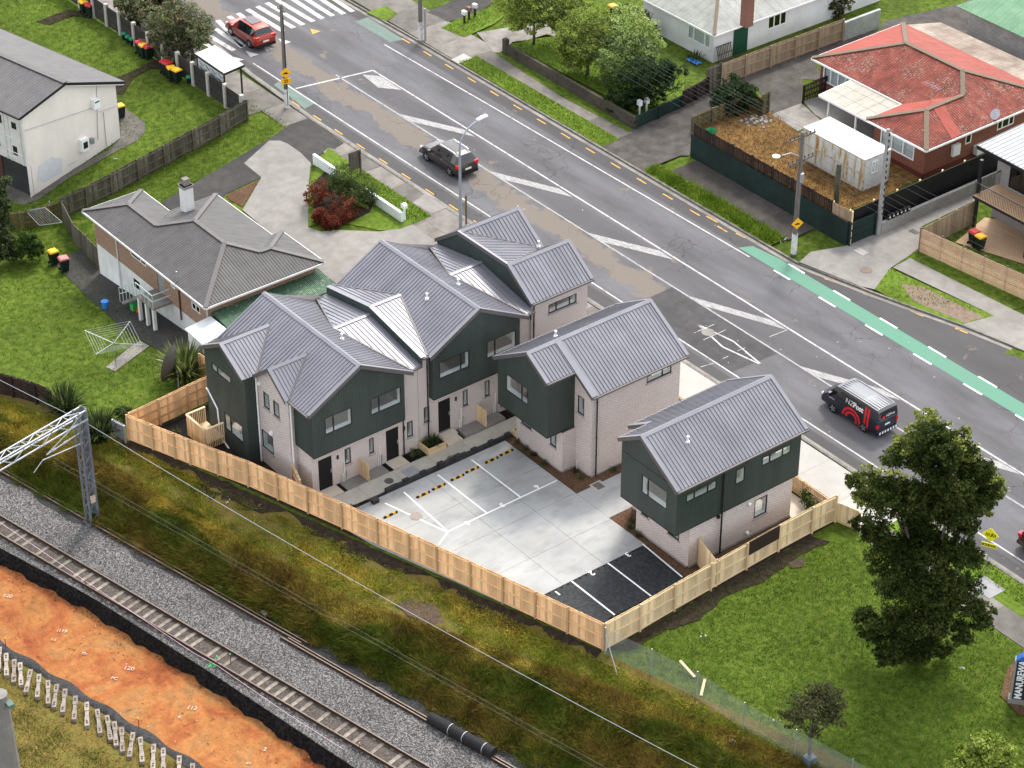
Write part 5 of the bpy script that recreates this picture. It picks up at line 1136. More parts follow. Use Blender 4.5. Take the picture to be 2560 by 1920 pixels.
c = onap(0, 0, 325, 1085); PP = mat('pale_blue_paint', [(.55, .56, .58), (.62, .63, .65)], 2)
MB().prism([onap(0, 0, *p_) for p_ in ((245, 1070), (330, 1010), (400, 1020), (400, 1110), (290, 1170), (240, 1165))], fr*.006).build('paint_patch', PP, ap)
p = onap(0, 0, 125, 650); v1 = T(0, 0, 122, 650, z=apx.z-1.0); MB().tube([(v1.x, v1.y, v1.z-.4), (v1.x, v1.y, v1.z+.45)], .07, 8).build('flue', PVC, ap)

# --- red-roofed brick house
RED_B = brickmat('red_brick', (.26, .085, .05), (.19, .06, .038), (.16, .10, .08), .24, .086, .013)
rcols = [(.10, .026, .018), (.165, .036, .024), (.22, .055, .038)]
RA = corrmat('red_iron_a', rcols, (1, 0), .2, .75, spec=.2, depth=.8, spots=(7.0, .745, (.22, .17, .13))); RBm = corrmat('red_iron_b', rcols, (0, 1), .2, .75, spec=.2, depth=.8, spots=(7.0, .745, (.22, .17, .13)))
RCLN = corrmat('red_iron_clean', [(.29, .062, .045), (.34, .08, .06)], (0, 1), .11, .7, spec=.2, depth=.8); RCLA = corrmat('red_iron_faded', [(0.255, 0.0578, 0.0425), (0.2975, 0.0808, 0.0638)], (1, 0), .11, .7, spec=.2, depth=.8)
RCAP = mat('lichen_ridge', [(0.12, 0.0938, 0.0675), (0.1725, 0.1387, 0.1013)], 6, rough=1)
t = thing('brick_house', 'red brick house with lichen-spotted red iron hip roof', 'house', (-30, 55, 0))
e = 2.6; k = 1/3.; u0, u1_, v0, v1_, vw = -39.1, -24.2, 52.1, 61.5, 48.5; wz = e+k*2.87
N1, N2 = (-34.4, 56.8, e+k*4.7), (-28.9, 56.8, e+k*4.7); w1_, w2_ = (-27.07, 51.37, wz), (-27.07, 54.97, wz)
rplane(t, [(u0, v0, e), (-29.95, v0, e), w2_, N2, N1], RA); rplane(t, [(u1_, vw, e), (u1_, v1_, e), N2, w2_, w1_], RBm)
rplane(t, [(-29.95, vw, e), w1_, w2_, (-29.95, v0, e)], RCLN); rplane(t, [(-29.95, vw, e), (u1_, vw, e), w1_], RA)
rplane(t, [(u0, v0, e), (u0, v1_, e), N1], RCLN); rplane(t, [(u0, v1_, e), (u1_, v1_, e), N2, N1], RCLA)
for p, q in (((u0, v0, e), N1), ((u0, v1_, e), N1), (N1, N2), (N2, (u1_, v1_, e)), (N2, w2_), (w2_, w1_), (w1_, (u1_, vw, e)), (w1_, (-29.95, vw, e))): cap(t, p, q, RCAP, .34)
n_ = Vector((k, 0, 1)).normalized()*.012
MB().prism([Vector(p)+n_ for p in ((-24.25, 51.0, e+k*.05), (-24.25, 52.0, e+k*.05), (-26.9, 52.9, e+k*2.7), (-26.9, 51.9, e+k*2.7))], n_).build('new_roof_sheet', RCLN, t)
for p, q in (((u0, v0, e), (-29.95, v0, e)), ((-29.95, vw, e), (-29.95, v0, e)), ((-29.95, vw, e), (u1_, vw, e)), ((u1_, vw, e), (u1_, v1_, e)), ((u0, v0, e), (u0, v1_, e))): MB().bar(Vector(p)-Vector((0, 0, .1)), Vector(q)-Vector((0, 0, .1)), .14, .14).build('gutter', WHITE, t)
h1 = [(-28.9, -25.7, .95, 2.25, (.33, .67))]
wall('brick_wall', t, 'v', 49.0, -1, [(-29.5, -.3), (-24.7, -.3), (-24.7, 2.5), (-29.5, 2.5)], RED_B, H(h1)); wins(t, 'v', 49.0, -1, h1, frame_m=WHITE, fw=.09, sill=False); MB().box(-28.8, -25.8, 49.1, 49.14, .95, 2.2).build('curtain', CURT, t)
h2 = [(56.2, 57.9, 1.35, 2.3, (.3, .7)), (53.0, 53.6, 1.3, 2.1)]
wall('brick_wall', t, 'u', -24.7, 1, [(49.0, -.3), (61, -.3), (61, 2.5), (49.0, 2.5)], RED_B, H(h2)); wins(t, 'u', -24.7, 1, h2, frame_m=WHITE, glass=DARKG, fw=.08, sill=False)
h3 = [(-38.3, -35.3, .9, 2.25, (.25, .5, .75))]
wall('brick_wall', t, 'v', 52.6, -1, [(-38.6, -.3), (-29.4, -.3), (-29.4, 2.5), (-38.6, 2.5)], RED_B, H(h3)); wins(t, 'v', 52.6, -1, h3, frame_m=WHITE, fw=.09, sill=False); MB().box(-38.2, -35.4, 52.72, 52.75, .95, 2.2).build('curtain', CURT, t)
wall('brick_wall', t, 'u', -29.5, -1, [(49.0, -.3), (52.6, -.3), (52.6, 2.5), (49.0, 2.5)], RED_B); wall('brick_wall', t, 'u', -38.6, -1, [(52.6, -.3), (61, -.3), (61, 2.5), (52.6, 2.5)], RED_B)
MB().box(-29.53, -24.67, 48.97, 49.06, -.3, .35).box(-24.75, -24.66, 48.97, 61, -.3, .35).build('plinth', mat('dark_red_paint', (.11, .025, .02)), t)
MB().box(-24.68, -24.45, 51.6, 52.3, .9, 1.75).build('meter_cabinet', PVC, t); MB().box(-24.68, -24.3, 53.9, 54.7, .3, .95).build('heat_pump', PWHT, t)
mb = MB(); p = T(2, 0, 1615, 620, z=3.7); mb.tube([(p.x, p.y, 3.2), (p.x, p.y, 4.6)], .02, 5)
for i in range(6): mb.tube([(p.x-.7+i*.28, p.y-.35, 4.55), (p.x-.7+i*.28, p.y+.35, 4.55)], .012, 4)
mb.tube([(p.x-.75, p.y, 4.55), (p.x+.75, p.y, 4.55)], .018, 4); mb.build('tv_aerial', GALV, t)
p = Vector((-24.4, 55.6, 2.9)); mb = MB(); mb.lathe((0, 0, 0), [(.02, 0), (.2, .03), (.33, .1), (.40, .19)], 14); m4 = Matrix.Translation(p) @ Matrix.Rotation(rad(55), 4, 'X'); mb.v = [tuple(m4 @ Vector(v)) for v in mb.v]; mb.build('satellite_dish', GALV, t)
rplane(t, [(-39.0, 61.6, 2.45), (-24.2, 61.6, 2.45), (-24.2, 64.6, 2.2), (-38.0, 64.4, 2.2)], corrmat('faded_lean_to', [(.36, .31, .25), (.24, .19, .15), (.15, .11, .085)], (1, 0), .2, .8, depth=.6, scale=.35), .06, 'rear_roof')
# carport
CPR = corrmat('translucent_sheets', [(.27, .245, .20), (.34, .315, .265)], (1, 0), .1, .5, depth=.5)
t = thing('carport', 'cream translucent carport roof on white posts beside the red-roofed house', 'carport', (-32.5, 50.6, 0))
for i in range(4):
    for j in range(3):
        a0, a1 = -34.95+i*1.22, -34.95+(i+1)*1.22-.03; b0, b1 = 48.9+j*1.12, 48.9+(j+1)*1.12-.03; f_ = lambda v: 2.3+(v-48.9)*.06
        rplane(t, [(a0, b0, f_(b0)), (a1, b0, f_(b0)), (a1, b1, f_(b1)), (a0, b1, f_(b1))], CPR, .03, 'roof_sheet')
MB().bar((-35, 48.88, 2.2), (-30, 48.88, 2.2), .06, .16).bar((-35, 48.88, 2.2), (-35, 52.4, 2.4), .06, .16).build('fascia', WHITE, t)
for x in (-34.2, -31.5): MB().box(x-.06, x+.06, 49.1, 49.22, 0, 2.2).build('post', WHITE, t)
# --- white weatherboard house
WBD = mat('white_weatherboard', [(.60, .60, .60), (.68, .68, .68)], 1, rough=.7, big=(.6, .08))
OLDI = corrmat('lichen_grey_iron_a', [(.26, .265, .25), (.36, .36, .345)], (0, 1), .11, .8, depth=.8, spots=(3.0, .80, (.30, .30, .12))); OLDB = corrmat('lichen_grey_iron_b', [(.22, .235, .21), (.32, .33, .30)], (1, 0), .11, .8, depth=.8, spots=(3.0, .80, (.30, .30, .12)))
t = thing('weatherboard_house', 'white weatherboard house with pale lichened iron roof and brick chimney', 'house', (-50, 57, 0))
e = 2.5; k = .36; a0, a1, b0, b1 = -55.2, -46.35, 49.15, 68; hw = (a1-a0)/2
n1_, n2_ = ((a0+a1)/2, b0+hw, e+k*hw), ((a0+a1)/2, b1-hw, e+k*hw)
rplane(t, [(a1, b0, e), (a1, b1, e), n2_, n1_], OLDI); rplane(t, [(a0, b0, e), (a0, b1, e), n2_, n1_], OLDI); rplane(t, [(a0, b0, e), (a1, b0, e), n1_], OLDB)
for p in ((a0, b0, e), (a1, b0, e)): cap(t, p, n1_, RCAP, .26)
cap(t, n1_, n2_, RCAP, .26)
for p, q in (((a0, b0, e), (a1, b0, e)), ((a1, b0, e), (a1, b1, e))): MB().bar(Vector(p)-Vector((0, 0, .09)), Vector(q)-Vector((0, 0, .09)), .12, .12).build('gutter', WHITE, t)
def boards(axis, c, sg, x0, x1, z0, z1, holes):
    mb = MB(); z = z0
    while z < z1-.02:
        q = wall_pieces([(x0, z), (x1, z), (x1, min(z+.16, z1)), (x0, min(z+.16, z1))], holes)
        for pc in q:
            lo_ = min(p_[1] for p_ in pc); hi_ = max(p_[1] for p_ in pc); xa = min(p_[0] for p_ in pc); xb = max(p_[0] for p_ in pc)
            P = [P3(axis, c, xa, lo_), P3(axis, c, xb, lo_), P3(axis, c-sg*.022, xb, hi_), P3(axis, c-sg*.022, xa, hi_)]; face_n(mb, P, onrm(axis, sg))
            face_n(mb, [P3(axis, c, xa, lo_), P3(axis, c, xb, lo_), P3(axis, c-sg*.022, xb, lo_), P3(axis, c-sg*.022, xa, lo_)], Vector((0, 0, -1)))
        z += .16
    mb.build('weatherboards', WBD, t, 'stuff')
hA = [(-49.6, -47.1, .95, 2.1, (.25, .75))]; boards('v', 49.5, -1, -54.8, -46.75, -.1, 2.45, H(hA)); wins(t, 'v', 49.5, -1, hA, frame_m=WHITE, fw=.08, sill=False, set_=.03); MB().box(-49.5, -47.2, 49.53, 49.55, 1.0, 2.1).build('curtain', CURT, t)
hB = [(55.0, 56.9, 1.05, 2.1, (.33, .67))]; boards('u', -46.75, 1, 49.5, 67, -.1, 2.45, H(hB)); wins(t, 'u', -46.75, 1, hB, frame_m=WHITE, glass=DARKG, fw=.08, sill=False)
MB().box(-46.74, -46.68, 51.5, 52.9, -.1, 2.42).build('green_panel', mat('bottle_green', (.008, .06, .035), rough=.6), t)
MB().box(-54.8, -46.8, 49.56, 67, 0, 2.4).build('inner_wall', DARKM, t)
p = T(2, 0, 432, 85, z=3.6); cb = MB().box(p.x-.35, p.x+.35, p.y-.35, p.y+.35, 2.6, 5.0).build('chimney', brickmat('chimney_brick', (.26, .09, .06), (.2, .07, .045), (.2, .17, .15)), t)
# --- green-roofed block building, top right
t = thing('block_building', 'grey concrete block building with faded green roof in the corner', 'building', (-28, 70, 0))
rplane(t, [(-38.2, 66.1, 3.0), (-14, 66.0, 3.0), (-14, 71.5, 5.0), (-34.5, 71.5, 5.0)], corrmat('faded_green_iron', [(.10, .22, .12), (.15, .29, .17)], (1, 0), .12, .7, depth=.7, spots=(4, .8, (.25, .2, .16))))
rplane(t, [(-38.2, 66.1, 3.0), (-34.5, 71.5, 5.0), (-38.2, 78, 3.0)], GB)
BLK = brickmat('concrete_block', (.46, .41, .40), (.37, .33, .325), (.26, .235, .23), .42, .21, .016, big=(.6, .18))
wall('block_wall', t, 'v', 66.9, -1, [(-37.5, -.2), (-14, -.2), (-14, 2.95), (-37.5, 2.95)], BLK); wall('block_wall', t, 'u', -37.5, -1, [(66.9, -.2), (78, -.2), (78, 2.95), (66.9, 2.95)], BLK)
p = T(2, 0, 1845, 190, z=1.5); mb = MB(); mb.lathe((0, 0, 0), [(.02, 0), (.25, .04), (.42, .15)], 14); m4 = Matrix.Translation((-37.6, 67.6, 1.5)) @ Matrix.Rotation(rad(-60), 4, 'Y'); mb.v = [tuple(m4 @ Vector(v)) for v in mb.v]; mb.build('satellite_dish', DARKM, t)
# --- modern house with balcony, right edge
t = thing('modern_house', 'new two-storey house with white ribbed roof and timber balcony at right edge', 'house', (-14, 50, 0))
roof(t, [(-19.4, 48.0, 5.2), (-19.4, 56, 5.5), (-9, 56, 5.5), (-9, 47.8, 5.2)], (0, -1, -.04), mat_=mat('white_roof_steel', [(.36, .375, .40), (.42, .435, .46)], 2, rough=.5), ribs=2, rib=.07)
MB().bar((-19.4, 47.95, 5.1), (-9, 47.75, 5.1), .08, .26).bar((-19.42, 47.95, 5.1), (-19.42, 56, 5.4), .08, .26).build('fascia', DARKM, t)
gh_ = [(-17.2, -15.4, 2.75, 4.75, (.5,)), (-14.9, -12.5, 2.75, 4.75, (.5,))]
GWL = mat('grey_cladding', [(.22, .21, .2), (.27, .26, .25)], 2, rough=.8)
wall('upper_wall', t, 'v', 48.9, -1, [(-18.3, 2.6), (-9, 2.6), (-9, 5.1), (-18.3, 5.1)], GWL, H(gh_)); wins(t, 'v', 48.9, -1, gh_, fw=.08, glass=DARKG, sill=False)
wall('lower_wall', t, 'v', 48.9, -1, [(-18.3, -.1), (-9, -.1), (-9, 2.6), (-18.3, 2.6)], GWL); wall('side_wall', t, 'u', -18.3, -1, [(48.9, -.1), (56, -.1), (56, 5.2), (48.9, 5.2)], GWL); wall('inner_wall', t, 'v', 50.4, -1, [(-18.3, -.1), (-9, -.1), (-9, 5.1), (-18.3, 5.1)], SILLW)
DECK = mat('deck_timber', [(.30, .19, .11), (.42, .28, .17)], 2, rough=.7, stretch=(1, 8, 1), isl=.12)
dk = MB().box(-18.0, -9, 46.4, 48.9, 2.42, 2.6).build('balcony_floor', DARKM, t)
for i in range(17): MB().box(-17.98, -9, 46.42+i*.145, 46.42+i*.145+.138, 2.6, 2.625).build('deck_board', DECK, dk)
mb = MB()
for x in np.arange(-17.9, -9, .14): mb.box(x-.008, x+.008, 46.44, 46.46, 2.65, 3.6)
for y in np.arange(46.5, 48.9, .14): mb.box(-17.96, -17.94, y-.008, y+.008, 2.65, 3.6)
mb.box(-17.98, -9, 46.42, 46.48, 3.6, 3.65).box(-17.98, -17.92, 46.42, 48.9, 3.6, 3.65); mb.build('balustrade', DARKM, t)
for (x, y) in ((-18.05, 46.95), (-13.2, 46.6)): MB().box(x-.1, x+.1, y-.1, y+.1, -.1, 5.05 if x < -15 else 2.45).build('post', DARKM, t)
tsheet('timber_patio', tp(2, 0, (1770, 1560), (1960, 1400), (2212, 1440), (2212, 1700)), DECK, .03)
# --- portable container cabin
CONT = mat('container_white', [(.50, .51, .53), (.60, .61, .63)], 1.6, rough=.6, big=(.5, .12), stretch=(1, 1, .3))
def rust_mat():
    m, nt, bs = _new('rust_streaked_panel'); bs.inputs['Roughness'].default_value = .7
    tc = nt.nodes.new('ShaderNodeTexCoord'); mp = nd(nt, 'ShaderNodeMapping'); mp.inputs['Scale'].default_value = (2.6, 2.6, .35); nt.links.new(tc.outputs['Object'], mp.inputs[0])
    n1 = nd(nt, 'ShaderNodeTexNoise', Scale=1.1, Detail=8, Roughness=.65); nt.links.new(mp.outputs[0], n1.inputs['Vector'])
    col = ramp(nt, n1.outputs[0], [(.60, .60, .58), (.56, .55, .51), (.40, .29, .10), (.34, .15, .04)], .42, .66); nt.links.new(col, bs.inputs['Base Color']); return m
RUST = rust_mat(); RSTF = mat('rusty_frame', [(.5, .48, .42), (.34, .17, .06)], 2.5, rough=.7, lo=.45, hi=.7)
t = thing('site_cabin', 'rust-streaked white container cabin in the dry brown yard', 'container', (-28.9, 45.7, 0))
cu0, cu1, cv0, cv1 = -31.95, -25.95, 44.45, 46.95; zh = 2.42
cb = box('body', cu0+.03, cu1-.03, cv0+.03, cv1-.03, .05, zh-.05, CONT, t)
for i in range(2):
    for j in range(2):
        a = cu0+.1+i*2.95; MB().box(a, a+2.85, cv0+.012, cv0+.03, .15+j*1.13, 1.2+j*1.13).build('side_panel', RUST, cb)
mb = MB()
for (x, y) in ((cu0, cv0), (cu1-.1, cv0), (cu0, cv1-.1), (cu1-.1, cv1-.1)): mb.box(x, x+.1, y, y+.1, 0, zh)
for z in (0, 1.22, zh-.1): mb.box(cu0+.1, cu1-.1, cv0+.002, cv0+.09, z, z+.1); 
for z in (0, zh-.1): mb.box(cu1-.09, cu1-.002, cv0+.1, cv1-.1, z, z+.1)
mb.build('frame', RSTF, t)
for i in range(6): MB().box(cu0+i*1.0+.008, cu0+(i+1)*1.0-.008, cv0, cv1, zh, zh+.03).build('roof_panel', mat('cabin_roof', [(.55, .555, .565), (.62, .625, .63)], 2, rough=.5), t)
window(t, 'u', cu1-.02, 1, 45.15, 45.75, 1.15, 2.05, (.55,), frame_m=WHITE, glass=DARKG, sill=False, proud=.03)
# ------------------------------------------------------------------ fences
PALE = mat('new_pine_paling', [(.63, .35, .155), (.74, .455, .235), (.79, .54, .31)], 2.2, rough=.8, stretch=(6, 6, .5), isl=.2, big=(.5, .18))
PALE2 = mat('pale_pine_paling', [(.60, .43, .235), (.70, .53, .32), (.75, .60, .39)], 2.2, rough=.8, stretch=(6, 6, .5), isl=.16, big=(.5, .14))
PPOST = mat('pine_post', [(.40, .26, .14), (.54, .37, .21)], 3, rough=.85, stretch=(4, 4, .5), rnd=.1)
PPOST2 = mat('pale_pine_post', [(.54, .40, .22), (.66, .50, .30)], 3, rough=.85, stretch=(4, 4, .5), rnd=.1)
OLDP = mat('old_grey_paling', [(.045, .040, .028), (.095, .085, .062), (.15, .135, .10)], 2.0, rough=.95, stretch=(5, 5, .4), isl=.3, big=(.5, .3))
MOSSP = mat('mossy_paling', [(.06, .055, .02), (.13, .10, .03), (.19, .15, .04)], 1.2, rough=.95, stretch=(5, 5, .5), isl=.25)
BRNP = mat('dark_brown_paling', [(.018, .010, .009), (.035, .018, .015)], 2, rough=.8, isl=.3)
TANP = mat('tan_paling', [(.20, .145, .09), (.30, .22, .145), (.34, .26, .18)], 2, rough=.9, stretch=(5, 5, .5), isl=.15)
GRNP = mat('dark_green_board', [(.006, .018, .016), (.012, .028, .024)], 1.5, rough=.7, big=(.5, .3))
BLKP = mat('black_board', [(.004, .004, .005), (.008, .008, .009)], 2, rough=.6)
def fence(name, label, pts, h, side, pm, postm, group=None, bw=.15, gap=.004, th=.02, rails=(.3, .62, .93), post_h=.04, pw=.1, railm=None, top_jit=.012, picket=False, horizontal=False, cat='fence', hs_=None, sink=.08):
    """pts: base points at the posts; side: +1/-1 side of the boards that carries rails and posts"""
    pts = [Vector(p) for p in pts]; t = thing(name, label, cat, tuple(pts[0]), group)
    for i, p in enumerate(pts):
        d = (pts[min(i+1, len(pts)-1)]-pts[max(i-1, 0)]); d.z = 0; d.normalize(); nrm = Vector((-d.y, d.x, 0))*side
        hh = hs_[i] if hs_ else h
        c = p+nrm*(pw/2+th/2+.004); mb = MB(); dx = d*pw/2; ny = nrm*pw/2
        mb.prism([c-dx-ny-Vector((0, 0, .15)), c+dx-ny-Vector((0, 0, .15)), c+dx+ny-Vector((0, 0, .15)), c-dx+ny-Vector((0, 0, .15))], (0, 0, hh+post_h+.15)); mb.build('post', postm, t)
    for i, (p, q) in enumerate(zip(pts, pts[1:])):
        d = q-p; L_ = Vector((d.x, d.y, 0)).length; d2 = Vector((d.x, d.y, 0)).normalized(); nrm = Vector((-d2.y, d2.x, 0))*side
        h0, h1 = (hs_[i], hs_[i+1]) if hs_ else (h, h); mb = MB()
        if horizontal:
            n = max(1, int(h/(bw+gap)))
            for k_ in range(n):
                z0 = .06+k_*(h-.06)/n; z1 = z0+(h-.06)/n-gap
                a = p+d2*.003; b = q-d2*.003; mb.prism([a+Vector((0, 0, z0)), b+Vector((0, 0, z0)), b+Vector((0, 0, z1)), a+Vector((0, 0, z1))], nrm*-th)
            mb.build('slats', pm, t, 'stuff')
        else:
            n = max(1, round(L_/bw)); w_ = L_/n
            for k_ in range(n):
                a = p+d*((k_*w_+gap/2)/L_); b = p+d*(((k_+1)*w_-gap/2)/L_); za = lerp(h0, h1, (k_+.5)/n)+random.uniform(-top_jit, top_jit)
                o_ = nrm*(random.uniform(-.003, .003)-th/2)
                if picket: za -= (.05 if k_ % 2 else 0)
                mb.prism([a+o_-Vector((0, 0, sink)), b+o_-Vector((0, 0, sink)), b+o_+Vector((0, 0, za)), a+o_+Vector((0, 0, za))], nrm*-th)
            mb.build('palings', pm, t, 'stuff')
        for r in rails:
            a = p+nrm*.032+Vector((0, 0, h0*r)); b = q+nrm*.032+Vector((0, 0, h1*r)); MB().bar(a, b, .045, .09).build('rail', railm or postm, t)
    return t
def fl_pts(lst): return [T(*p) for p in lst]
# boundary fence along the railway
wb_ = [(0,1,830,1185),(0,1,985,1250),(0,1,1130,1305),(0,1,1230,1340),(0,1,1425,1395),(0,1,1610,1475),(0,1,1795,1565),(0,1,1990,1650),(1,2,20,105),(1,2,245,210),(1,2,455,300),(1,2,630,385),(1,2,840,490),(1,2,1045,590),(1,2,1250,690),(1,2,1455,790),(1,2,1695,905)]
wp = []
for q in wb_:
    p = T(*q, z=0); s, n = sn(p.x, p.y); n = pl(s, [(-33, -.2), (-28, .05), (-24, .35), (-15, .32), (-9, .2), (0, 0)]); u, v = uv(s, n); wp.append(Vector((u, v, -.02)))
wp[-1] = Vector((-.02, -.02, -.02))
fence('boundary_fence', 'long orange-toned pine paling fence between the carpark and the railway bank', wp, 1.8, -1, PALE, PPOST, rails=(.06, .5, .93), railm=PALE)
# park side
sp_ = [(-.0, 0.05), (-.05, 2.42), (-.2, 4.92), (-.32, 7.6), (-.44, 10.28), (-.54, 12.74), (-.6, 15.3), (-.58, 17.06)]
tpk = fence('boundary_fence', 'pale pine paling fence along the park lawn beside the dark townhouse', [Vector((u, v, 0)) for u, v in sp_], 1.8, -1, PALE2, PPOST2, rails=(.06, .5, .93), railm=PALE2)
MB().prism([(-.38, 10.36, .95), (-.46, 12.66, .95), (-.46, 12.66, 1.83), (-.38, 10.36, 1.83)], (.03, 0, 0)).build('brown_panel', mat('brown_sheet_panel', (.035, .022, .018), rough=.5), tpk)
fence('front_fence', 'low pine picket fence between the patio and the new footpath', [Vector((-8.3, 17.15, 0)), Vector((-5.7, 17.15, 0)), Vector((-3.2, 17.15, 0)), Vector((-.6, 17.12, 0))], 1.2, -1, PALE, PPOST2, bw=.12, gap=.03)
fence('front_fence', 'plain pine fence end panel facing the park tree', [Vector((-.5, 17.12, 0)), Vector((.9, 17.5, 0))], 1.3, -1, PALE2, PPOST2, rails=(.06,))
fence('side_screen', 'short pine fence return beside the paver parking', [Vector((-.36, 8.0, 0)), Vector((-2.36, 8.55, 0))], 1.8, -1, PALE2, PPOST2)
fence('front_fence', 'short orange pine fence in front of the middle brick townhouse', [Vector((-18.0, 17.1, 0)), Vector((-15.3, 17.1, 0)), Vector((-12.0, 17.1, 0))], 1.3, -1, PALE, PPOST2, bw=.12, gap=.03)
fence('rear_fence', 'smooth pine fence behind the end townhouse deck', [Vector((-31.45, -9.55, -.02)), Vector((-31.6, -7.5, -.02)), Vector((-31.8, -5.4, -.02)), Vector((-31.95, -3.3, -.02))], 1.8, -1, PALE, PPOST)
fence('rear_fence', 'pine fence segment beside the leafy clump and dish', [Vector((-34.2, -3.0, -.1)), Vector((-33.2, -2.9, -.1)), Vector((-32.0, -3.2, -.05))], 1.9, -1, PALE, PPOST)
fence('side_screen', 'pine fence return at the black door of the end townhouse', [Vector((-20.0, -5.3, 0)), Vector((-21.5, -4.8, 0))], 1.7, 1, PALE2, PPOST2)
# privacy screens on the pads
for lab, v, z in (('slatted pine screen on the end townhouse service pad', -1.14, .04), ('slatted pine screen on the middle townhouse service pad', 7.22, .2)):
    t = thing('privacy_screen', lab, 'screen', (-20, v, z), 'slatted screens on the service pads'); mb = MB()
    for k_ in range(8): MB().box(-20.28+k_*.115, -20.28+k_*.115+.085, v-.02, v+.02, z, z+1.15+.05*math.sin(k_*2.2)).build('slat', PPOST2, t)
    MB().box(-20.28, -19.38, v+.02, v+.05, z+.25, z+.34).box(-20.28, -19.38, v+.02, v+.05, z+.8, z+.89).build('rail', PPOST2, t)
# deck behind the end townhouse
t = thing('timber_deck', 'new pine deck with slatted balustrade behind the dark end block', 'deck', (-28.5, -6.1, 0))
DKM = mat('new_deck_board', [(.50, .34, .19), (.60, .44, .27)], 2, rough=.7, isl=.1)
for i in range(9): MB().box(-29.55+i*.22, -29.55+i*.22+.212, -6.8, -5.55, .5, .54).build('deck_board', DKM, t)
mb = MB()
for x in np.arange(-29.55, -27.6, .12): mb.box(x, x+.06, -6.85, -6.82, .1, 1.5)
mb.box(-29.6, -27.55, -6.88, -6.74, 1.5, 1.54); mb.build('balustrade', PALE2, t, 'stuff'); mb = MB()
for y in np.arange(-6.8, -5.6, .12): mb.box(-29.6, -29.57, y, y+.06, .1, 1.5); mb.box(-27.6, -27.57, y, y+.06, .1, 1.5)
mb.box(-29.65, -29.52, -6.8, -5.55, 1.5, 1.54).box(-27.65, -27.52, -6.8, -5.55, 1.5, 1.54); mb.build('balustrade', PALE2, t, 'stuff')
# --- neighbours' fences
ofp = fl_pts([(0,0,400,1400),(0,0,560,1330),(0,0,720,1250),(0,0,890,1155),(0,0,1060,1065),(0,0,1245,965),(0,0,1420,870),(0,0,1590,770)])
fence('old_fence', 'long weathered grey paling fence beside the apartment lawn', ofp, 1.6, -1, OLDP, OLDP, gap=.012, top_jit=.05, rails=(.12, .5, .9), bw=.13)
fence('old_fence', 'low mossy paling fence behind the folding clothesline', fl_pts([(0,0,60,1480),(0,0,230,1455),(0,0,400,1400)]), 1.3, -1, MOSSP, OLDP, gap=.012, top_jit=.05)
fence('old_fence', 'dark brown paling fence between the lawn and the railway weeds', fl_pts([(0,1,-60,870),(0,1,90,905),(0,1,240,950),(0,1,345,1000)]), 1.5, -1, BRNP, BRNP, top_jit=.05, gap=.01)
fence('old_fence', 'grey paling fence beside the brick house corner', fl_pts([(0,0,410,1420),(0,0,480,1560),(0,0,560,1640),(0,0,640,1720)]), 1.5, 1, OLDP, OLDP, gap=.012, top_jit=.04)
MB2 = T(0,1,775,1185); 
fence('tin_fence', 'short grey corrugated tin fence beside the flax', [T(0,1,740,1160), T(0,1,815,1200)], 1.2, -1, GALV, GALV, bw=.08)
# concrete post fence on the street
CP = mat('concrete_post', [(.34, .32, .29), (.46, .44, .40)], 4, rough=.95)
t = thing('street_fence', 'dark slatted fence between pale concrete posts along the footpath', 'fence', (-70, 17.1, 0))
us_ = [-60.9, -63.1, -65.4, -67.5, -69.6, -71.7, -73.8, -75.9, -78.0, -80.0, -82, -84.2, -86.4, -88.6, -90.8]
SLTM = mat('dark_fence_slats', [(.022, .020, .019), (.04, .037, .035)], 2, rough=.8, isl=.2)
for i, u in enumerate(us_):
    z = dip(u, 17.1); MB().box(u-.14, u+.14, 16.96, 17.24, z-.2, z+1.85).build('post', CP, t)
    if i+1 < len(us_):
        mb = MB(); b = us_[i+1]
        for k_ in range(13): mb.box(b+.14, u-.14, 17.08, 17.11, z+.05+k_*.128, z+.05+k_*.128+.11)
        mb.build('slats', SLTM, t, 'stuff')
# far side
STONE = mat('mossy_dark_wall', [(.03, .025, .019), (.07, .058, .045), (.055, .06, .03)], 2.5, rough=1, bump=.8, bscale=8, big=(.6, .3), bd=.05)
t = thing('garden_wall', 'low dark mossy block wall in front of the trees', 'wall', (-50, 38.2, 0))
for i in range(38):
    u = -57.45+i*.395
    for j in range(4): MB().box(u+(j % 2)*.2, u+(j % 2)*.2+.388, 38.12+random.uniform(-.012, .012), 38.34, -.1+j*.25, .143+j*.25).build('block', STONE, t)
MB().box(-57.6, -57.2, 38.05, 38.4, -.1, 1.25).build('end_pier', STONE, t)
fence('yard_fence', 'dark green low fence at the corner of the tree garden', [Vector((-42.35, 38.2, 0)), Vector((-42.55, 40.5, 0)), Vector((-42.75, 42.8, 0))], 1.0, -1, GRNP, GRNP)
fence('yard_fence', 'dark brown paling fence between the tree garden and the drive', [Vector((-42.8, 43.0, 0)), Vector((-43.0, 44.5, 0)), Vector((-43.3, 45.9, 0))], 1.3, -1, BRNP, BRNP)
fence('yard_fence', 'tall tan paling fence beside the weatherboard house', [Vector((-43.55, 47.4, 0)), Vector((-43.55, 49.8, 0)), Vector((-43.55, 52.3, 0)), Vector((-43.52, 54.8, 0)), Vector((-43.5, 57.2, 0)), Vector((-43.48, 59.7, 0))], 1.8, -1, TANP, TANP, rails=(.1, .5, .9))
fence('yard_gate', 'tan boarded gate at the end of the tall paling fence', [Vector((-43.5, 45.9, 0)), Vector((-43.55, 47.35, 0))], 1.9, -1, OLDP, OLDP, cat='gate')
tag(box('garden_wall', -43.6, -43.35, 59.8, 63.6, -.1, 1.5, mat('pale_block_wall', [(.26, .27, .25), (.36, .37, .35)], 2, big=(.6, .25))), 'pale stained block wall continuing from the tan paling fence', 'wall')
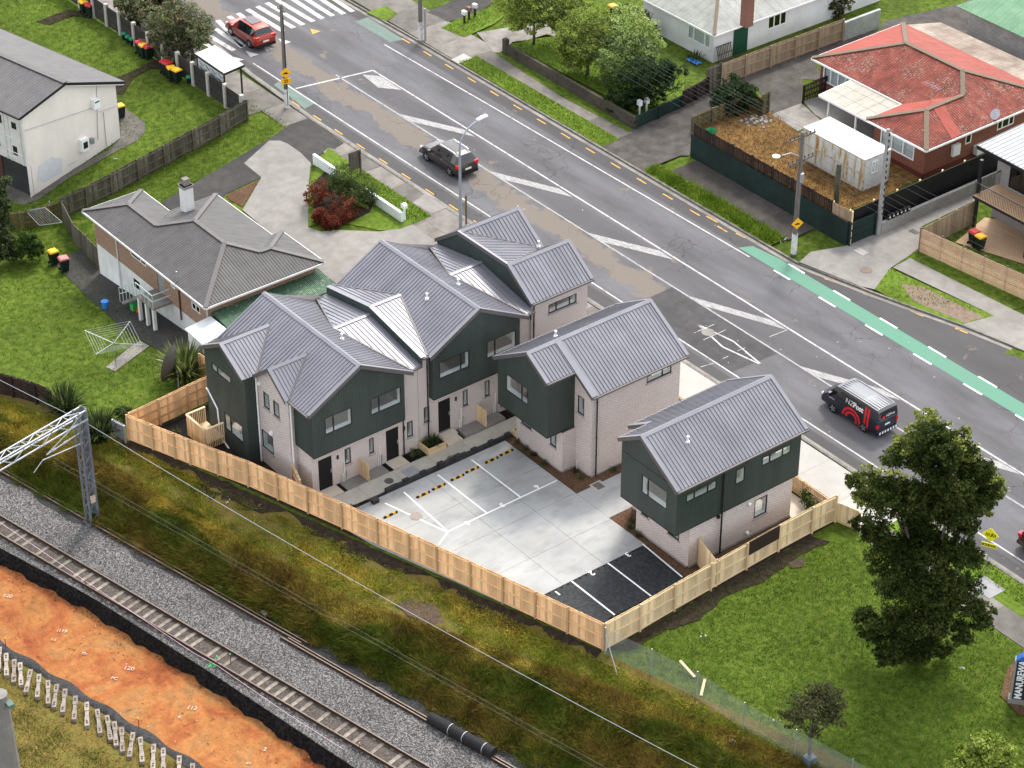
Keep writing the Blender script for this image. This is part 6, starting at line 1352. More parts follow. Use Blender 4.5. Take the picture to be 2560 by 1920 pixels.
t = fence('street_fence', 'dark green boarded fence below brown palings along the far footpath', [Vector((-36.95+i*2.2, 38.62, 0)) for i in range(8)], 1.72, 1, GRNP, GRNP, bw=.3, top_jit=0)
fence('yard_fence', 'dark brown paling top fence around the dry yard', [Vector((-36.9+i*1.96, 38.82, .0)) for i in range(7)]+[Vector((-23.3, 38.82, 0))], 2.5, 1, BRNP, BRNP, gap=.03, top_jit=.03)
fence('yard_fence', 'short fresh pine paling end of the brown fence', [Vector((-23.25, 38.82, 0)), Vector((-21.5, 38.82, 0))], 2.45, 1, TANP, PALE2, gap=.02)
fence('street_fence', 'dark green board return at the concrete power pole', [Vector((-21.45, 38.7, 0)), Vector((-21.4, 41.0, 0))], 1.7, -1, GRNP, GRNP, bw=.3)
fence('yard_fence', 'tall black board fence along the right driveway', [Vector((-21.7, 38.95+i*2.15, 0)) for i in range(8)], 2.4, 1, BLKP, PALE2, bw=.3, top_jit=0, post_h=.08)
BW = brickmat('grey_block', (.30, .29, .275), (.25, .24, .23), (.2, .19, .18), .4, .2, .012)
tag(box('retaining_wall', -21.35, -21.1, 41.4, 54, -.1, .85, BW), 'low grey block wall at the foot of the black fence', 'wall')
fence('yard_fence', 'mossy pale paling fence inside the dry yard', fl_pts([(2,0,70,850),(2,0,200,790),(2,0,340,735),(2,0,480,700),(2,0,540,740)]), 1.2, -1, MOSSP, OLDP, gap=.015)
fence('yard_gate', 'upright mossy timber gate leaning beside the dark shrub', fl_pts([(2,0,525,735),(2,0,565,715)]), 1.6, -1, MOSSP, OLDP, cat='gate')
fence('yard_fence', 'short dark picket fence beside the carport', fl_pts([(2,0,785,660),(2,0,930,600)]), 1.4, -1, BRNP, BRNP, gap=.06, bw=.16)
fence('slat_fence', 'horizontal pine slat fence around the modern house yard', [Vector((-18.0, 41.75, 0)), Vector((-16.4, 41.95, 0)), Vector((-14.7, 42.12, 0)), Vector((-13.0, 42.3, 0)), Vector((-11.3, 42.5, 0)), Vector((-9.6, 42.7, 0)), Vector((-7, 43, 0))], 1.8, 1, mat('pine_slats', [(.46, .29, .18), (.56, .38, .25)], 2, isl=.12), DARKM, horizontal=True, bw=.11, gap=.03, rails=())
fence('yard_fence', 'stained pine paling fence between the driveway and the modern house deck', [Vector((-18.1, 41.9, 0)), Vector((-18.2, 43.7, 0)), Vector((-18.3, 45.4, 0)), Vector((-18.4, 47.1, 0))], 1.7, 1, TANP, TANP)
# white garden wall by the driveway island
t = thing('garden_wall', 'low white rendered wall around the driveway shrubs', 'wall', (-47, 17.4, 0))
WRW = mat('white_render', [(.62, .68, .66), (.72, .77, .75)], 2, rough=.8)
MB().box(-52.2, -49.6, 17.25, 17.45, -.1, .75).build('wall_section', WRW, t); MB().box(-46.2, -41.9, 17.35, 17.55, -.1, .7).build('wall_section', WRW, t)
# chain link fence on the park boundary
t = thing('chain_link_fence', 'grey chain link fence on steel posts above the railway bank', 'fence', (6, .6, 0))
cl = [Vector((.25, -.15, 0)), T(1,2,2000,1050), T(2,2,105,1195), T(2,2,405,1395), T(2,2,735,1570), T(2,2,1095,1760), T(2,2,1500,1990)]
for i, p in enumerate(cl): MB().tube([p-Vector((0, 0, .1)), p+Vector((0, 0, 1.75))], .03, 8).build('post', GALV, t)
MB().tube([cl[0]+Vector((0, 0, 1.3)), cl[0]+Vector((1.6, -.5, -.1))], .025, 6).build('brace', GALV, t)
def mesh_mat():
    m, nt, bs = _new('wire_mesh'); nt.nodes.remove(bs); out = nt.nodes['Material Output']; tc, co = wallco(nt)
    mp = nd(nt, 'ShaderNodeMapping'); mp.inputs['Rotation'].default_value = (0, 0, rad(45)); nt.links.new(co, mp.inputs[0])
    br = nd(nt, 'ShaderNodeTexBrick', Scale=1.0); br.offset = 0; br.inputs['Brick Width'].default_value = .06; br.inputs['Row Height'].default_value = .06; br.inputs['Mortar Size'].default_value = .0035; br.inputs['Mortar Smooth'].default_value = 0; nt.links.new(mp.outputs[0], br.inputs['Vector'])
    df = nd(nt, 'ShaderNodeBsdfDiffuse'); df.inputs[0].default_value = (.35, .38, .38, 1); tr = nd(nt, 'ShaderNodeBsdfTransparent'); mx = nt.nodes.new('ShaderNodeMixShader')
    nt.links.new(br.outputs['Fac'], mx.inputs[0]); nt.links.new(tr.outputs[0], mx.inputs[1]); nt.links.new(df.outputs[0], mx.inputs[2]); nt.links.new(mx.outputs[0], out.inputs[0]); return m
MESHM = mesh_mat()
for p, q in zip(cl, cl[1:]): mk('wire_mesh', [p, q, q+Vector((0, 0, 1.7)), p+Vector((0, 0, 1.7))], [(0, 1, 2, 3)], MESHM, t)
for lab, a, b in (('loose pine plank leaning on the chain link fence', (0, 955), (95, 1060)), ('short pine plank standing at the chain link fence', (160, 1075), (135, 1180))):
    p = T(2,2,*a, h=.4); q = T(2,2,*b, h=.05); tag(MB().bar(p, q, .14, .03).build('timber_plank', PALE2), lab, 'plank')
# ------------------------------------------------------------------ railway
RUSTR = mat('rusty_rail', [(.035, .018, .013), (.065, .036, .026)], 5, rough=.7, metal=.2); RTOP = mat('worn_rail_head', [(.10, .075, .06), (.16, .125, .10)], 4, rough=.45, metal=.3)
SLP = mat('concrete_sleeper', [(.15, .125, .105), (.24, .21, .18)], 3, rough=.95, rnd=.15, big=(1.5, .2))
def nr(s): return -8.25-.079*(s+36)-.43     # centre of the nearer track (n) with rail level at -2
TDIR = Vector((DS[0]-DN[0]*.079, DS[1]-DN[1]*.079, 0)).normalized(); TN = Vector((-TDIR.y, TDIR.x, 0))
C0 = Vector((*uv(-20, nr(-20)), RAILZ))
def rail_prof(parent, c, a0, a1, off, z, name='rail'):
    o = MB(); p = c+TDIR*a0+TN*off+Vector((0, 0, z)); q = c+TDIR*a1+TN*off+Vector((0, 0, z))
    o.bar(p+Vector((0, 0, .01)), q+Vector((0, 0, .01)), .13, .025).bar(p+Vector((0, 0, .07)), q+Vector((0, 0, .07)), .025, .1); r = o.build(name, RUSTR, parent)
    MB().bar(p+Vector((0, 0, .135)), q+Vector((0, 0, .135)), .068, .035).build('rail_head', RTOP, r); return r
t = thing('railway_track', 'railway track on concrete sleepers in grey ballast', 'railway track', tuple(C0))
for sg in (-1, 1): rail_prof(t, C0, -50, 45, sg*.57, .10)
src = None
for i in range(150):
    a = -46+i*.615; b_ = random.random()
    # ballast partly covers the sleepers
    z = .03 if b_ > .25 else (-.01 if b_ > .12 else -.06)
    if src is None:
        mb = MB(); mb.box(-.11, .11, -.52, .52, -.1, .03); mb.prism([(-.11, -.92, -.10), (.11, -.92, -.10), (.11, -.52, .025), (-.11, -.52, .025)], (0, 0, -.05)); mb.prism([(-.11, .52, .025), (.11, .52, .025), (.11, .92, -.10), (-.11, .92, -.10)], (0, 0, -.05)); src = mb.build('sleeper', SLP, t); me = src.data; o = src
        src.matrix_parent_inverse = Matrix.Identity(4)
    else: o = bpy.data.objects.new('sleeper', me); COL.objects.link(o); o.parent = t
    o.location = TDIR*a+TN*random.uniform(-.04, .04)+Vector((0, 0, z)); o.rotation_euler = (0, 0, math.atan2(TDIR.y, TDIR.x)+random.uniform(-.02, .02))
# pair of spare rails lying along the bank foot
C1 = Vector((*uv(-20, -6.35), RAILZ)); 
t = thing('spare_rails', 'pair of rusty spare rails lying along the foot of the bank', 'rails', tuple(C1))
rail_prof(t, C1, -50, 5.7, .09, .02); rail_prof(t, C1, -50, 5.4, -.13, .02)
t = thing('spare_rails', 'second pair of rusty rails starting below the boundary fence', 'rails', tuple(C1))
rail_prof(t, C1, 4.6, 40, -.28, .02); rail_prof(t, C1, 4.2, 40, -.46, .02)
RL = T(1,2,580,1350, z=RAILZ); RL2 = T(1,2,990,1580, z=RAILZ)
t = thing('mat_roll', 'long black rolled drainage mat beside the spare rails', 'roll', tuple(RL)); BLKR = mat('black_geotextile', [(.006, .006, .007), (.016, .016, .018)], 8, rough=.8, bump=.5)
MB().tube([RL+Vector((0, 0, .3)), RL2+Vector((0, 0, .3))], .3, 16).build('roll', BLKR, t)
for f_ in (.33, .55, .86): c = RL.lerp(RL2, f_)+Vector((0, 0, .3)); d_ = (RL2-RL).normalized(); MB().tube([c-d_*.02, c+d_*.02], .312, 16).build('tie', GALV, t)
ORD = 'first second third fourth fifth sixth seventh eighth ninth tenth eleventh twelfth thirteenth fourteenth fifteenth sixteenth seventeenth eighteenth nineteenth twentieth'.split()
# row of old sleepers lying on the far side of the cut
OSL = mat('old_pale_sleeper', [(.17, .145, .125), (.26, .23, .20), (.11, .07, .045)], 3, rough=.95, rnd=.15, big=(2, .25))
for i, (x0, y0, x1, y1) in enumerate([(42,930,45,1100),(95,970,90,1145),(132,990,140,1160),(200,1035,165,1200),(255,1065,240,1230),(312,1105,312,1270),(367,1130,345,1305),(422,1160,402,1325),(488,1205,478,1365),(560,1245,562,1400),(628,1290,648,1455),(690,1330,715,1490),(738,1370,750,1525),(785,1405,790,1590),(858,1440,830,1615),(905,1470,918,1640),(990,1515,985,1680),(1052,1540,1052,1700),(1155,1590,1150,1740),(1240,1640,1240,1790),(0,890,-8,1060)]):
    a = T(0,2,x0,y0); b = T(0,2,x1,y1); a.z += .14; b.z += .14
    t = thing('loose_sleeper', '%s loose pale concrete sleeper counting from the left beside the clay cut' % ORD[i] if i < 20 else 'pale concrete sleeper cut by the left edge of the picture', 'sleeper', tuple(a), 'concrete sleepers laid out beside the clay cut')
    d_ = (b-a).normalized(); L_ = min((b-a).length, 2.3); b = a+d_*L_
    MB().bar(a, a+d_*L_*.36, .24, .22).bar(a+d_*L_*.36, a+d_*L_*.64, .19, .17).bar(a+d_*L_*.64, b, .24, .22).build('body', OSL, t)
    for f_ in (.12, .2, .8, .88): c = a+d_*L_*f_+Vector((0, 0, .115)); MB().bar(c-d_*.05, c+d_*.05, .1, .03).build('rail_seat', RUSTR, t)
# string line, pegs, sprayed numbers
def wire(name, pts, r, m, label, cat='wire', group=None): return tag(MB().tube(pts, r, 4, False).build(name, m), label, cat, group)
PINK = mat('pink_string', (.75, .5, .6), rough=.6); pk = [(0,2,0,95),(0,2,560,480),(0,2,1250,940),(0,2,1400,1020),(0,2,1850,1330),(0,2,2212,1560)]
wire('string_line', [T(*p, z=RAILZ)+Vector((0, 0, .35)) for p in pk], .012, PINK, 'pale pink builder string line along the trench edge', 'string')
for i, (x, y) in enumerate([(555,500),(40,880),(895,1400),(1400,1000),(1485,985),(128,1560)]):
    p = T(1 if i == 5 else 0, 2, x, y); t = thing('survey_peg', ['survey peg with orange top beside the nearer rail', 'yellow-topped survey peg beside the leftmost loose sleepers', 'green-topped survey peg in the middle of the sleeper row', 'survey peg in the green sprayed patch', 'short survey peg between the rails and the green patch', 'orange survey peg near the bottom edge by the track'][i], 'peg', tuple(p), 'survey pegs')
    MB().tube([p, p+Vector((0, 0, .75))], .018, 5).build('stake', RUSTR, t); MB().lathe(p+Vector((0, 0, .72)), [(.03, 0), (.045, .05), (.02, .09)], 8).build('cap', mat('peg_cap', [(.8, .3, .03), (.75, .5, .03), (.2, .7, .1), (.1, .6, .2), (.1, .6, .2), (.8, .3, .03)][i]), t)
SPRAY = wornpaint('white_spray', (.62, .52, .46), (.42, .2, .1), .46, 9); GSP = mat('green_spray', (.05, .5, .15), rough=.8)
for i, (x, y, s_, sz) in enumerate([(50,545,'120',.6),(400,770,'i119',.55),(345,825,'1.5',.4),(545,915,'72c',.4),(830,1010,'120',.65),(735,1075,'FC',.5),(1235,1265,'112',.6),(1160,1325,'IC',.45),(1705,1530,'2',.55),(1600,1620,'60',.4)]):
    p = T(0,2,x,y); p.z = RAILZ-.9+.05; o = text_mesh('sprayed_number', s_, sz*.62, SPRAY, frame(p, (.78, .62, 0), (-.62, .78, 0)), None, .015); tag(o, ['white sprayed number on the clay at the left edge', 'largest white sprayed number on the upper left clay', 'faint sprayed decimal below the upper left clay number', 'white sprayed mark on the clay between two numbers', 'white sprayed number in the middle of the clay', 'sprayed letters below the middle clay number', 'white sprayed number on the lower right clay', 'sprayed letters left of the lower right clay number', 'single sprayed digit on the redder clay', 'sprayed mark on the clay at the bottom edge'][i], 'ground mark', 'sprayed survey marks')
mb = MB()
for i in range(45):
    s = RNG.uniform(-34, -6); n = lerp(n_trench(s)-.5, n_outer(s)+.3, RNG.random()); u, v = uv(s, n); mb.lathe((u, v, RAILZ-.89), [(RNG.uniform(.02, .05), 0), (.015, .03)], 6)
tag(mb.build('white_dots', SPRAY), 'white sprayed dots and scraps scattered over the orange clay', 'debris', None, 'stuff')
mb = MB()
for i in range(26): p = T(0,2,1380+RNG.normal()*22, 980+RNG.normal()*10, z=RAILZ); mb.lathe((p.x, p.y, RAILZ+.0), [(RNG.uniform(.03, .08), 0), (.02, .05)], 5)
tag(mb.build('green_spray_patch', GSP), 'bright green sprayed ballast patch beside the track', 'ground mark', None, 'stuff')
# overhead line portal
GS = mat('portal_steel', [(.13, .145, .17), (.21, .23, .26)], 2, rough=.55, metal=.3); GSL = mat('portal_galvanised', [(.36, .39, .42), (.46, .49, .52)], 2, rough=.5, metal=.4)
F0 = T(0,2,597,60, z=RAILZ); PT = z_over(0,1,510,985, F0)
t = thing('overhead_portal', 'grey steel lattice portal over the railway track', 'gantry', tuple(F0))
ax = TDIR; ay = TN
mb = MB()
for sx in (-1, 1):
    for sy in (-1, 1): c = F0+ax*sx*.2+ay*sy*.28; mb.bar(c, c+Vector((0, 0, PT-RAILZ)), .1, .1, (1, 0, 0))
n = 15; hz = (PT-RAILZ)/n
for i in range(n):
    z0 = Vector((0, 0, i*hz)); z1 = Vector((0, 0, (i+1)*hz)); s_ = 1 if i % 2 else -1
    for sx in (-1, 1): mb.bar(F0+ax*sx*.2+ay*s_*.28+z0, F0+ax*sx*.2-ay*s_*.28+z1, .03, .05)
    for sy in (-1, 1): mb.bar(F0+ay*sy*.28+ax*s_*.2+z0, F0+ay*sy*.28-ax*s_*.2+z1, .03, .05)
mb.build('mast', GS, t)
c = F0; mk_ = MB().prism([c+ax*.19+ay*.3, c-ax*.19+ay*.3, c-ax*.19+ay*.3+Vector((0, 0, PT-RAILZ)), c+ax*.19+ay*.3+Vector((0, 0, PT-RAILZ))], ay*.02).build('web_plate', GS, t)
MB().box(-.35, .35, -.45, .45, 0, .05).build('base_plate', GS, t).location = F0; t.children[-1].matrix_parent_inverse = Matrix.Translation(-F0)
mb = MB(); top = F0+Vector((0, 0, PT-RAILZ-.1)); bd_ = -ay; L_ = 16; h_ = .62; bw_ = .5; nb = 16
cs = [top+ax*sx*bw_/2-Vector((0, 0, 0 if k_ else h_)) for sx in (-1, 1) for k_ in (0, 1)]
for c in cs: mb.bar(c+ay*.3, c+bd_*L_, .07, .07)
for i in range(nb):
    f0, f1 = L_*i/nb, L_*(i+1)/nb
    for sx in (0, 2):
        a, b = (cs[sx], cs[sx+1]) if i % 2 else (cs[sx+1], cs[sx]); mb.bar(a+bd_*f0, b+bd_*f1, .035, .04)
    a, b = (cs[1], cs[3]) if i % 2 else (cs[3], cs[1]); mb.bar(a+bd_*f0, b+bd_*f1, .035, .04)
    mb.bar(cs[1]+bd_*f1, cs[3]+bd_*f1, .03, .03)
mb.build('lattice_beam', GSL, t)
mb = MB(); m_ = F0+Vector((0, 0, PT-RAILZ-1.5)); arm = m_+bd_*2.6+Vector((0, 0, -.15)); mb.tube([m_, arm], .035, 6); mb.tube([m_+Vector((0, 0, .8)), arm], .025, 6); mb.tube([m_+Vector((0, 0, -.75)), m_+bd_*2.9+Vector((0, 0, -.35))], .03, 6); mb.tube([m_+bd_*2.9+Vector((0, 0, -.35)), m_+bd_*3.6+Vector((0, 0, -.8))], .022, 6); mb.build('cantilever', GSL, t)
for f_ in (1.2, 2.2): MB().tube([m_.lerp(arm, f_/3.0)-bd_*.0, m_.lerp(arm, f_/3.0+.12)], .07, 8).build('insulator', GALV, t)
p = F0-bd_*0+Vector((0, 0, 2.0)); MB().box(-.01, .01, -.16, .16, -.25, .25).build('number_plate', SPRAY, t).location = F0+ax*.26+Vector((0, 0, 1.7)); t.children[-1].matrix_parent_inverse = Matrix.Translation(-F0)
WIRE = mat('pale_wire', (.42, .42, .43), rough=.5, metal=.3); WIRED = mat('dull_wire', (.20, .20, .205), rough=.6)
def span(pa, pb, sag, n=14): return [pa.lerp(pb, i/n)-Vector((0, 0, sag*4*(i/n)*(1-i/n))) for i in range(n+1)]
a = F0+ay*.35+Vector((0, 0, PT-RAILZ-1.1))
wire('earth_wire', span(a, a+TDIR*62+Vector((0, 0, .0)), 1.0), .017, WIRE, 'pale thick wire running from the portal mast along the bank', 'wire', 'railway wires')
wire('earth_wire', span(a, a-TDIR*40+Vector((0, 0, .4)), .6), .017, WIRE, 'pale wire running left from the portal mast over the weeds', 'wire', 'railway wires')
a2 = arm+Vector((0, 0, .1)); wire('contact_wire', span(a2, a2+TDIR*60, .15), .0055, WIRED, 'upper thin contact wire over the nearer edge of the bank', 'wire', 'railway wires'); a3 = m_+bd_*2.2+Vector((0, 0, -.9)); wire('contact_wire', span(a3, a3+TDIR*60, .1), .0055, WIRED, 'lower thin contact wire over the spare rails', 'wire', 'railway wires')

BED = mat('oily_ballast', [(.03, .024, .02), (.075, .062, .053), (.15, .13, .115)], 11, rough=.95, bump=1, bscale=16, bd=.05)
V = []; F = []
for i, a in enumerate(np.arange(-50, 45, .5)):
    for k_, o_ in enumerate((-.62+.05*math.sin(a*3), -.2, .2, .62+.06*math.sin(a*2.2))): p = C0+TDIR*a+TN*o_; V.append((p.x, p.y, RAILZ+.022+(.012 if k_ in (1, 2) else -.012)))
for i in range(len(V)//4-1):
    for k_ in range(3): q = i*4+k_; F.append((q, q+4, q+5, q+1))
mk('track_bed', V, F, BED, None, True, 'structure')
p = T(0,2,105,1900); zz = z_over(0,2,15,1170, p); t = thing('concrete_mast', 'grey concrete mast with a small green lamp at the bottom left corner', 'mast', tuple(p))
MB().tube([p-Vector((0, 0, .5)), (p.x, p.y, zz)], [.55, .42], 12).build('shaft', CONC, t); MB().box(p.x+.3, p.x+.75, p.y+.1, p.y+.4, zz-.5, zz-.3).build('lamp', mat('lamp_green', (.10, .16, .13)), t)
# ------------------------------------------------------------------ vehicles
TYRE = mat('tyre_rubber', (.012, .012, .013), rough=.85); RIM = mat('alloy_rim', (.5, .51, .53), rough=.3, metal=.8); BLKT = mat('black_trim', (.008, .008, .009), rough=.5)
CGLASS = mat('tinted_car_glass', (.010, .013, .016), rough=.06, spec=.8); REDL = mat('red_lamp', (.55, .012, .012), rough=.2); WHTL = mat('clear_lamp', (.6, .62, .65), rough=.1); PLATE = mat('number_plate', (.7, .7, .68), rough=.5); CHROME = mat('chrome', (.7, .7, .72), rough=.15, metal=1)
def paint(name, c, metal=.3): 
    m = mat(name, [tuple(x*.93 for x in c), c], 1.5, rough=.28, metal=metal, spec=.5); m.node_tree.nodes['Principled BSDF'].inputs['Coat Weight'].default_value = .1 if 'roof' in name else .5; return m
def put(mb, name, m, t, M, smooth=False):
    mb.v = [tuple(M @ Vector(v)) for v in mb.v]; return mb.build(name, m, t, None, smooth)
def loft_vehicle(name, label, cat, loc, rz, st, pm, glass_side, glass_ws, glass_rw, wheels, wr, wy, roofm=None):
    """st: stations (x,w,zb,zm,wbelt,zbelt,wroof,zroof,crown) rear to front"""
    t = thing(name, label, cat, loc); M = Matrix.Translation(loc) @ Matrix.Rotation(rz, 4, 'Z')
    V = []
    for (x, w_, zb, zm, wb2, zb2, wr2, zr2, cr) in st:
        half = [(w_*.86, zb), (w_, zb+.12), (w_, zm), (wb2, zb2), (wr2, zr2), (wr2*.55, zr2+cr*.8), (0, zr2+cr)]
        V.append([(x, y, z) for y, z in half]+[(x, -y, z) for y, z in half[::-1][1:]])
    n = len(V[0]); body, rf = MB(), MB(); gl = {}
    for i in range(len(V)-1):
        for k_ in range(n-1):
            q = [V[i][k_], V[i+1][k_], V[i+1][k_+1], V[i][k_+1]][::-1]; kk = k_ if k_ < 6 else n-2-k_
            if kk == 3 and i in glass_side or kk in (4, 5) and i in glass_ws+glass_rw: 
                gl.setdefault('windscreen' if kk > 3 and i in glass_ws else 'rear_window' if kk > 3 else 'side_window'+('' if k_ < 6 else '_'), MB()).add(q, [(0, 1, 2, 3)])
            elif kk in (4, 5) and roofm and st[i][7] > .9*max(s[7] for s in st) and st[i+1][7] > .9*max(s[7] for s in st): rf.add(q, [(0, 1, 2, 3)])
            else: body.add(q, [(0, 1, 2, 3)])
        body.add([V[i][0], V[i+1][0], V[i+1][n-1], V[i][n-1]], [(0, 1, 2, 3)])
    body.add(V[0], [tuple(range(n))]); body.add(V[-1], [tuple(range(n))[::-1]])
    o = put(body, 'body', pm, t, M); [put(g_, nm.rstrip('_'), CGLASS, t, M) for nm, g_ in gl.items()]
    if rf.v: put(rf, 'roof', roofm, t, M)
    for x in wheels:
        for sg in (-1, 1):
            a = MB(); pts = [(x+(wr+.075)*math.cos(th), sg*(wy+.012), wr+(wr+.075)*math.sin(th)) for th in np.linspace(-.25, math.pi+.25, 14)]
            a.add(pts if sg < 0 else pts[::-1], [tuple(range(len(pts)))]); put(a, 'wheel_arch', BLKT, t, M)
            wmb = MB(); wmb.lathe((x, sg*(wy-.19), wr), [(wr*.7, 0), (wr, .02), (wr, .2), (wr*.93, .225), (wr*.66, .225)] if sg > 0 else [(wr*.66, -.225), (wr*.93, -.225), (wr, -.2), (wr, -.02), (wr*.7, 0)], 20, 'y'); wo_ = put(wmb, 'wheel', TYRE, t, M)
            r = MB(); yy = sg*(wy+.030)
            for s5 in range(5):
                th = s5*2*math.pi/5; c_, s_ = math.cos(th), math.sin(th); d_ = .05
                r.bar((x, yy, wr), (x+c_*wr*.62, yy, wr+s_*wr*.62), .09, .02, (0, 1, 0))
            r.lathe((x, yy-.012*sg, wr), [(wr*.66, 0), (wr*.66, .012*sg), (wr*.57, .012*sg), (wr*.57, 0)], 18, 'y'); put(r, 'rim', RIM, wo_, M)
    return t, M
def bx(t, M, name, m, *b): return put(MB().box(*b), name, m, t, M)
SUV = [(-2.30,.78,.42,.62,.74,.80,.70,.84,.02),(-2.24,.88,.36,.65,.85,.98,.76,1.02,.02),(-2.10,.91,.30,.68,.87,1.10,.72,1.16,.03),(-1.86,.92,.28,.70,.88,1.10,.60,1.58,.04),(-1.45,.92,.28,.70,.89,1.08,.61,1.66,.045),(-.45,.92,.26,.70,.90,1.03,.64,1.69,.05),(.35,.92,.26,.70,.90,1.0,.62,1.63,.05),(1.12,.92,.28,.68,.86,.97,.74,1.05,.03),(1.80,.91,.30,.66,.82,.90,.70,.97,.04),(2.15,.84,.32,.60,.74,.78,.60,.84,.03),(2.30,.66,.36,.52,.60,.60,.5,.66,.02)]
def suv_details(t, M, pm, rails=True, dark_roof=False):
    for sg in (-1, 1):
        s0, s1 = (.58, .92) if sg > 0 else (-.92, -.58); bx(t, M, 'tail_lamp', REDL, -2.27, -2.02, s0, s1, .88, 1.10)
        bx(t, M, 'head_lamp', WHTL, 1.98, 2.22, *( (.5, .80) if sg > 0 else (-.80, -.5)), .66, .80); bx(t, M, 'mirror', pm, .75, .95, *((.92, 1.1) if sg > 0 else (-1.1, -.92)), 1.0, 1.14)
        for x in (-.55, .45): bx(t, M, 'door_handle', CHROME, x, x+.2, *((.915, .94) if sg > 0 else (-.94, -.915)), .90, .93)
        for x in (-1.0, .02): bx(t, M, 'door_pillar', BLKT, x, x+.06, *((.76, .80) if sg > 0 else (-.80, -.76)), 1.1, 1.5)
        if rails: put(MB().tube([(-1.55, sg*.56, 1.70), (-1.4, sg*.57, 1.76), (.1, sg*.58, 1.77), (.25, sg*.57, 1.70)], .025, 6), 'roof_rail', CHROME, t, M)
    bx(t, M, 'rear_bumper', BLKT, -2.36, -2.0, -.82, .82, .30, .52); bx(t, M, 'front_bumper', BLKT, 2.0, 2.36, -.78, .78, .28, .48); bx(t, M, 'plate', PLATE, -2.335, -2.30, -.25, .25, .66, .78)
    if dark_roof: bx(t, M, 'sunroof', CGLASS, -1.1, .2, -.42, .42, 1.725, 1.745)
c = Vector((-46.5, 24.7, RZ))
BR = paint('brown_metallic', (.048, .038, .034), .5)
t, M = loft_vehicle('parked_suv', 'dark brown SUV with silver roof rails driving in the near lane', 'car', c, math.pi, SUV, BR, (3, 4, 5), (6,), (2,), (-1.33, 1.33), .36, .90, paint('brown_roof_sheen', (.05, .045, .041), .3)); suv_details(t, M, BR); t.name = 'driving_suv'
RD = paint('red_metallic', (.30, .026, .014), .3)
c = Vector((-71.6, 24.65, RZ)); t, M = loft_vehicle('driving_suv', 'red SUV with glass roof panel crossing the zebra stripes', 'car', c, math.pi-.02, SUV, RD, (3, 4, 5), (6,), (2,), (-1.33, 1.33), .36, .90, paint('red_roof', (.30, .03, .016), .3)); suv_details(t, M, RD, False, True)
# courier van
VAN = [(-2.36,.80,.40,.80,.80,1.16,.74,1.20,.0),(-2.34,.84,.32,.80,.84,1.20,.78,1.22,.01),(-2.30,.845,.28,.80,.845,1.22,.74,1.80,.03),(-2.16,.845,.26,.80,.845,1.22,.73,1.92,.05),(-.9,.845,.26,.80,.845,1.22,.73,1.95,.05),(.55,.845,.26,.80,.845,1.20,.73,1.94,.05),(1.15,.845,.26,.80,.845,1.18,.70,1.88,.05),(1.85,.845,.28,.78,.82,1.08,.74,1.16,.04),(2.22,.82,.30,.70,.74,.90,.66,.98,.03),(2.36,.72,.34,.60,.66,.70,.56,.76,.02)]
NV = paint('navy_van_paint', (.007, .010, .024), .1); VR = paint('silver_van_roof', (.10, .105, .118), .3)
c = Vector((-7.12, 25.35, RZ)); rz = math.pi
t, M = loft_vehicle('courier_van', 'navy courier van with red ribbon graphics on the near lane', 'van', c, rz, VAN, NV, (4, 5, 6), (6,), (1,), (-1.30, 1.22), .33, .83, VR)
for y in np.linspace(-.6, .6, 7): put(MB().bar((-2.1, y, 1.985), (1.0, y, 1.975), .05, .022), 'roof_rib', VR, t, M)
VW = mat('white_decal', (.78, .78, .79), rough=.4); VRD = mat('red_decal', (.62, .022, .03), rough=.35)
for sg in (-1, 1):
    yq = .852*sg; s0 = (.8, .86) if sg > 0 else (-.86, -.8)
    bx(t, M, 'tail_lamp', REDL, -2.38, -2.26, *((.70, .86) if sg > 0 else (-.86, -.70)), .78, 1.02); bx(t, M, 'mirror', NV, 1.35, 1.5, *((.88, 1.1) if sg > 0 else (-1.1, -.88)), 1.2, 1.45); bx(t, M, 'head_lamp', WHTL, 2.1, 2.3, *((.5, .78) if sg > 0 else (-.78, -.5)), .72, .9)
    # ribbon: two concentric arches and a double upright
    def band_(path, w2):
        mb = MB(); n = len(path); L_ = []
        for i, (x, z) in enumerate(path):
            x0, z0 = path[max(i-1, 0)]; x1, z1 = path[min(i+1, n-1)]; d_ = Vector((x1-x0, z1-z0)).normalized(); L_.append(((x-d_.y*w2, z+d_.x*w2), (x+d_.y*w2, z-d_.x*w2)))
        yy = lambda z: yq if z < 1.22 else sg*(.856-(z-1.22)*.16)
        for (p, q), (r, t_) in zip(L_, L_[1:]):
            P = [(p[0], yy(p[1]), p[1]), (q[0], yy(q[1]), q[1]), (t_[0], yy(t_[1]), t_[1]), (r[0], yy(r[1]), r[1])]; mb.add(P, [(0, 1, 2, 3)])
        put(mb, 'ribbon_decal', VRD, t, M)
    for r_ in (.42, .68): band_([(-.28+r_*math.cos(a), .38+r_*.98*math.sin(a)) for a in np.linspace(math.pi+.02, 0, 16)][::-1]+[(-.28-r_, .28)], .075)
    for dx in (0, .24): band_([(-1.28-dx, .36-dx*.3), (-1.34-dx, .60), (-1.36-dx, 1.2), (-1.34-dx, 1.75)], .075)
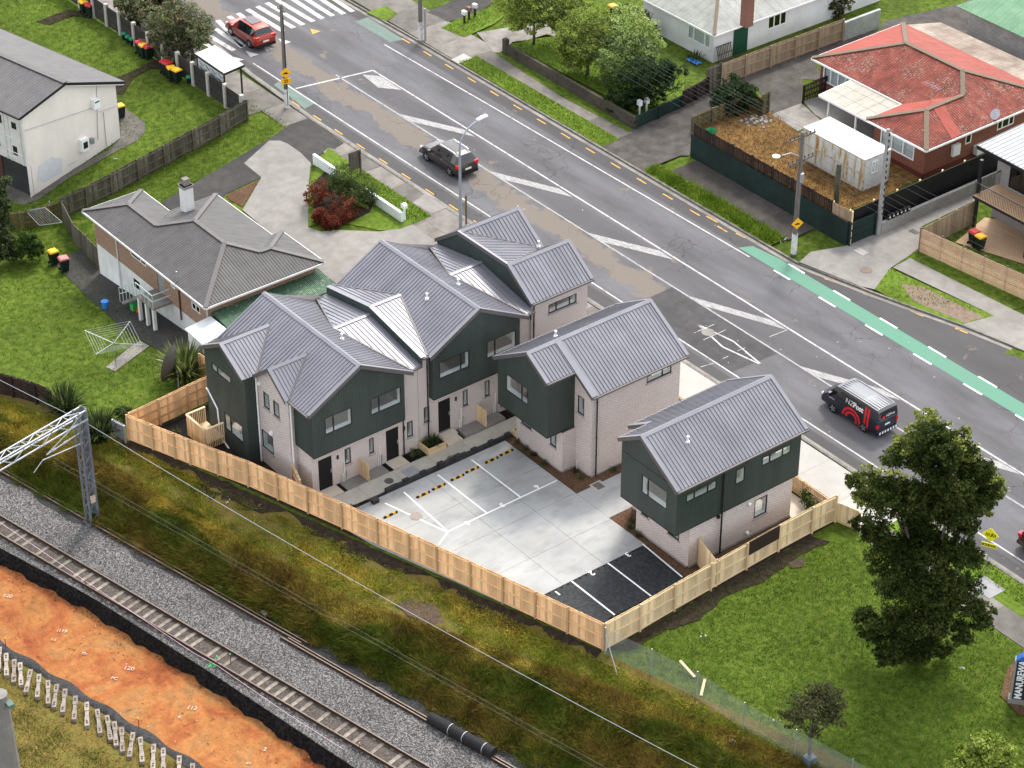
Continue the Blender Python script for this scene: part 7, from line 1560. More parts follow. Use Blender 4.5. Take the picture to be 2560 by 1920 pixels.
for sg in (1,):    # lettering on the near (left) side and the back
    o = M @ Vector((-.30, .862, 1.02)); x = M.to_3x3() @ Vector((-1, 0, 0)); up_ = M.to_3x3() @ Vector((0, -.155, .988)); text_mesh('lettering', 'NZ', .46, VW, frame(M @ Vector((-.06, .845, 1.42)), x, up_), t, .002, bold=-.004); text_mesh('lettering', 'Post', .46, VW, frame(M @ Vector((-.76, .845, 1.42)), x, up_), t, .002, bold=.016)
    text_mesh('lettering', 'NZPost', .13, VW, frame(M @ Vector((1.35, .864, .98)), x, (0, 0, 1)), t, .002); put(MB().box(1.62, 1.72, .86, .864, .94, 1.03), 'logo', VRD, t, M)
x = M.to_3x3() @ Vector((0, -1, 0)); text_mesh('lettering', 'NZPost', .22, VW, frame(M @ Vector((-2.372, -.18, 1.45)), x, (0, 0, 1)), t, .003); put(MB().lathe((-2.375, .38, 1.42), [(.11, 0), (.11, -.01)], 14, 'x'), 'logo', VRD, t, M)
bx(t, M, 'bumper', NV, -2.44, -2.2, -.80, .80, .28, .55); bx(t, M, 'plate', PLATE, -2.375, -2.35, -.2, .2, .80, .90)
for i in range(7): bx(t, M, 'chevron_stripe', VW, -2.452, -2.43, -.74+i*.22, -.74+i*.22+.11, .34, .50)
# edge of another car at the right border
c = Vector((9.45, 24.2, RZ)); t, M = loft_vehicle('driving_suv', 'dark maroon car cut off by the right edge', 'car', c, 0.0, SUV, paint('maroon', (.05, .008, .008)), (3, 4, 5), (6,), (2,), (-1.33, 1.33), .36, .90); suv_details(t, M, BR, False)

# ------------------------------------------------------------------ bins
BING = mat('bin_green', (.006, .016, .012), rough=.5); BINS = {'y': mat('lid_yellow', (.72, .38, .012), rough=.45), 'r': mat('lid_red', (.45, .02, .025), rough=.45), 'p': mat('lid_pink', (.6, .16, .15), rough=.5)}
def bin_(p, lid, label, rot=0.0, s=1.0):
    t = thing('wheelie_bin', label, 'bin', tuple(p), 'wheelie bins'); M = Matrix.Translation(p) @ Matrix.Rotation(rot, 4, 'Z') @ Matrix.Scale(s, 4)
    mb = MB(); mb.add([(-.2,-.22,.06),(.2,-.22,.06),(.2,.22,.06),(-.2,.22,.06),(-.28,-.3,.95),(.28,-.3,.95),(.28,.3,.95),(-.28,.3,.95)], [(0,3,2,1),(4,5,6,7),(0,1,5,4),(1,2,6,5),(2,3,7,6),(3,0,4,7)]); put(mb, 'body', BING, t, M)
    mb = MB(); mb.add([(-.31,-.33,.95),(.31,-.33,.95),(.31,.33,.95),(-.31,.33,.95),(-.27,-.28,1.03),(.27,-.28,1.03),(.27,.25,1.06),(-.27,.25,1.06)], [(0,3,2,1),(4,5,6,7),(0,1,5,4),(1,2,6,5),(2,3,7,6),(3,0,4,7)]); put(mb, 'lid', BINS[lid], t, M)
    for sg in (-1, 1): put(MB().lathe((sg*.24, .26, .1), [(.1, -.02), (.1, .02)], 12, 'x'), 'wheel', TYRE, t, M)
    put(MB().tube([(-.22, .36, .92), (.22, .36, .92)], .018, 6), 'handle', BING, t, M)
for q, lid, lab in (((0,0,545,85),'y','yellow-lidded bin at the top left hedge corner'), ((0,0,585,105),'r','red-lidded bin at the top left hedge corner'), ((0,0,905,345),'r','rear red-lidded bin of the three by the slatted fence'), ((0,0,930,365),'y','yellow-lidded bin of the three by the slatted fence'), ((0,0,958,375),'r','front red-lidded bin of the three by the slatted fence'),
    ((0,0,1066,470),'r','far red-lidded bin of the pair row near the shelter'), ((0,0,1082,480),'r','second red-lidded bin of the row near the shelter'), ((0,0,1108,510),'y','left yellow-lidded bin of the row near the shelter'), ((0,0,1143,525),'y','right yellow-lidded bin of the row near the shelter'), ((0,0,778,755),'y','yellow-lidded bin half hidden behind the apartment block'),
    ((0,1,350,50),'y','yellow-lidded bin on the brick house back path'), ((0,1,418,95),'p','pink-lidded bin on the brick house back path'), ((2,0,1885,1570),'r','red-lidded bin beside the modern house deck'), ((2,0,1925,1600),'y','yellow-lidded bin beside the modern house deck'), ((1,0,1752,110),'y','yellow-lidded bin behind the garden trees')):
    bin_(T(*q), lid, lab, random.uniform(-.3, .3)+math.pi)
for i, (x, y) in enumerate(((800,250),(825,270),(850,285),(1215,530))):
    p = T(0,0,x,y); t = thing('recycling_crate', ['far green food scrap bin by the slatted fence', 'middle green food scrap bin by the slatted fence', 'near green food scrap bin by the slatted fence', 'green food scrap bin beside the last concrete posts'][i], 'bin', tuple(p), 'small green bins')
    MB().lathe(p, [(.17, 0), (.21, .42)], 10).build('body', BING, t); MB().lathe(p+Vector((0, 0, .42)), [(.24, 0), (.2, .1), (.1, .13)], 10).build('lid', mat('lid_green', (.03, .22, .12)), t)
# ------------------------------------------------------------------ street furniture
WPOLE = mat('weathered_pole', [(.09, .08, .072), (.17, .155, .14)], 2, rough=.95, stretch=(5, 5, .4)); CPOLE = mat('concrete_pole', [(.24, .235, .225), (.32, .315, .305)], 2, rough=.9); WHPT = wornpaint('pole_white_paint', (.62, .62, .60), (.25, .24, .22), .42, 3)
SYEL = mat('sign_yellow', (.85, .42, .01), rough=.4); SLIM = mat('sign_lime', (.80, .72, .015), rough=.4); SBLK = mat('sign_black', (.012, .012, .012), rough=.5)
def face_cam(p): d = Vector((CAMX-p[0], CAMY-p[1], 0)).normalized(); return d
def diamond(t, c, nrm, s, m, bar):
    x = Vector((-nrm.y, nrm.x, 0)); up = Vector((0, 0, 1)); P = [c+x*s, c+up*s, c-x*s, c-up*s]
    o = MB().prism(P, nrm*.02).build('warning_sign', m, t)
    q = c+nrm*.024
    if bar == 'hump': MB().prism([q-x*s*.52-up*s*.2, q+x*s*.52-up*s*.2, q+x*s*.3+up*s*.02, q+up*s*.16, q-x*s*.3+up*s*.02], nrm*.004).build('symbol', SBLK, o)
    else:
        for k_ in range(-3, 4):
            if k_: MB().prism([q+x*(k_*.15-.03)*s*1.2-up*s*.22, q+x*(k_*.15+.04)*s*1.2-up*s*.22, q+x*(k_*.15+.10)*s*1.2+up*s*.22, q+x*(k_*.15+.03)*s*1.2+up*s*.22], nrm*.004).build('symbol', SBLK, o)
        MB().prism([q-x*.02-up*s*.3, q+x*.02-up*s*.3, q+x*.12+up*s*.3, q+x*.08+up*s*.3], nrm*.005).build('symbol', SBLK, o)
    return o
def plate(t, c, nrm, w_, h_, m, s, size):
    x = Vector((-nrm.y, nrm.x, 0)); up = Vector((0, 0, 1)); o = MB().prism([c-x*w_-up*h_, c+x*w_-up*h_, c+x*w_+up*h_, c-x*w_+up*h_], nrm*.02).build('sign_plate', m, t)
    text_mesh('lettering', s, size, SBLK, frame(c+nrm*.024, x, up), o, .003, bold=.01); return o
def pole(label, p, h, r0, r1, m, white=True, arms=(), name='power_pole'):
    t = thing(name, label, 'pole', tuple(p)); MB().tube([p-Vector((0, 0, .2)), p+Vector((0, 0, h))], [r0, r1], 10).build('shaft', m, t)
    if white: MB().tube([p, p+Vector((0, 0, 1.5))], [r0+.012, r0*.97+.012], 10).build('white_band', WHPT, t)
    for z in arms:
        c = p+Vector((0, 0, z)); a = Vector((0.0, 1, 0)); MB().bar(c-a*1.15, c+a*1.15, .09, .11).build('crossarm', WPOLE, t)
        for f_ in (-1.05, -.7, -.35, .35, .7, 1.05): MB().lathe(c+a*f_+Vector((0, 0, .055)), [(.02, 0), (.02, .06), (.05, .08), (.05, .14), (.025, .18)], 8).build('insulator', DARKM, t)
        MB().tube([c+a*.6, c-Vector((0, 0, .55))], .018, 5).build('brace', GALV, t)
    return t
pA = T(0,0,1845,690); tA = pole('weathered power pole with speed hump and 25 signs on the near footpath', pA, 8.1, .17, .12, WPOLE, True, ())
MB().bar(pA+Vector((-.5, 0, 7.7)), pA+Vector((.5, .0, 7.7)), .09, .1).build('crossarm', WPOLE, tA)
n_ = Vector((1, -.35, 0)).normalized(); diamond(tA, pA+n_*.2+Vector((0, 0, 2.85)), n_, .42, SYEL, 'hump'); plate(tA, pA+n_*.2+Vector((0, 0, 2.2)), n_, .36, .21, SYEL, '25', .34)
MB().tube([pA+Vector((.18, .0, .2)), pA+Vector((.16, 0, 7.2))], .03, 6).build('cable_pipe', DARKM, tA)
pB = Vector((-22.94, 35.2, 0)); tB = pole('tall power pole with two crossarms and hump sign beside the far verge', pB, 8.9, .19, .13, WPOLE, True, (8.55, 6.85))
diamond(tB, pB+n_*.22+Vector((0, 0, 2.35)), n_, .42, SYEL, 'hump'); MB().box(pB.x+.15, pB.x+.3, pB.y-.12, pB.y+.12, 5.4, 6.0).build('fuse_box', GALV, tB)
mb = MB(); mb.tube([pB+Vector((0, -.1, 7.2)), pB+Vector((-.2, -.7, 7.55)), pB+Vector((-.4, -1.3, 7.5))], .03, 6); mb.build('lamp_arm', GALV, tB); MB().lathe(pB+Vector((-.5, -1.7, 7.44)), [(.1, 0), (.24, .05), (.26, .1), (.1, .16)], 12).build('lamp_head', WHITE, tB)
pC = Vector((-21.3, 41.3, 0)); tC = pole('grey concrete power pole at the driveway corner', pC, 7.8, .19, .12, CPOLE, False)
for z in np.arange(1.5, 7.5, .45): MB().box(pC.x+.09, pC.x+.19, pC.y-.03, pC.y+.03, z, z+.2).build('step_slot', DARKM, tC)
pD = T(1,0,520,255); tD = pole('power pole with white painted foot at the top of the street', pD, 7.5, .18, .13, WPOLE, True); MB().tube([pD+Vector((.25, .25, 0)), pD+Vector((.25, .25, 2.6))], .09, 8).build('cable_guard', CPOLE, tD)
pE = Vector((-25.45, 41.44, 0)); pole('cut-off mossy pole stump in the dry yard', pE, 3.4, .2, .17, mat('mossy_pole', [(.05, .048, .035), (.12, .115, .085)], 2, rough=1, stretch=(4, 4, .5)), False, (), 'pole_stump')
pF = T(1,0,812,1440); tag(MB().tube([pF, pF+Vector((0, 0, 2.2))], .07, 8).build('marker_post', mat('timber_marker', [(.12, .08, .04), (.2, .14, .07)], 3)), 'short brown timber post behind the street light', 'post')
# street light
p = Vector((-38.97, 20.1, 0)); t = thing('street_light', 'tall grey curved street light reaching over the near lane', 'street light', tuple(p))
GP = mat('grey_lamp_steel', [(.26, .29, .33), (.33, .36, .40)], 2, rough=.5, metal=.3)
pts = [p, p+Vector((0, 0, 5.9))]+[p+Vector((0, 1.9*(1-math.cos(a)), 5.9+1.6*math.sin(a))) for a in np.linspace(.2, 1.35, 7)]
MB().tube(pts, [.12, .075]+[.055]*7, 10).build('pole', GP, t); hd = pts[-1]
MB().prism([hd+Vector((-.14, -.05, .02)), hd+Vector((.14, -.05, .02)), hd+Vector((.16, .75, .12)), hd+Vector((-.16, .75, .12))], (0, 0, .09)).build('lamp_head', mat('lamp_head_grey', (.6, .64, .68), rough=.4), t); MB().lathe(hd+Vector((0, .3, .16)), [(.05, 0), (.05, .1)], 8).build('sensor', PVC, t)
# bus shelter
t = thing('bus_shelter', 'white-roofed bus shelter with patterned glass panel by the footpath', 'bus shelter', (-65.5, 18.2, 0))
MB().prism([(-67.5, 17.4, 2.35), (-63.5, 17.35, 2.35), (-63.55, 19.05, 2.5), (-67.5, 19.1, 2.5)], (0, 0, .1)).build('roof', mat('shelter_roof', [(.5, .49, .46), (.66, .655, .64)], 1.5, rough=.7, big=(.6, .15)), t)
MB().bar((-67.5, 17.36, 2.36), (-63.5, 17.31, 2.36), .05, .16).bar((-63.48, 17.3, 2.36), (-63.5, 19.1, 2.5), .05, .16).build('fascia', SBLK, t)
for (x, y) in ((-67.4, 17.5), (-63.7, 17.45), (-63.75, 18.9), (-67.4, 18.95)): MB().box(x-.05, x+.05, y-.05, y+.05, 0, 2.4).build('post', SBLK, t)
pn = MB().box(-67.35, -63.75, 17.49, 17.51, .35, 2.2).build('glass_panel', mat('frosted_glass', [(.5, .53, .54), (.6, .63, .64)], 2, rough=.3), t)
for i in range(4):
    for k_ in range(4):
        x = -67.1+i*.85
        for sg in (-1, 1): MB().bar((x+.38, 17.478, .5+k_*.42), (x+.38+sg*.34, 17.478, .72+k_*.42), .02, .07, (0, 1, 0)).build('pattern_bar', SBLK, pn)
MB().box(-66.8, -64.4, 17.6, 17.95, .42, .47).build('bench', DARKM, t)
# school crossing sign in the park verge
p = T(2,2,1965,385); t = thing('school_sign', 'yellow school crossing sign on a thin grey post', 'sign', tuple(p)); MB().tube([p, p+Vector((0, 0, 2.6))], .035, 8).build('post', GALV, t); n2_ = Vector((.45, -.9, 0)).normalized()
diamond(t, p+n2_*.05+Vector((0, 0, 2.55)), n2_, .46, SLIM, 'cross'); plate(t, p+n2_*.05+Vector((0, 0, 1.85)), n2_, .42, .14, SLIM, 'SCHOOL', .2)
# town centre sign at the right edge
p = T(2,2,2125,1225); t = thing('town_sign', 'tall dark town centre sign with white lettering at the right edge', 'sign', tuple(p)); dx = Vector((.78, .62, 0)).normalized(); nn = Vector((dx.y, -dx.x, 0))
NAVY = mat('sign_navy', (.018, .025, .045), rough=.5); BLU = mat('sign_blue', (.03, .10, .36), rough=.5)
MB().prism([p-dx*.0, p+dx*1.7, p+dx*1.7+Vector((0, 0, 2.75)), p+Vector((0, 0, 2.75))], nn*-.35).build('panel', NAVY, t); MB().prism([p-dx*.15-nn*.4, p+dx*1.9-nn*.4, p+dx*1.9+nn*.1, p-dx*.15+nn*.1], (0, 0, .28)).build('plinth', CONC, t)
MB().prism([p-dx*.06+nn*.03, p+dx*.02+nn*.03, p+dx*.02+nn*.03+Vector((0, 0, 2.75)), p-dx*.06+nn*.03+Vector((0, 0, 2.75))], nn*-.41).build('edge_trim', GALV, t)
MB().prism([p-dx*.05+nn*.03+Vector((0, 0, 2.75)), p+dx*1.75+nn*.03+Vector((0, 0, 2.75)), p+dx*1.75+nn*.03+Vector((0, 0, 3.1)), p+dx*.3+nn*.03+Vector((0, 0, 3.1))], nn*-.4).build('crest', BLU, t)
text_mesh('lettering', 'MANUREWA', .50, VW, frame(p+dx*.32+nn*.012+Vector((0, 0, 1.55)), (0, 0, 1), -dx), t, .004, squash=.86, bold=.012); text_mesh('lettering', 'TOWN CENTRE', .2, VW, frame(p+dx*.72+nn*.012+Vector((0, 0, 1.55)), (0, 0, 1), -dx), t, .004, squash=1.25)
sheet('sign_bed', [T(2,2,*q) for q in ((2060,1180),(2100,1020),(2212,880),(2330,900),(2330,1330),(2180,1310))], BARK, .02)
# letterboxes, pit lids, small street items
for i, q in enumerate(((1,0,800,150),(1,0,830,125),(1,0,868,105))):
    p = T(*q); t = thing('letterbox', ['left letterbox of the three on the small lawn', 'middle letterbox of the three on the small lawn', 'right letterbox of the three on the small lawn'][i], 'letterbox', tuple(p), 'letterboxes on the small lawn'); MB().box(p.x-.06, p.x+.06, p.y-.06, p.y+.06, 0, .75).build('post', BRNP, t); MB().box(p.x-.2, p.x+.2, p.y-.14, p.y+.14, .75, 1.05).build('box', [PWHT, mat('rust_box', (.18, .1, .07)), PWHT][i], t)
p = T(1,0,415,1415); t = thing('letterbox', 'white letterbox at the end of the white garden wall', 'letterbox', tuple(p)); MB().box(p.x-.06, p.x+.06, p.y-.06, p.y+.06, 0, .95).build('post', WRW, t); MB().prism([(p.x-.2, p.y-.14, .95), (p.x+.2, p.y-.14, .95), (p.x+.2, p.y-.14, 1.2), (p.x, p.y-.14, 1.3), (p.x-.2, p.y-.14, 1.2)], (0, .28, 0)).build('box', WHITE, t)
for i, q in enumerate(((1,0,1925,745),(1,0,1970,730))):
    p = T(*q); t = thing('letterbox', ['left white letterbox on the dark green corner fence', 'right white letterbox on the dark green corner fence'][i], 'letterbox', (p.x, p.y, 0)); MB().box(p.x-.18, p.x+.18, p.y-.12, p.y+.12, .85, 1.25).build('box', WHITE, t); MB().box(p.x-.05, p.x+.05, p.y-.05, p.y+.05, 0, .85).build('post', WHITE, t)
t = thing('letterbox_row', 'row of black letterboxes on the low grey wall', 'letterbox', (-21.2, 42.8, .85))
for i in range(6): MB().box(-21.32, -21.12, 42.0+i*.36, 42.22+i*.36, .85, 1.2).build('box', DARKM, t); MB().box(-21.12, -21.11, 42.05+i*.36, 42.16+i*.36, 1.0, 1.1).build('number', PVC, t.children[-1])
def lid(q, w_, l_, m, lab, rnd=False, z=None, cat='cover'):
    p = T(*q) if z is None else T(*q, z=z)
    mb = MB().lathe((p.x, p.y, p.z), [(w_, 0), (w_, .022), (w_*.9, .026)], 18) if rnd else MB().box(p.x-w_, p.x+w_, p.y-l_, p.y+l_, p.z, p.z+.024)
    return tag(mb.build('access_cover', m), lab, cat)
lid((2,2,1975,485), .75, .62, mat('pit_lid', [(.22, .22, .225), (.28, .28, .285)], 3), 'pale double pit lid in the park footpath'); MB().box(0, .01, 0, .01, 0, .01)
lid((2,1,1198,90), .4, .4, mat('rusty_iron', [(.14, .10, .08), (.2, .15, .12)], 5), 'round rusty manhole in the right driveway', True, .012); lid((2,0,1165,1620), .45, .3, CPOLE, 'grey oblong cover at the driveway mouth', False, .012); lid((2,0,1505,1490), .3, .2, DARKM, 'black drain grate on the right driveway', False, .012)
lid((1,1,460,1390), .42, .42, GALV, 'square silver cover in the terrace path', False, .05); lid((1,1,315,1447), .27, .27, mat('dark_iron', [(.06, .055, .05), (.1, .095, .09)], 6), 'dark round manhole in the terrace path', True, .05); lid((1,1,720,1303), .3, .3, mat('brown_iron', [(.10, .08, .06), (.15, .12, .1)], 6), 'brown round manhole at the terrace path edge', True, .05)
p = T(1,2,490,28, z=.03); lid((1,2,490,28), .36, .36, mat('tan_patch', [(.24, .2, .17), (.32, .28, .25)], 6), 'round brown manhole in the carpark corner', True, .028)
t = thing('drain_grate', 'rusty drain grate set in pale concrete', 'grate', (-11.1, 8.85, .03)); MB().box(-11.5, -10.7, 8.45, 9.25, .0, .035).build('surround', CONC_NEW, t)
for i in range(8): MB().box(-11.38+i*.075, -11.34+i*.075, 8.6, 9.1, .03, .05).build('bar', mat('grate_bar', (.08, .06, .05)), t)
# wheel stops in the carpark
WSY = mat('stop_yellow', (.62, .33, .02), rough=.6); WSB = mat('stop_rubber', (.012, .010, .009), rough=.8)
for i, (u, v) in enumerate(((-16.81, 6.7), (-16.75, 5.58), (-16.69, 4.13), (-16.61, 3.02), (-16.55, 1.66), (-16.5, .53), (-16.1, -2.0))):
    t = thing('wheel_stop', ['right', 'left', 'right', 'left', 'right', 'left', 'single'][i]+' black and yellow wheel stop in '+['the bay next to the brick house', 'the bay next to the brick house', 'the middle carpark bay', 'the middle carpark bay', 'the bay nearest the striped corner', 'the bay nearest the striped corner', 'the striped corner by the fence'][i], 'wheel stop', (u, v, .03), 'wheel stops')
    MB().prism([(u-.075, v-.45, .03), (u+.075, v-.45, .03), (u+.04, v-.45, .13), (u-.04, v-.45, .13)], (0, .9, 0)).build('body', WSB, t)
    for f_ in (-.22, .22): MB().prism([(u-.079, v+f_-.09, .034), (u+.079, v+f_-.09, .034), (u+.043, v+f_-.09, .135), (u-.043, v+f_-.09, .135)], (0, .18, 0)).build('stripe', WSY, t)
# dark block edging between carpark and path
t = thing('block_edging', 'low black block retaining edge along the carpark', 'wall', (-18, 3, 0)); EDG = mat('black_block', [(.018, .019, .021), (.035, .037, .04)], 3, rough=.85, rnd=.25)
for i in range(22):
    v = -1.0+i*.405; h_ = .30 if i < 2 else (.34 if i > 8 and i < 14 else .26)
    MB().box(-18.08-.01*(i % 2), -17.88, v, v+.395, -.1, h_).build('block', EDG, t)
    if i % 3 == 0 and i > 0: MB().box(-18.1, -17.86, v+.01, v+.385, h_+.003, h_+.09).build('cap_block', EDG, t)
for v in (-2.0,): MB().box(-17.75, -17.45, v-.2, v+.2, 0, .28).build('block', EDG, t)
# timber planter boxes
for lab, u0, u1, v0, v1, z1 in (('pine planter box with the yucca beside the steps', -20.28, -19.3, 3.0, 4.25, .5), ('small pine planter box beside the middle brick townhouse', -18.05, -17.5, 8.1, 8.9, .45)):
    t = thing('planter_box', lab, 'planter', (u0, v0, 0))
    for j in range(2):
        z0 = .02+j*z1/2; z2 = z0+z1/2-.012
        MB().box(u0, u1, v0, v0+.05, z0, z2).build('side_board', PPOST2, t); MB().box(u0, u1, v1-.05, v1, z0, z2).build('side_board', PPOST2, t); MB().box(u1-.05, u1, v0+.05, v1-.05, z0, z2).build('side_board', PPOST2, t); MB().box(u0, u0+.05, v0+.05, v1-.05, z0, z2).build('side_board', PPOST2, t)
    MB().box(u0+.05, u1-.05, v0+.05, v1-.05, 0, z1-.1).build('mulch', MULCH_BLK, t)
# meters and taps
for i, (u, v, z) in enumerate(((-20.28, -2.3, .04), (-20.28, .15, .04), (-20.28, 5.95, .2), (-20.28, 8.45, .2), (-13.1, 8.9, .05))):
    t = thing('service_pipes', ['white tap pipes beside the left door of the end townhouse', 'white tap pipes beside the right door of the end townhouse', 'white tap pipes beside the middle townhouse steps', 'white tap pipes at the far end of the terrace path', 'two white pipes at the brick townhouse corner'][i], 'pipes', (u, v, z), 'white service pipes')
    for d_, h_ in ((0, .6), (.12, 1.35 if i < 4 else .6), (.24, .7)): MB().tube([(u, v+d_, z), (u, v+d_, z+h_), (u+.1, v+d_, z+h_)], .022, 6).build('pipe', PVC if d_ != .24 else GALV, t)
# power lines over the far side
WL = mat('power_line', (.10, .10, .105), rough=.6)
for i, dy in enumerate((-1.05, -.7, -.35, .35, .7, 1.05)):
    a = pB+Vector((0, dy, 8.72)); wire('power_line', span(a, a+Vector((-46, 2.8, .2)), 1.1, 18), .007, WL, '%s upper power line left of the tall pole' % ORD[i], 'wire', 'power lines'); 
    if i % 2: wire('power_line', span(a, a+Vector((44, 4, 0)), 1.1, 18), .007, WL, '%s upper power line right of the tall pole' % ORD[i//2], 'wire', 'power lines')
for i, dy in enumerate((-.9, -.3, .4, 1.0)):
    a = pB+Vector((0, dy, 7.0)); wire('power_line', span(a, a+Vector((-46, 2.2, .1)), 1.1, 18), .007, WL, '%s lower power line left of the tall pole' % ORD[i], 'wire', 'power lines'); wire('power_line', span(a, a+Vector((44, 4, 0)), 1.1, 18), .007, WL, '%s lower power line right of the tall pole' % ORD[i], 'wire', 'power lines')
wire('service_wire', span(pC+Vector((0, 0, 7.6)), Vector((-24.6, 51.5, 2.6)), .4), .01, WL, 'service wire from the concrete pole to the red-roofed house', 'wire')
# yard items
p = Vector((-39.1, -6.1, 0)); p.z = zt(p.x, p.y); t = thing('rotary_clothesline', 'grey rotary clothesline on the back lawn', 'clothesline', tuple(p)); MB().tube([p, p+Vector((0, 0, 2.0))], .03, 8).build('post', GALV, t)
mb = MB(); tips = [p+Vector((2.0*math.cos(a+.5), 2.0*math.sin(a+.5), 2.15)) for a in (0, math.pi/2, math.pi, 1.5*math.pi)]
for q in tips: mb.tube([p+Vector((0, 0, 1.75)), q], .022, 6)
mb.build('arm', GALV, t); mb = MB()
for f_ in (.4, .52, .64, .76, .88, 1.0):
    for a, b in zip(tips, tips[1:]+tips[:1]): c = p+Vector((0, 0, 1.75)); mb.tube([c.lerp(a, f_), c.lerp(b, f_)], .008, 4, False)
mb.build('line', WIRE, t)
p = T(0,1,1150,855); t = thing('satellite_dish', 'large dark mesh satellite dish on a post by the leafy clump', 'satellite dish', tuple(p)); MB().tube([p, p+Vector((0, 0, 1.3))], .05, 8).build('post', GALV, t)
mb = MB(); mb.lathe((0, 0, 0), [(.05, 0), (.4, .04), (.8, .16), (1.15, .33), (1.17, .335), (1.13, .345), (.8, .18), (.05, .02)], 22); put(mb, 'dish', mat('dish_mesh', (.06, .058, .05), rough=.7), t, Matrix.Translation(p+Vector((-.15, -.1, 1.7))) @ Matrix.Rotation(rad(35), 4, 'Z') @ Matrix.Rotation(rad(-82), 4, 'Y')); MB().tube([p+Vector((-.2, -.1, 1.7)), p+Vector((-1.0, -.7, 1.9))], .02, 5).build('feed_arm', GALV, t)
p = T(0,1,678,335); t = thing('bucket', 'blue plastic bucket on the dark back path', 'bucket', tuple(p)); BLB = mat('blue_plastic', (.03, .22, .62), rough=.4); MB().lathe(p, [(.17, 0), (.23, .48), (.25, .5), (.25, .53)], 14).build('body', BLB, t)
p = T(0,1,895,355); t = thing('traffic_cone', 'orange traffic cone under the back stairs', 'cone', tuple(p)); MB().lathe(p, [(.2, 0), (.2, .04), (.14, .05), (.03, .75)], 12).build('body', mat('cone_orange', (.75, .07, .01)), t); p = T(0,1,865,345); t = thing('recycling_crate', 'bright green crate beside the orange cone', 'crate', tuple(p)); MB().box(p.x-.2, p.x+.2, p.y-.2, p.y+.2, p.z, p.z+.5).build('body', mat('crate_green', (.04, .35, .08)), t)
p = T(2,0,190,870); t = thing('recycling_crate', 'green plastic tub in the corner of the dry yard', 'crate', tuple(p)); MB().add([(p.x-.25, p.y-.35, 0), (p.x+.25, p.y-.35, 0), (p.x+.25, p.y+.35, 0), (p.x-.25, p.y+.35, 0), (p.x-.33, p.y-.45, .4), (p.x+.33, p.y-.45, .4), (p.x+.33, p.y+.45, .4), (p.x-.33, p.y+.45, .4)], [(0, 1, 5, 4), (1, 2, 6, 5), (2, 3, 7, 6), (3, 0, 4, 7), (0, 3, 2, 1)]).build('body', mat('tub_green', (.03, .3, .12)), t)
# folding clothesline by the mossy fence
p = T(0,0,280,1390, h=1.2); t = thing('folding_clothesline', 'grey folding clothesline frame beside the mossy fence', 'clothesline', tuple(p)); a = [T(0,0,165,1355, h=1.2), T(0,0,290,1335, h=1.5), T(0,0,400,1430, h=1.2), T(0,0,255,1450, h=.9)]; mb = MB()
for q, r in zip(a, a[1:]+a[:1]): mb.tube([q, r], .02, 5)
for i in range(1, 9): mb.tube([a[0].lerp(a[1], i/9), a[3].lerp(a[2], i/9)], .008, 4, False)
mb.build('frame', GALV, t); MB().tube([T(0,0,330,1400), T(0,0,330,1400)+Vector((0, 0, 1.3))], .04, 6).build('post', GALV, t)
# slatted gate rack leaning on the weatherboard house, rubble, litter
t = thing('timber_rack', 'grey slatted timber rack leaning on the white house', 'rack', (-46.6, 50.3, 0))
for i in range(9): MB().bar((-46.25, 49.7+i*.17, 0), (-46.62, 49.7+i*.17, 1.3), .08, .02, (1, 0, 0)).build('slat', OLDP, t)
for f_ in (.1, .5, .95): MB().bar(Vector((-46.22, 49.65, .02)).lerp(Vector((-46.59, 49.65, 1.32)), f_), Vector((-46.22, 51.15, .02)).lerp(Vector((-46.59, 51.15, 1.32)), f_), .02, .08).build('rail', OLDP, t)
mb = MB(); 
for i in range(60): p = T(2,0,500+RNG.normal()*45, 775+RNG.normal()*16); s_ = RNG.uniform(.05, .18); mb.lathe((p.x, p.y, p.z), [(s_, 0), (s_*.8, s_*.8), (s_*.2, s_)], 5)
tag(mb.build('rubble_heap', mat('rubble', [(.15, .13, .11), (.3, .27, .24)], 5, isl=.4)), 'heap of grey rubble behind the mossy yard fence', 'rubble', None, 'stuff')
p = T(0,2,1700,665, z=RAILZ); t = thing('concrete_block', 'small hollow concrete block beside the spare rails', 'block', tuple(p)); MB().box(p.x-.2, p.x+.2, p.y-.1, p.y+.1, p.z, p.z+.22).build('body', CONC_NEW, t)
p = T(2,2,832,1615); t = thing('tree_guard', 'grey plastic guard at the foot of the small bare tree', 'tree guard', tuple(p)); MB().box(p.x-.25, p.x+.25, p.y-.25, p.y+.25, p.z-.1, p.z+.45).build('body', mat('grey_plastic', (.10, .12, .15), rough=.5), t)
mb = MB(); LITTER = mat('litter_white', [(.32, .32, .34), (.5, .5, .5)], 5)
for (i, j, x, y) in ((2,2,625,1340),(2,2,330,1470),(2,2,140,790),(2,2,1265,905),(2,2,1810,1015),(1,2,755,1120),(1,2,615,1275),(1,2,810,1405),(1,2,410,1150),(1,2,660,762),(0,1,1460,1595),(0,2,1440,480),(0,2,1480,515),(0,2,2000,700),(0,0,750,1032),(2,0,680,1545),(2,0,660,1560),(1,0,1790,700)):
    p = T(i, j, x, y)
    for _ in range(3): a = RNG.uniform(0, 6); s_ = RNG.uniform(.03, .09); q = p+Vector((RNG.normal()*.12, RNG.normal()*.12, .05)); mb.add([q+Vector((s_, 0, .06)), q+Vector((0, s_, .02)), q+Vector((-s_, 0, .07)), q+Vector((0, -s_*.6, 0))], [(0, 1, 2, 3)])
tag(mb.build('litter', LITTER), 'white scraps of litter scattered on the grass and ballast', 'litter', None, 'stuff')

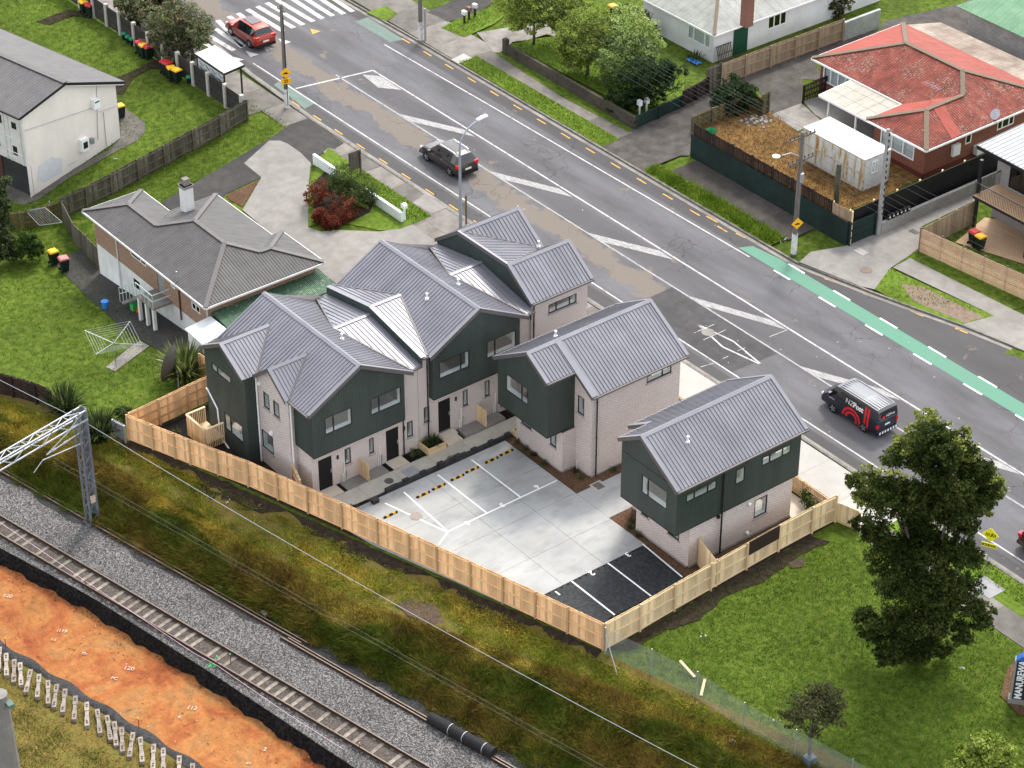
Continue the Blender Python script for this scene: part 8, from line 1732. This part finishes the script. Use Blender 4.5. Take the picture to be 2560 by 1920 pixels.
p = T(1,0,100,1130); t = thing('notice_board', 'dark weathered timber board behind the driveway shrubs', 'board', tuple(p)); MB().box(p.x-.03, p.x+.03, p.y-.5, p.y+.5, .5, 1.9).build('panel', OLDP, t)
for y in (-.4, .4): MB().box(p.x+.03, p.x+.12, p.y+y-.05, p.y+y+.05, 0, 1.85).build('post', OLDP, t)
p = T(2,0,90,400); t = thing('tarpaulin', 'crumpled blue tarpaulin on the lawn beside the white house', 'tarpaulin', tuple(p)); mb = MB(); n = 7
for i in range(n):
    for j in range(n): mb.v.append((p.x-.6+i*.2, p.y-.3+j*.1, .04+.12*abs(math.sin(i*1.7+j*2.3))))
mb.f = [(i*n+j, i*n+j+n, i*n+j+n+1, i*n+j+1) for i in range(n-1) for j in range(n-1)]; mb.build('sheet', BLB, t)
# ------------------------------------------------------------------ vegetation
def leafmat(name, cols, scale=1.2, isl=.45, rough=.75, big=(.5, .2)):
    m = mat(name, cols, scale, rough=rough, isl=isl, spec=.04, big=big); bs = m.node_tree.nodes['Principled BSDF']
    nt = m.node_tree; tr = nt.nodes.new('ShaderNodeBsdfTranslucent'); mx = nt.nodes.new('ShaderNodeMixShader'); mx.inputs[0].default_value = .38
    nt.links.new(bs.inputs['Base Color'].links[0].from_socket, tr.inputs[0]); nt.links.new(bs.outputs[0], mx.inputs[1]); nt.links.new(tr.outputs[0], mx.inputs[2]); nt.links.new(mx.outputs[0], nt.nodes['Material Output'].inputs[0]); return m
BARKM = mat('tree_bark', [(.06, .05, .04), (.13, .115, .1)], 3, rough=1, stretch=(4, 4, .6), bump=.6)
def leaves(name, blobs, n, size, m, parent, seed=0, up=.35, shell=.62, aspect=.55, kind='stuff'):
    """blobs: (x,y,z,rx,ry,rz); leaf-sized faces spread through the crown, thicker at its skin"""
    rng = np.random.default_rng(seed); B = np.array(blobs, float); w_ = (B[:, 3]*B[:, 4]+B[:, 4]*B[:, 5]+B[:, 3]*B[:, 5]); w_ /= w_.sum()
    # sub-clumps give an uneven outline
    nc = max(30, n//26); idx = rng.choice(len(B), nc, p=w_); d = rng.normal(size=(nc, 3)); d /= np.linalg.norm(d, axis=1)[:, None]
    r = shell+(1.0-shell)*rng.random(nc)**.5; inner = rng.random(nc) < .18; r[inner] *= rng.random(inner.sum())
    cc = B[idx, :3]+d*r[:, None]*B[idx, 3:]*rng.uniform(.88, 1.1, nc)[:, None]; cr = .16*B[idx, 3:].mean(1)+.10
    k_ = rng.integers(0, nc, n); q = rng.normal(size=(n, 3)); q *= (rng.random(n)**.4/np.linalg.norm(q, axis=1))[:, None]
    P = cc[k_]+q*cr[k_][:, None]*np.array([1.15, 1.15, .75]); nrm = d[k_]*.6+rng.normal(size=(n, 3))*.55; nrm[:, 2] += up; nrm /= np.linalg.norm(nrm, axis=1)[:, None]
    t_ = np.cross(nrm, rng.normal(size=(n, 3))); t_ /= np.linalg.norm(t_, axis=1)[:, None]; b_ = np.cross(nrm, t_)
    s = size*rng.uniform(.6, 1.35, n)[:, None]; V = np.stack([P-t_*s, P-b_*s*aspect, P+t_*s, P+b_*s*aspect], 1).reshape(-1, 3)
    V[:, 2] = np.maximum(V[:, 2], B[:, 2].min()-B[:, 5].max()*1.3)
    return npmesh(name, V, np.arange(4*n).reshape(-1, 4), m, parent, kind)
def trunk(parent, pts, rs, m=None, name='trunk'): return MB().tube(pts, rs, 8).build(name, m or BARKM, parent, None, True)
def limbs(parent, base, blobs, r0, h0, m=None):
    base = Vector(base); fork = base+Vector((0, 0, h0)); trunk(parent, [base-Vector((0, 0, .15)), base+Vector((.03, .02, h0*.5)), fork], [r0*1.25, r0, r0*.8], m)
    for b in blobs:
        c = Vector(b[:3]); mid = fork.lerp(c, .5)+Vector((random.uniform(-.15, .15), random.uniform(-.15, .15), .1)); trunk(parent, [fork, mid, c], [r0*.55, r0*.33, r0*.12], m, 'limb')
def view_plane(base, i, j, x, y, dd=0.0):
    d = Vector(ray(*px_of(i, j, x, y))); n = Vector((math.sin(AZ), -math.cos(AZ), 0)); o = Vector(base)+n*dd
    C = Vector((CAMX, CAMY, CAMH)); return C+d*((o-C).dot(n)/d.dot(n))
def sub_blobs(B, k_, seed):
    rng = np.random.default_rng(seed+500); out = []
    for b in B:
        for _ in range(k_):
            d = rng.normal(size=3); d /= np.linalg.norm(d); q = rng.uniform(.45, .8); r = b[3]*rng.uniform(.32, .52)
            out.append((b[0]+d[0]*b[3]*q, b[1]+d[1]*b[3]*q, b[2]+d[2]*b[5]*q, r*1.15, r*1.15, r*.62))
    return out
def tree(name, label, base, bl, n, size, m, r0=.16, h0=1.2, cat='tree', seed=1, group=None, sub_=0, **kw):
    """bl: (tile i, tile j, x, y, radius in tile px[, depth, flat])"""
    base = Vector(base); t = thing(name, label, cat, tuple(base), group); B = []
    for b in bl:
        dd = b[5] if len(b) > 5 else random.uniform(-.5, .5); c = view_plane(base, *b[:4], dd); dist = (c-Vector((CAMX, CAMY, CAMH))).length; r = b[4]*TS*dist/FPX; f_ = b[6] if len(b) > 6 else .9
        B.append((c.x, c.y, c.z, r, r, r*f_))
    if sub_: B = [(b[0], b[1], b[2], b[3]*.72, b[4]*.72, b[5]*.72) for b in B]+sub_blobs(B, sub_, seed)
    leaves('crown', B, n, size, m, t, seed, **kw); limbs(t, base, B[::max(1, len(B)//14)], r0, h0); return t
L_POH = leafmat('pohutukawa_leaf', [(.05, .068, .028), (.105, .125, .06), (.17, .18, .10), (.28, .10, .06)], 1.6, lo_hi if 0 else .5)
L_YEL = leafmat('yellow_green_leaf', [(0.1193, 0.1693, 0.0262), (0.2111, 0.2731, 0.0491), (0.312, 0.3715, 0.0983)], 1.1); L_PAL = leafmat('pale_green_leaf', [(0.1532, 0.2197, 0.0475), (0.2859, 0.3681, 0.1069), (0.4289, 0.5225, 0.2256)], 1.1)
L_DRK = leafmat('dark_leaf', [(.012, .024, .010), (.026, .046, .018), (.05, .075, .03)], 1.2); L_TOT = leafmat('totara_leaf', [(0.0222, 0.0367, 0.0082), (0.0443, 0.0633, 0.0158), (0.0822, 0.098, 0.0266)], .5, .5); L_TOP = leafmat('totara_leaf_lit', [(0.1283, 0.1604, 0.0333), (0.218, 0.2437, 0.0577), (0.3334, 0.3463, 0.0962)], .7, .5)  # totara: treetop light and lower shade are put into the two leaf colours
L_OLV = leafmat('olive_leaf', [(.045, .048, .02), (.08, .083, .038), (.12, .12, .055)], 1.2); L_RED = leafmat('nandina_leaf', [(.08, .022, .014), (.16, .042, .026), (.10, .06, .025)], 2.5); L_GRN = leafmat('mid_green_leaf', [(.025, .045, .012), (.045, .075, .02), (.075, .11, .03)], 1.5); L_BUS = leafmat('camellia_leaf', [(.03, .052, .015), (.065, .095, .03), (.12, .15, .055)], 2.0)
tree('pohutukawa_tree', 'grey-green tree with reddish buds above the bus shelter', T(0,0,1240,395), [(0,0,1050,170,156),(0,0,1180,120,180),(0,0,1280,190,144),(0,0,1150,260,156),(0,0,1050,260,108),(0,0,1230,310,108),(0,0,1120,70,108),(0,0,1170,340,72)], 22000, .085, L_POH, .13, 1.6, seed=3, sub_=5)
tree('pohutukawa_tree', 'darker reddish tree left of the bus shelter tree', T(0,0,900,200), [(0,0,860,40,100),(0,0,930,90,80),(0,0,790,10,70),(0,0,860,120,60)], 4500, .13, L_POH, .1, 1.0, seed=4)
tree('pohutukawa_tree', 'dark tree cut by the top edge behind the slatted fence', T(0,0,1030,120), [(0,0,1000,0,90),(0,0,1060,-40,90),(0,0,960,-50,80)], 3500, .13, L_OLV, .1, 1.0, seed=5)
tree('garden_tree', 'tall loose olive-green tree at the top of the garden wall', T(1,0,1245,285), [(1,0,1180,40,188),(1,0,1300,60,188),(1,0,1400,20,188),(1,0,1500,30,175),(1,0,1130,140,112),(1,0,1090,60,88),(1,0,1420,140,138),(1,0,1300,-60,188),(1,0,1560,60,112)], 27000, .085, L_YEL, .1, 1.8, seed=6, shell=.4, sub_=4)
tree('garden_tree', 'rounded yellow-green tree in the middle of the walled garden', T(1,0,1590,480), [(1,0,1600,170,195),(1,0,1480,240,169),(1,0,1520,320,156),(1,0,1690,150,130),(1,0,1600,270,169),(1,0,1430,290,91)], 27000, .08, L_YEL, .12, 1.0, seed=7, sub_=5)
tree('garden_tree', 'bushy pale green tree nearest the dark shrub in the garden', T(1,0,1800,510), [(1,0,1850,210,195),(1,0,1740,270,182),(1,0,1930,260,169),(1,0,1850,340,195),(1,0,1680,350,130),(1,0,1990,310,104),(1,0,1760,420,130),(1,0,1930,380,117)], 36000, .08, L_PAL, .12, 1.0, seed=8, sub_=5)
tree('garden_shrub', 'wide dark green shrub at the wall corner', T(1,0,1900,700), [(1,0,1960,470,175),(1,0,1840,570,162),(1,0,2050,500,138),(1,0,1800,650,100),(1,0,1960,600,150),(1,0,2110,460,100),(1,0,1880,690,75)], 16000, .085, L_DRK, .1, .6, 'shrub', 9, sub_=5)
tree('garden_shrub', 'grey-green shrub beside the white balcony rail', T(1,0,1930,250), [(1,0,1850,100,80),(1,0,1930,130,80),(1,0,1990,180,60)], 2500, .12, L_OLV, .06, .5, 'shrub', 10)
tree('yard_shrub', 'dark rounded shrub at the dry yard corner', T(2,0,330,720), [(2,0,330,600,124),(2,0,420,620,91),(2,0,250,660,78),(2,0,350,680,78)], 4000, .12, L_DRK, .08, .5, 'shrub', 11)
tree('yard_shrub', 'climbing shrub against the weatherboard house wall', T(2,0,1000,110), [(2,0,950,20,60),(2,0,1050,10,70),(2,0,910,70,40),(2,0,1000,80,50)], 2200, .12, L_OLV, .06, .5, 'shrub', 12)
for i, (lab, q, bl, m_) in enumerate((('round dark green shrub behind the driveway island', (1,0,20,1290), [(1, 0, 10, 1140, 94), (1, 0, 40, 1170, 81), (1, 0, -20, 1190, 81)], L_BUS), ('round camellia shrub with pink flowers on the driveway island', (1,0,125,1330), [(1, 0, 125, 1220, 115), (1, 0, 90, 1260, 81), (1, 0, 160, 1260, 81)], L_BUS), ('upper red-leaved shrub on the driveway island', (0,0,2060,1320), [(0, 0, 2050, 1225, 81), (0, 0, 2020, 1270, 68), (0, 0, 2095, 1250, 61)], L_RED), ('large red-leaved shrub on the driveway island', (1,0,20,1420), [(1, 0, 30, 1340, 88), (1, 0, -10, 1380, 74), (1, 0, 55, 1390, 54)], L_RED), ('low red-leaved shrub at the edge of the driveway island', (0,0,2070,1420), [(0, 0, 2060, 1390, 51)], L_RED), ('smallest red-leaved shrub of the driveway island', (0,0,2140,1470), [(0, 0, 2130, 1430, 61)], L_RED))):
    tree('island_shrub', lab, T(*q), bl, 3600 if i < 2 else 2200, .065, m_, .04, .2, 'shrub', 20+i, 'shrubs on the driveway island')
tB_ = T(2,2,1540,930)
bt = [(2,1,1610,1180,170),(2,1,1480,1290,150),(2,1,1760,1230,120),(2,1,1620,1330,170),(2,1,1850,1380,130),(2,1,1940,1500,110),(2,1,1740,1480,170),(2,1,1390,1290,70)]
bt2 = [(2,1,1230,1480,120),(2,1,1330,1530,150),(2,1,1500,1560,170),(2,1,1700,1620,150),(2,1,1880,1600,110),(2,2,1300,50,140),(2,2,1560,80,200),(2,2,1780,60,130),(2,2,1350,280,170),(2,2,1560,300,200),(2,2,1780,250,140),(2,2,1880,310,80),(2,2,1430,500,180),(2,2,1640,540,190),(2,2,1800,520,130),(2,2,1900,640,100),(2,2,1250,720,130),(2,2,1400,720,160),(2,2,1600,740,170),(2,2,1800,780,100),(2,2,1400,880,120),(2,2,1530,900,100),(2,2,1340,960,60),(2,2,1680,880,80)]
bt, bt2 = [[(b[0], b[1], 1560+(b[2]-1560)*1.13, b[3], b[4]*1.06) for b in q] for q in (bt, bt2)]
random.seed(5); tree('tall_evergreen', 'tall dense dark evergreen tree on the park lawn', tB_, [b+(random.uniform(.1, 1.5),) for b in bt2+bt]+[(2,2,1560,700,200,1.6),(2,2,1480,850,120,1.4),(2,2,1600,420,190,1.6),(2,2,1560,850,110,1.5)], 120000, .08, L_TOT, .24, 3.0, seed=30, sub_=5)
ct = bpy.data.objects[[o.name for o in bpy.data.objects if o.name.startswith('tall_evergreen')][0]]
B = []
for b in bt+bt2[:5]:
    c = view_plane(tB_, *b[:4], 0.0); r = b[4]*TS*(c-Vector((CAMX, CAMY, CAMH))).length/FPX; B.append((c.x, c.y, c.z+.2, r, r, r*.95))
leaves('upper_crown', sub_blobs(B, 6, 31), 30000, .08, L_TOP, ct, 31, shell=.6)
tree('small_tree', 'small bare-stemmed olive tree inside the chain link fence', T(2,2,825,1595), [(2,2,930,1230,138),(2,2,800,1260,126),(2,2,1000,1300,80),(2,2,720,1310,80),(2,2,880,1330,103),(2,2,850,1190,92),(2,2,960,1170,80)], 5200, .075, L_OLV, .09, 1.4, seed=32, shell=.3)
tree('park_tree', 'yellow-green tree cut by the bottom right corner', T(2,2,1950,1900), [(2,2,1950,1520,140),(2,2,1830,1600,110),(2,2,2060,1600,130),(2,2,1950,1660,150),(2,2,2150,1680,110),(2,2,1780,1700,100),(2,2,2000,1800,180)], 22000, .085, L_YEL, .15, 1.2, seed=33, sub_=5)
tree('edge_tree', 'flecked green tree on the left edge below the apartments', T(0,0,-20,1700), [(0,0,0,1200,80),(0,0,-40,1300,90),(0,0,20,1330,60),(0,0,0,1450,80),(0,0,30,1560,60),(0,0,-60,1500,100),(0,0,10,1620,60)], 5500, .12, leafmat('flecked_leaf', [(.02, .035, .012), (.05, .07, .025), (.14, .15, .09)], 3), .12, 1.5, seed=34)
tree('edge_shrub', 'mid green shrub on the left lawn beside the bins', T(0,0,140,1690), [(0,0,160,1570,90),(0,0,220,1600,60),(0,0,100,1620,70),(0,0,200,1540,50)], 3200, .11, L_GRN, .07, .4, 'shrub', 35)
tree('edge_shrub', 'small dark shrub behind the new fence corner', T(0,1,790,1050), [(0,1,780,1000,45),(0,1,820,1010,35)], 900, .1, L_BUS, .03, .2, 'shrub', 36)
def blades(name, base, n, L_, w_, m, parent, seed, spread=.25, lean=(.2, 1.0), droop=.35, kind='stuff'):
    """clump of long strap leaves"""
    rng = np.random.default_rng(seed); V = []; F = []
    for i in range(n):
        a = rng.uniform(0, 6.283); l_ = L_*rng.uniform(.6, 1.1); ln = rng.uniform(*lean); o = np.array(base)+np.array([math.cos(a), math.sin(a), 0])*rng.random()*spread; d = np.array([math.cos(a)*ln, math.sin(a)*ln, 1.0]); d /= np.linalg.norm(d); s = np.array([-math.sin(a), math.cos(a), 0])
        p1 = o+d*l_*.55; p2 = o+d*l_+np.array([math.cos(a), math.sin(a), 0])*l_*droop*.4-np.array([0, 0, 1])*l_*droop*ln; b = len(V)
        V += [o-s*w_*.4, o+s*w_*.4, p1-s*w_*.5, p1+s*w_*.5, p2]; F += [(b, b+1, b+3, b+2), (b+2, b+3, b+4)]
    return mk(name, V, F, m, parent, False, kind)
FLX = leafmat('flax_leaf', [(.018, .03, .010), (.04, .058, .02), (.08, .085, .035)], 2, .5); GIN = leafmat('ginger_leaf', [(.07, .10, .025), (.13, .17, .05), (.22, .22, .09)], 2, .4); YUC = leafmat('yucca_leaf', [(.03, .055, .02), (.07, .11, .045)], 3, .4); TUF = leafmat('tussock_leaf', [(.05, .07, .02), (.10, .12, .035)], 3, .4)
for i, (q, L_, n, lab, m_, w_) in enumerate((((0,1,420,1010), 1.9, 260, 'left clump of tall flax above the railway portal', FLX, .09), ((0,1,640,1180), 2.0, 300, 'right clump of tall flax beside the railway portal', FLX, .09), ((0,1,1190,800), 2.6, 320, 'pale leafy clump beside the satellite dish', GIN, .13), ((2,0,95,390), .8, 120, 'grassy tuft beside the white house', TUF, .04))):
    p = T(*q); t = thing('flax_clump' if i < 2 else 'leafy_clump', lab, 'plant', tuple(p)); blades('leaves', p, n, L_, w_, m_, t, 50+i, .6, (.1, .9), .3)
p = Vector((-19.8, 3.6, .4)); t = thing('yucca', 'spiky yucca in the pine planter box', 'plant', tuple(p)); blades('leaves', p, 90, .75, .05, YUC, t, 60, .05, (.1, 2.2), .1)
bed = [(-19.8, 2.2, .02), (-19.7, 2.65, .02), (-20.1, 2.5, .02), (-20.0, 3.2, .4), (-19.6, 3.9, .4), (-17.9, -3.2, .03), (-17.2, 7.8, .03), (-16.4, 7.75, .03), (-15.6, 7.75, .03), (-14.6, 7.7, .03), (-13.5, 8.4, .03), (-12.9, 8.6, .03), (-12.3, 8.5, .03), (-11.7, 10.5, .03), (-11.7, 12.5, .03), (-7.4, 8.2, .03), (-7.0, 7.7, .03), (-6.2, 7.6, .03), (-30.3, -7.2, .02), (-29.9, -6.4, .02), (-30.8, -5.2, .02)]
for i, b in enumerate(bed):
    t = thing('bed_plant', '%s small %s in the %s' % (ORD[i % 20] if 6 <= i < 15 else 'one', ['grassy plant', 'tussock', 'leafy tuft'][i % 3], 'mulch bed between the terrace doors' if i < 3 else 'planter box beside the yucca' if i < 5 else 'bed by the carpark corner' if i < 6 else 'bark bed beside the middle brick townhouse' if i < 15 else 'bark bed beside the dark townhouse' if i < 18 else 'black mulch bed behind the deck'), 'plant', b, 'small bed plants'); blades('leaves', b, 34, .42, .03, [TUF, YUC, FLX][i % 3], t, 70+i, .1, (.2, 1.4), .3)
for i, (x, y) in enumerate(((-8.0, 16.6), (-2.6, 16.7), (-2.0, 16.5), (-1.3, 16.4))):
    t = thing('patio_shrub', ['slim green shrub at the far patio end', 'tallest green shrub in the patio mulch', 'middle green shrub in the patio mulch', 'rightmost shrub in the patio mulch by the fence'][i], 'shrub', (x, y, .05), 'patio shrubs'); leaves('crown', [(x, y, .65, .28, .28, .55)], 420, .06, L_GRN, t, 90+i); trunk(t, [(x, y, 0), (x, y, .6)], [.02, .012], None, 'stem')

# ------------------------------------------------------------------ grass as single masses
def blade_field(name, P, h, w_, m, seed, lean=.5, parent=None):
    rng = np.random.default_rng(seed); n = len(P); a = rng.uniform(0, 6.283, n); s = np.stack([np.cos(a), np.sin(a), np.zeros(n)], 1)*(w_*rng.uniform(.6, 1.4, n))[:, None]
    tip = P+np.stack([rng.normal(size=n)*lean, rng.normal(size=n)*lean, np.ones(n)], 1)*(h*rng.uniform(.5, 1.3, n))[:, None]
    V = np.stack([P-s, P+s, tip], 1).reshape(-1, 3); o = npmesh(name, V, np.arange(3*n).reshape(-1, 3), m); o['kind'] = 'stuff'; return o
def in_poly(P, poly):
    x, y = P[:, 0], P[:, 1]; c = np.zeros(len(P), bool); n = len(poly); j = n-1
    for i in range(n):
        xi, yi, xj, yj = poly[i][0], poly[i][1], poly[j][0], poly[j][1]
        c ^= ((yi > y) != (yj > y)) & (x < (xj-xi)*(y-yi)/(yj-yi+1e-12)+xi); j = i
    return c
def scatter(poly, dens, z=0.0, seed=0, holes=()):
    rng = np.random.default_rng(seed); A = np.array([(p[0], p[1]) for p in poly]); lo, hi = A.min(0), A.max(0); n = int(np.prod(hi-lo)*dens); P = np.zeros((n, 3)); P[:, :2] = lo+rng.random((n, 2))*(hi-lo)
    k_ = in_poly(P, A)
    for h in holes: k_ &= ~in_poly(P, [(p[0], p[1]) for p in h])
    P = P[k_]
    for i in range(len(P)): P[i, 2] = zt(P[i, 0], P[i, 1])+z
    return P
BL_L = leafmat('lawn_blade', [(0.0479, 0.0887, 0.0095), (0.0948, 0.1514, 0.0168), (0.1696, 0.2217, 0.0378)], .35, .4, big=(.22, .38)); BL_B = leafmat('verge_blade', [(.062, .118, .009), (.115, .18, .017), (.18, .235, .034)], .5, .4, big=(.9, .25))
tag(blade_field('park_grass', scatter([(.3, -.6), (34, 9), (34, 17.1), (1.5, 17.1), (-.1, 14)], 150, -.02, 1), .09, .022, BL_L, 1), 'short mown grass of the park lawn', 'grass')
yardp = [(-93, -3), (-58, -12), (-31.8, -9.3), (-31.9, -3.4), (-51, -1.2), (-51.5, 4), (-57, 4), (-61, 16.9), (-93, 16.9)]
tag(blade_field('yard_grass', scatter(yardp, 34, -.01, 2), .11, .026, leafmat('yard_blade', [(0.0364, 0.0898, 0.0077), (0.0729, 0.1459, 0.0132), (0.1265, 0.202, 0.0264)], .35, .4, big=(.2, .34)), 2), 'short grass of the back lawns on the left', 'grass')
vg = np.concatenate([scatter([(a, c), (b, c), (b, d), (a, d)], 150, .0, 5+i) for i, (a, b, c, d) in enumerate(((-58.5, -41.8, 34.66, 36.25), (-37.4, -34.2, 34.66, 36.05), (-34, -24.6, 34.66, 36.05), (1.5, 30, 19.75, 21)))]+[scatter([T(*q) for q in tp(0,0,(1590,640),(1865,800),(1720,900),(1500,1030),(1040,1300),(900,1400),(460,1420),(1590,775))], 60, .0, 11), scatter([T(*q) for q in tp(1,0,(30,1050),(140,1090),(590,1390),(470,1440),(240,1300),(130,1170))], 140, .02, 12), scatter([T(*q) for q in tp(1,0,(1100,290),(1330,220),(1700,330),(2212,400),(2212,620),(1900,720))], 60, .01, 13), scatter([T(*q) for q in tp(1,0,(650,180),(900,70),(1060,10),(1070,90),(800,240))], 80, .02, 14), scatter([T(*q) for q in tp(2,1,(1350,80),(2020,385),(1400,290),(1250,215))], 30, .02, 15)])
vg[:, 2] += 0; tag(blade_field('verge_grass', vg, .13, .025, BL_B, 3), 'bright grass on the street verges and front gardens', 'grass')
tall = np.concatenate([scatter([(-34, 34.7), (-24.7, 34.7), (-24.7, 36.1), (-34, 36.1)], 220, 0, 21), scatter([(-37.3, 34.7), (-34.3, 34.7), (-34.3, 36), (-37.3, 36)], 160, 0, 22)])
tag(blade_field('rank_verge_grass', tall, .38, .028, BL_B, 4, .6), 'long unmown grass on the far verge', 'grass')
tag(blade_field('dry_grass', scatter([T(*q) for q in tp(2,0,(60,830),(240,700),(600,720),(760,860),(1560,1140),(1250,1290),(1070,1400))], 60, 0, 23), .12, .03, leafmat('dry_blade', [(.09, .05, .018), (.18, .10, .035), (.25, .16, .06)], .6, .4), 5), 'dry brown grass of the container yard', 'grass')
rng = np.random.default_rng(40)
def bank_pts(n, f0, f1, s0=-62, s1=30):
    S = rng.uniform(s0, s1, n); f_ = f0+(f1-f0)*rng.random(n); NB = -5.25-.068*(np.minimum(S, 10)+30)-.2-.15*np.sin(S*3); nn_ = -.7+(NB+.7)*f_
    ks = np.array(NK); nk = np.interp(S, ks[:, 0], ks[:, 1]); U = S*DS[0]+nn_*DN[0]; Vv = S*DS[1]+nn_*DN[1]
    bb = np.interp(-U, [33, 45, 58, 75], [0, .9, 2.1, 2.3]); z0 = -bb*np.clip((16.5-Vv)/16, 0, 1.05); zk = np.maximum(z0-.35, RAILZ+.5); nb = -5.25-.068*(S+30)
    z = np.where(nn_ > nk, z0+(zk-z0)*(nn_+.2)/(nk+.2), zk+(RAILZ-zk)*np.clip((nn_-nk)/(nb-nk), 0, 1))
    pn = np.sin(S*.55+nn_*.9)+np.sin(S*.23-nn_*1.7+1)+.6*np.sin(S*1.7+nn_*2.3)+.5*np.sin(S*3.1-nn_*3.7)+rng.normal(size=n)*.95
    return np.stack([U, Vv, z-.02], 1), S, nn_-nk, pn
def blade_field2(name, P, h, w_, m, seed, lean):
    rng = np.random.default_rng(seed); n = len(P); a = rng.uniform(0, 6.283, n); s = np.stack([np.cos(a), np.sin(a), np.zeros(n)], 1)*(w_*rng.uniform(.6, 1.4, n))[:, None]; cl_ = np.stack([np.sin(P[:, 0]*2.1+P[:, 1]), np.cos(P[:, 1]*2.7-P[:, 0]*.8)], 1)
    tip = P.copy(); tip[:, :2] += (cl_*.4+rng.normal(size=(n, 2))*lean+np.array([.15, -.3]))*h[:, None]; tip[:, 2] += h*rng.uniform(.5, 1.2, n)
    V = np.stack([P-s, P+s, tip], 1).reshape(-1, 3); o = npmesh(name, V, np.arange(3*n).reshape(-1, 3), m); o['kind'] = 'stuff'; return o
P, S, dk, pn = bank_pts(430000, 0, 1)
hh = .14+.22*rng.random(len(P)); top = dk > .45; edge = (np.abs(dk) <= .55+.3*np.sin(S*.8))
cls = np.where(top, np.where(pn > 1.1, 1, 0), np.where(edge & (pn > -.5), 1, np.where(pn > .7, 2, np.where(pn < -1.1, 3, 4))))
dry = top & (pn < (-.35 if 0 else -.2)) & (S < -7); keep = ~dry
BK = {0: ('bank_top_grass', [(0.1, 0.145, 0.014), (0.19, 0.24, 0.026), (0.3, 0.31, 0.045)], 'yellow-green grass on the upper bank below the boundary fence', .8), 1: ('bank_edge_grass', [(0.252, 0.1995, 0.0315), (0.399, 0.315, 0.0525), (0.483, 0.3885, 0.084)], 'dry golden grass along the brow of the railway bank', .9), 2: ('bank_green_weeds', [(0.0432, 0.072, 0.0086), (0.0792, 0.1152, 0.0144), (0.1224, 0.1548, 0.0245)], 'dark green weeds on the face of the railway bank', 1.75), 3: ('bank_rusty_grass', [(0.12, 0.08, 0.0224), (0.192, 0.132, 0.032), (0.248, 0.176, 0.044)], 'light brown grass on the face of the railway bank', 1.6), 4: ('bank_face_grass', [(0.0814, 0.0829, 0.0133), (0.1332, 0.1258, 0.0222), (0.185, 0.1665, 0.0311)], 'olive grass on the face of the railway bank', 1.7)}
for c_, (nm, cols, lab, hf) in BK.items():
    q = keep & (cls == c_); tag(blade_field2(nm, P[q], hh[q]*hf, .017, leafmat(nm+'_blade', cols, .6, .4, big=(1.4, .25)), 41+c_, .5), lab, 'grass')
Sx = rng.uniform(-50, 5, 60000); P2 = np.zeros((60000, 3))
for i in range(60000): u, v = uv(Sx[i], n_outer(Sx[i])-.5-2.6*(rng.random() > .55)-rng.random()*8); P2[i] = (u, v, zt(u, v)-.02)
tag(blade_field2('far_bank_grass', P2, np.full(60000, .26), .02, leafmat('far_bank_blade', [(.07, .085, .02), (.15, .15, .036), (.24, .20, .055)], .5, .4), 52, .5), 'rough grass beyond the row of loose sleepers', 'grass')
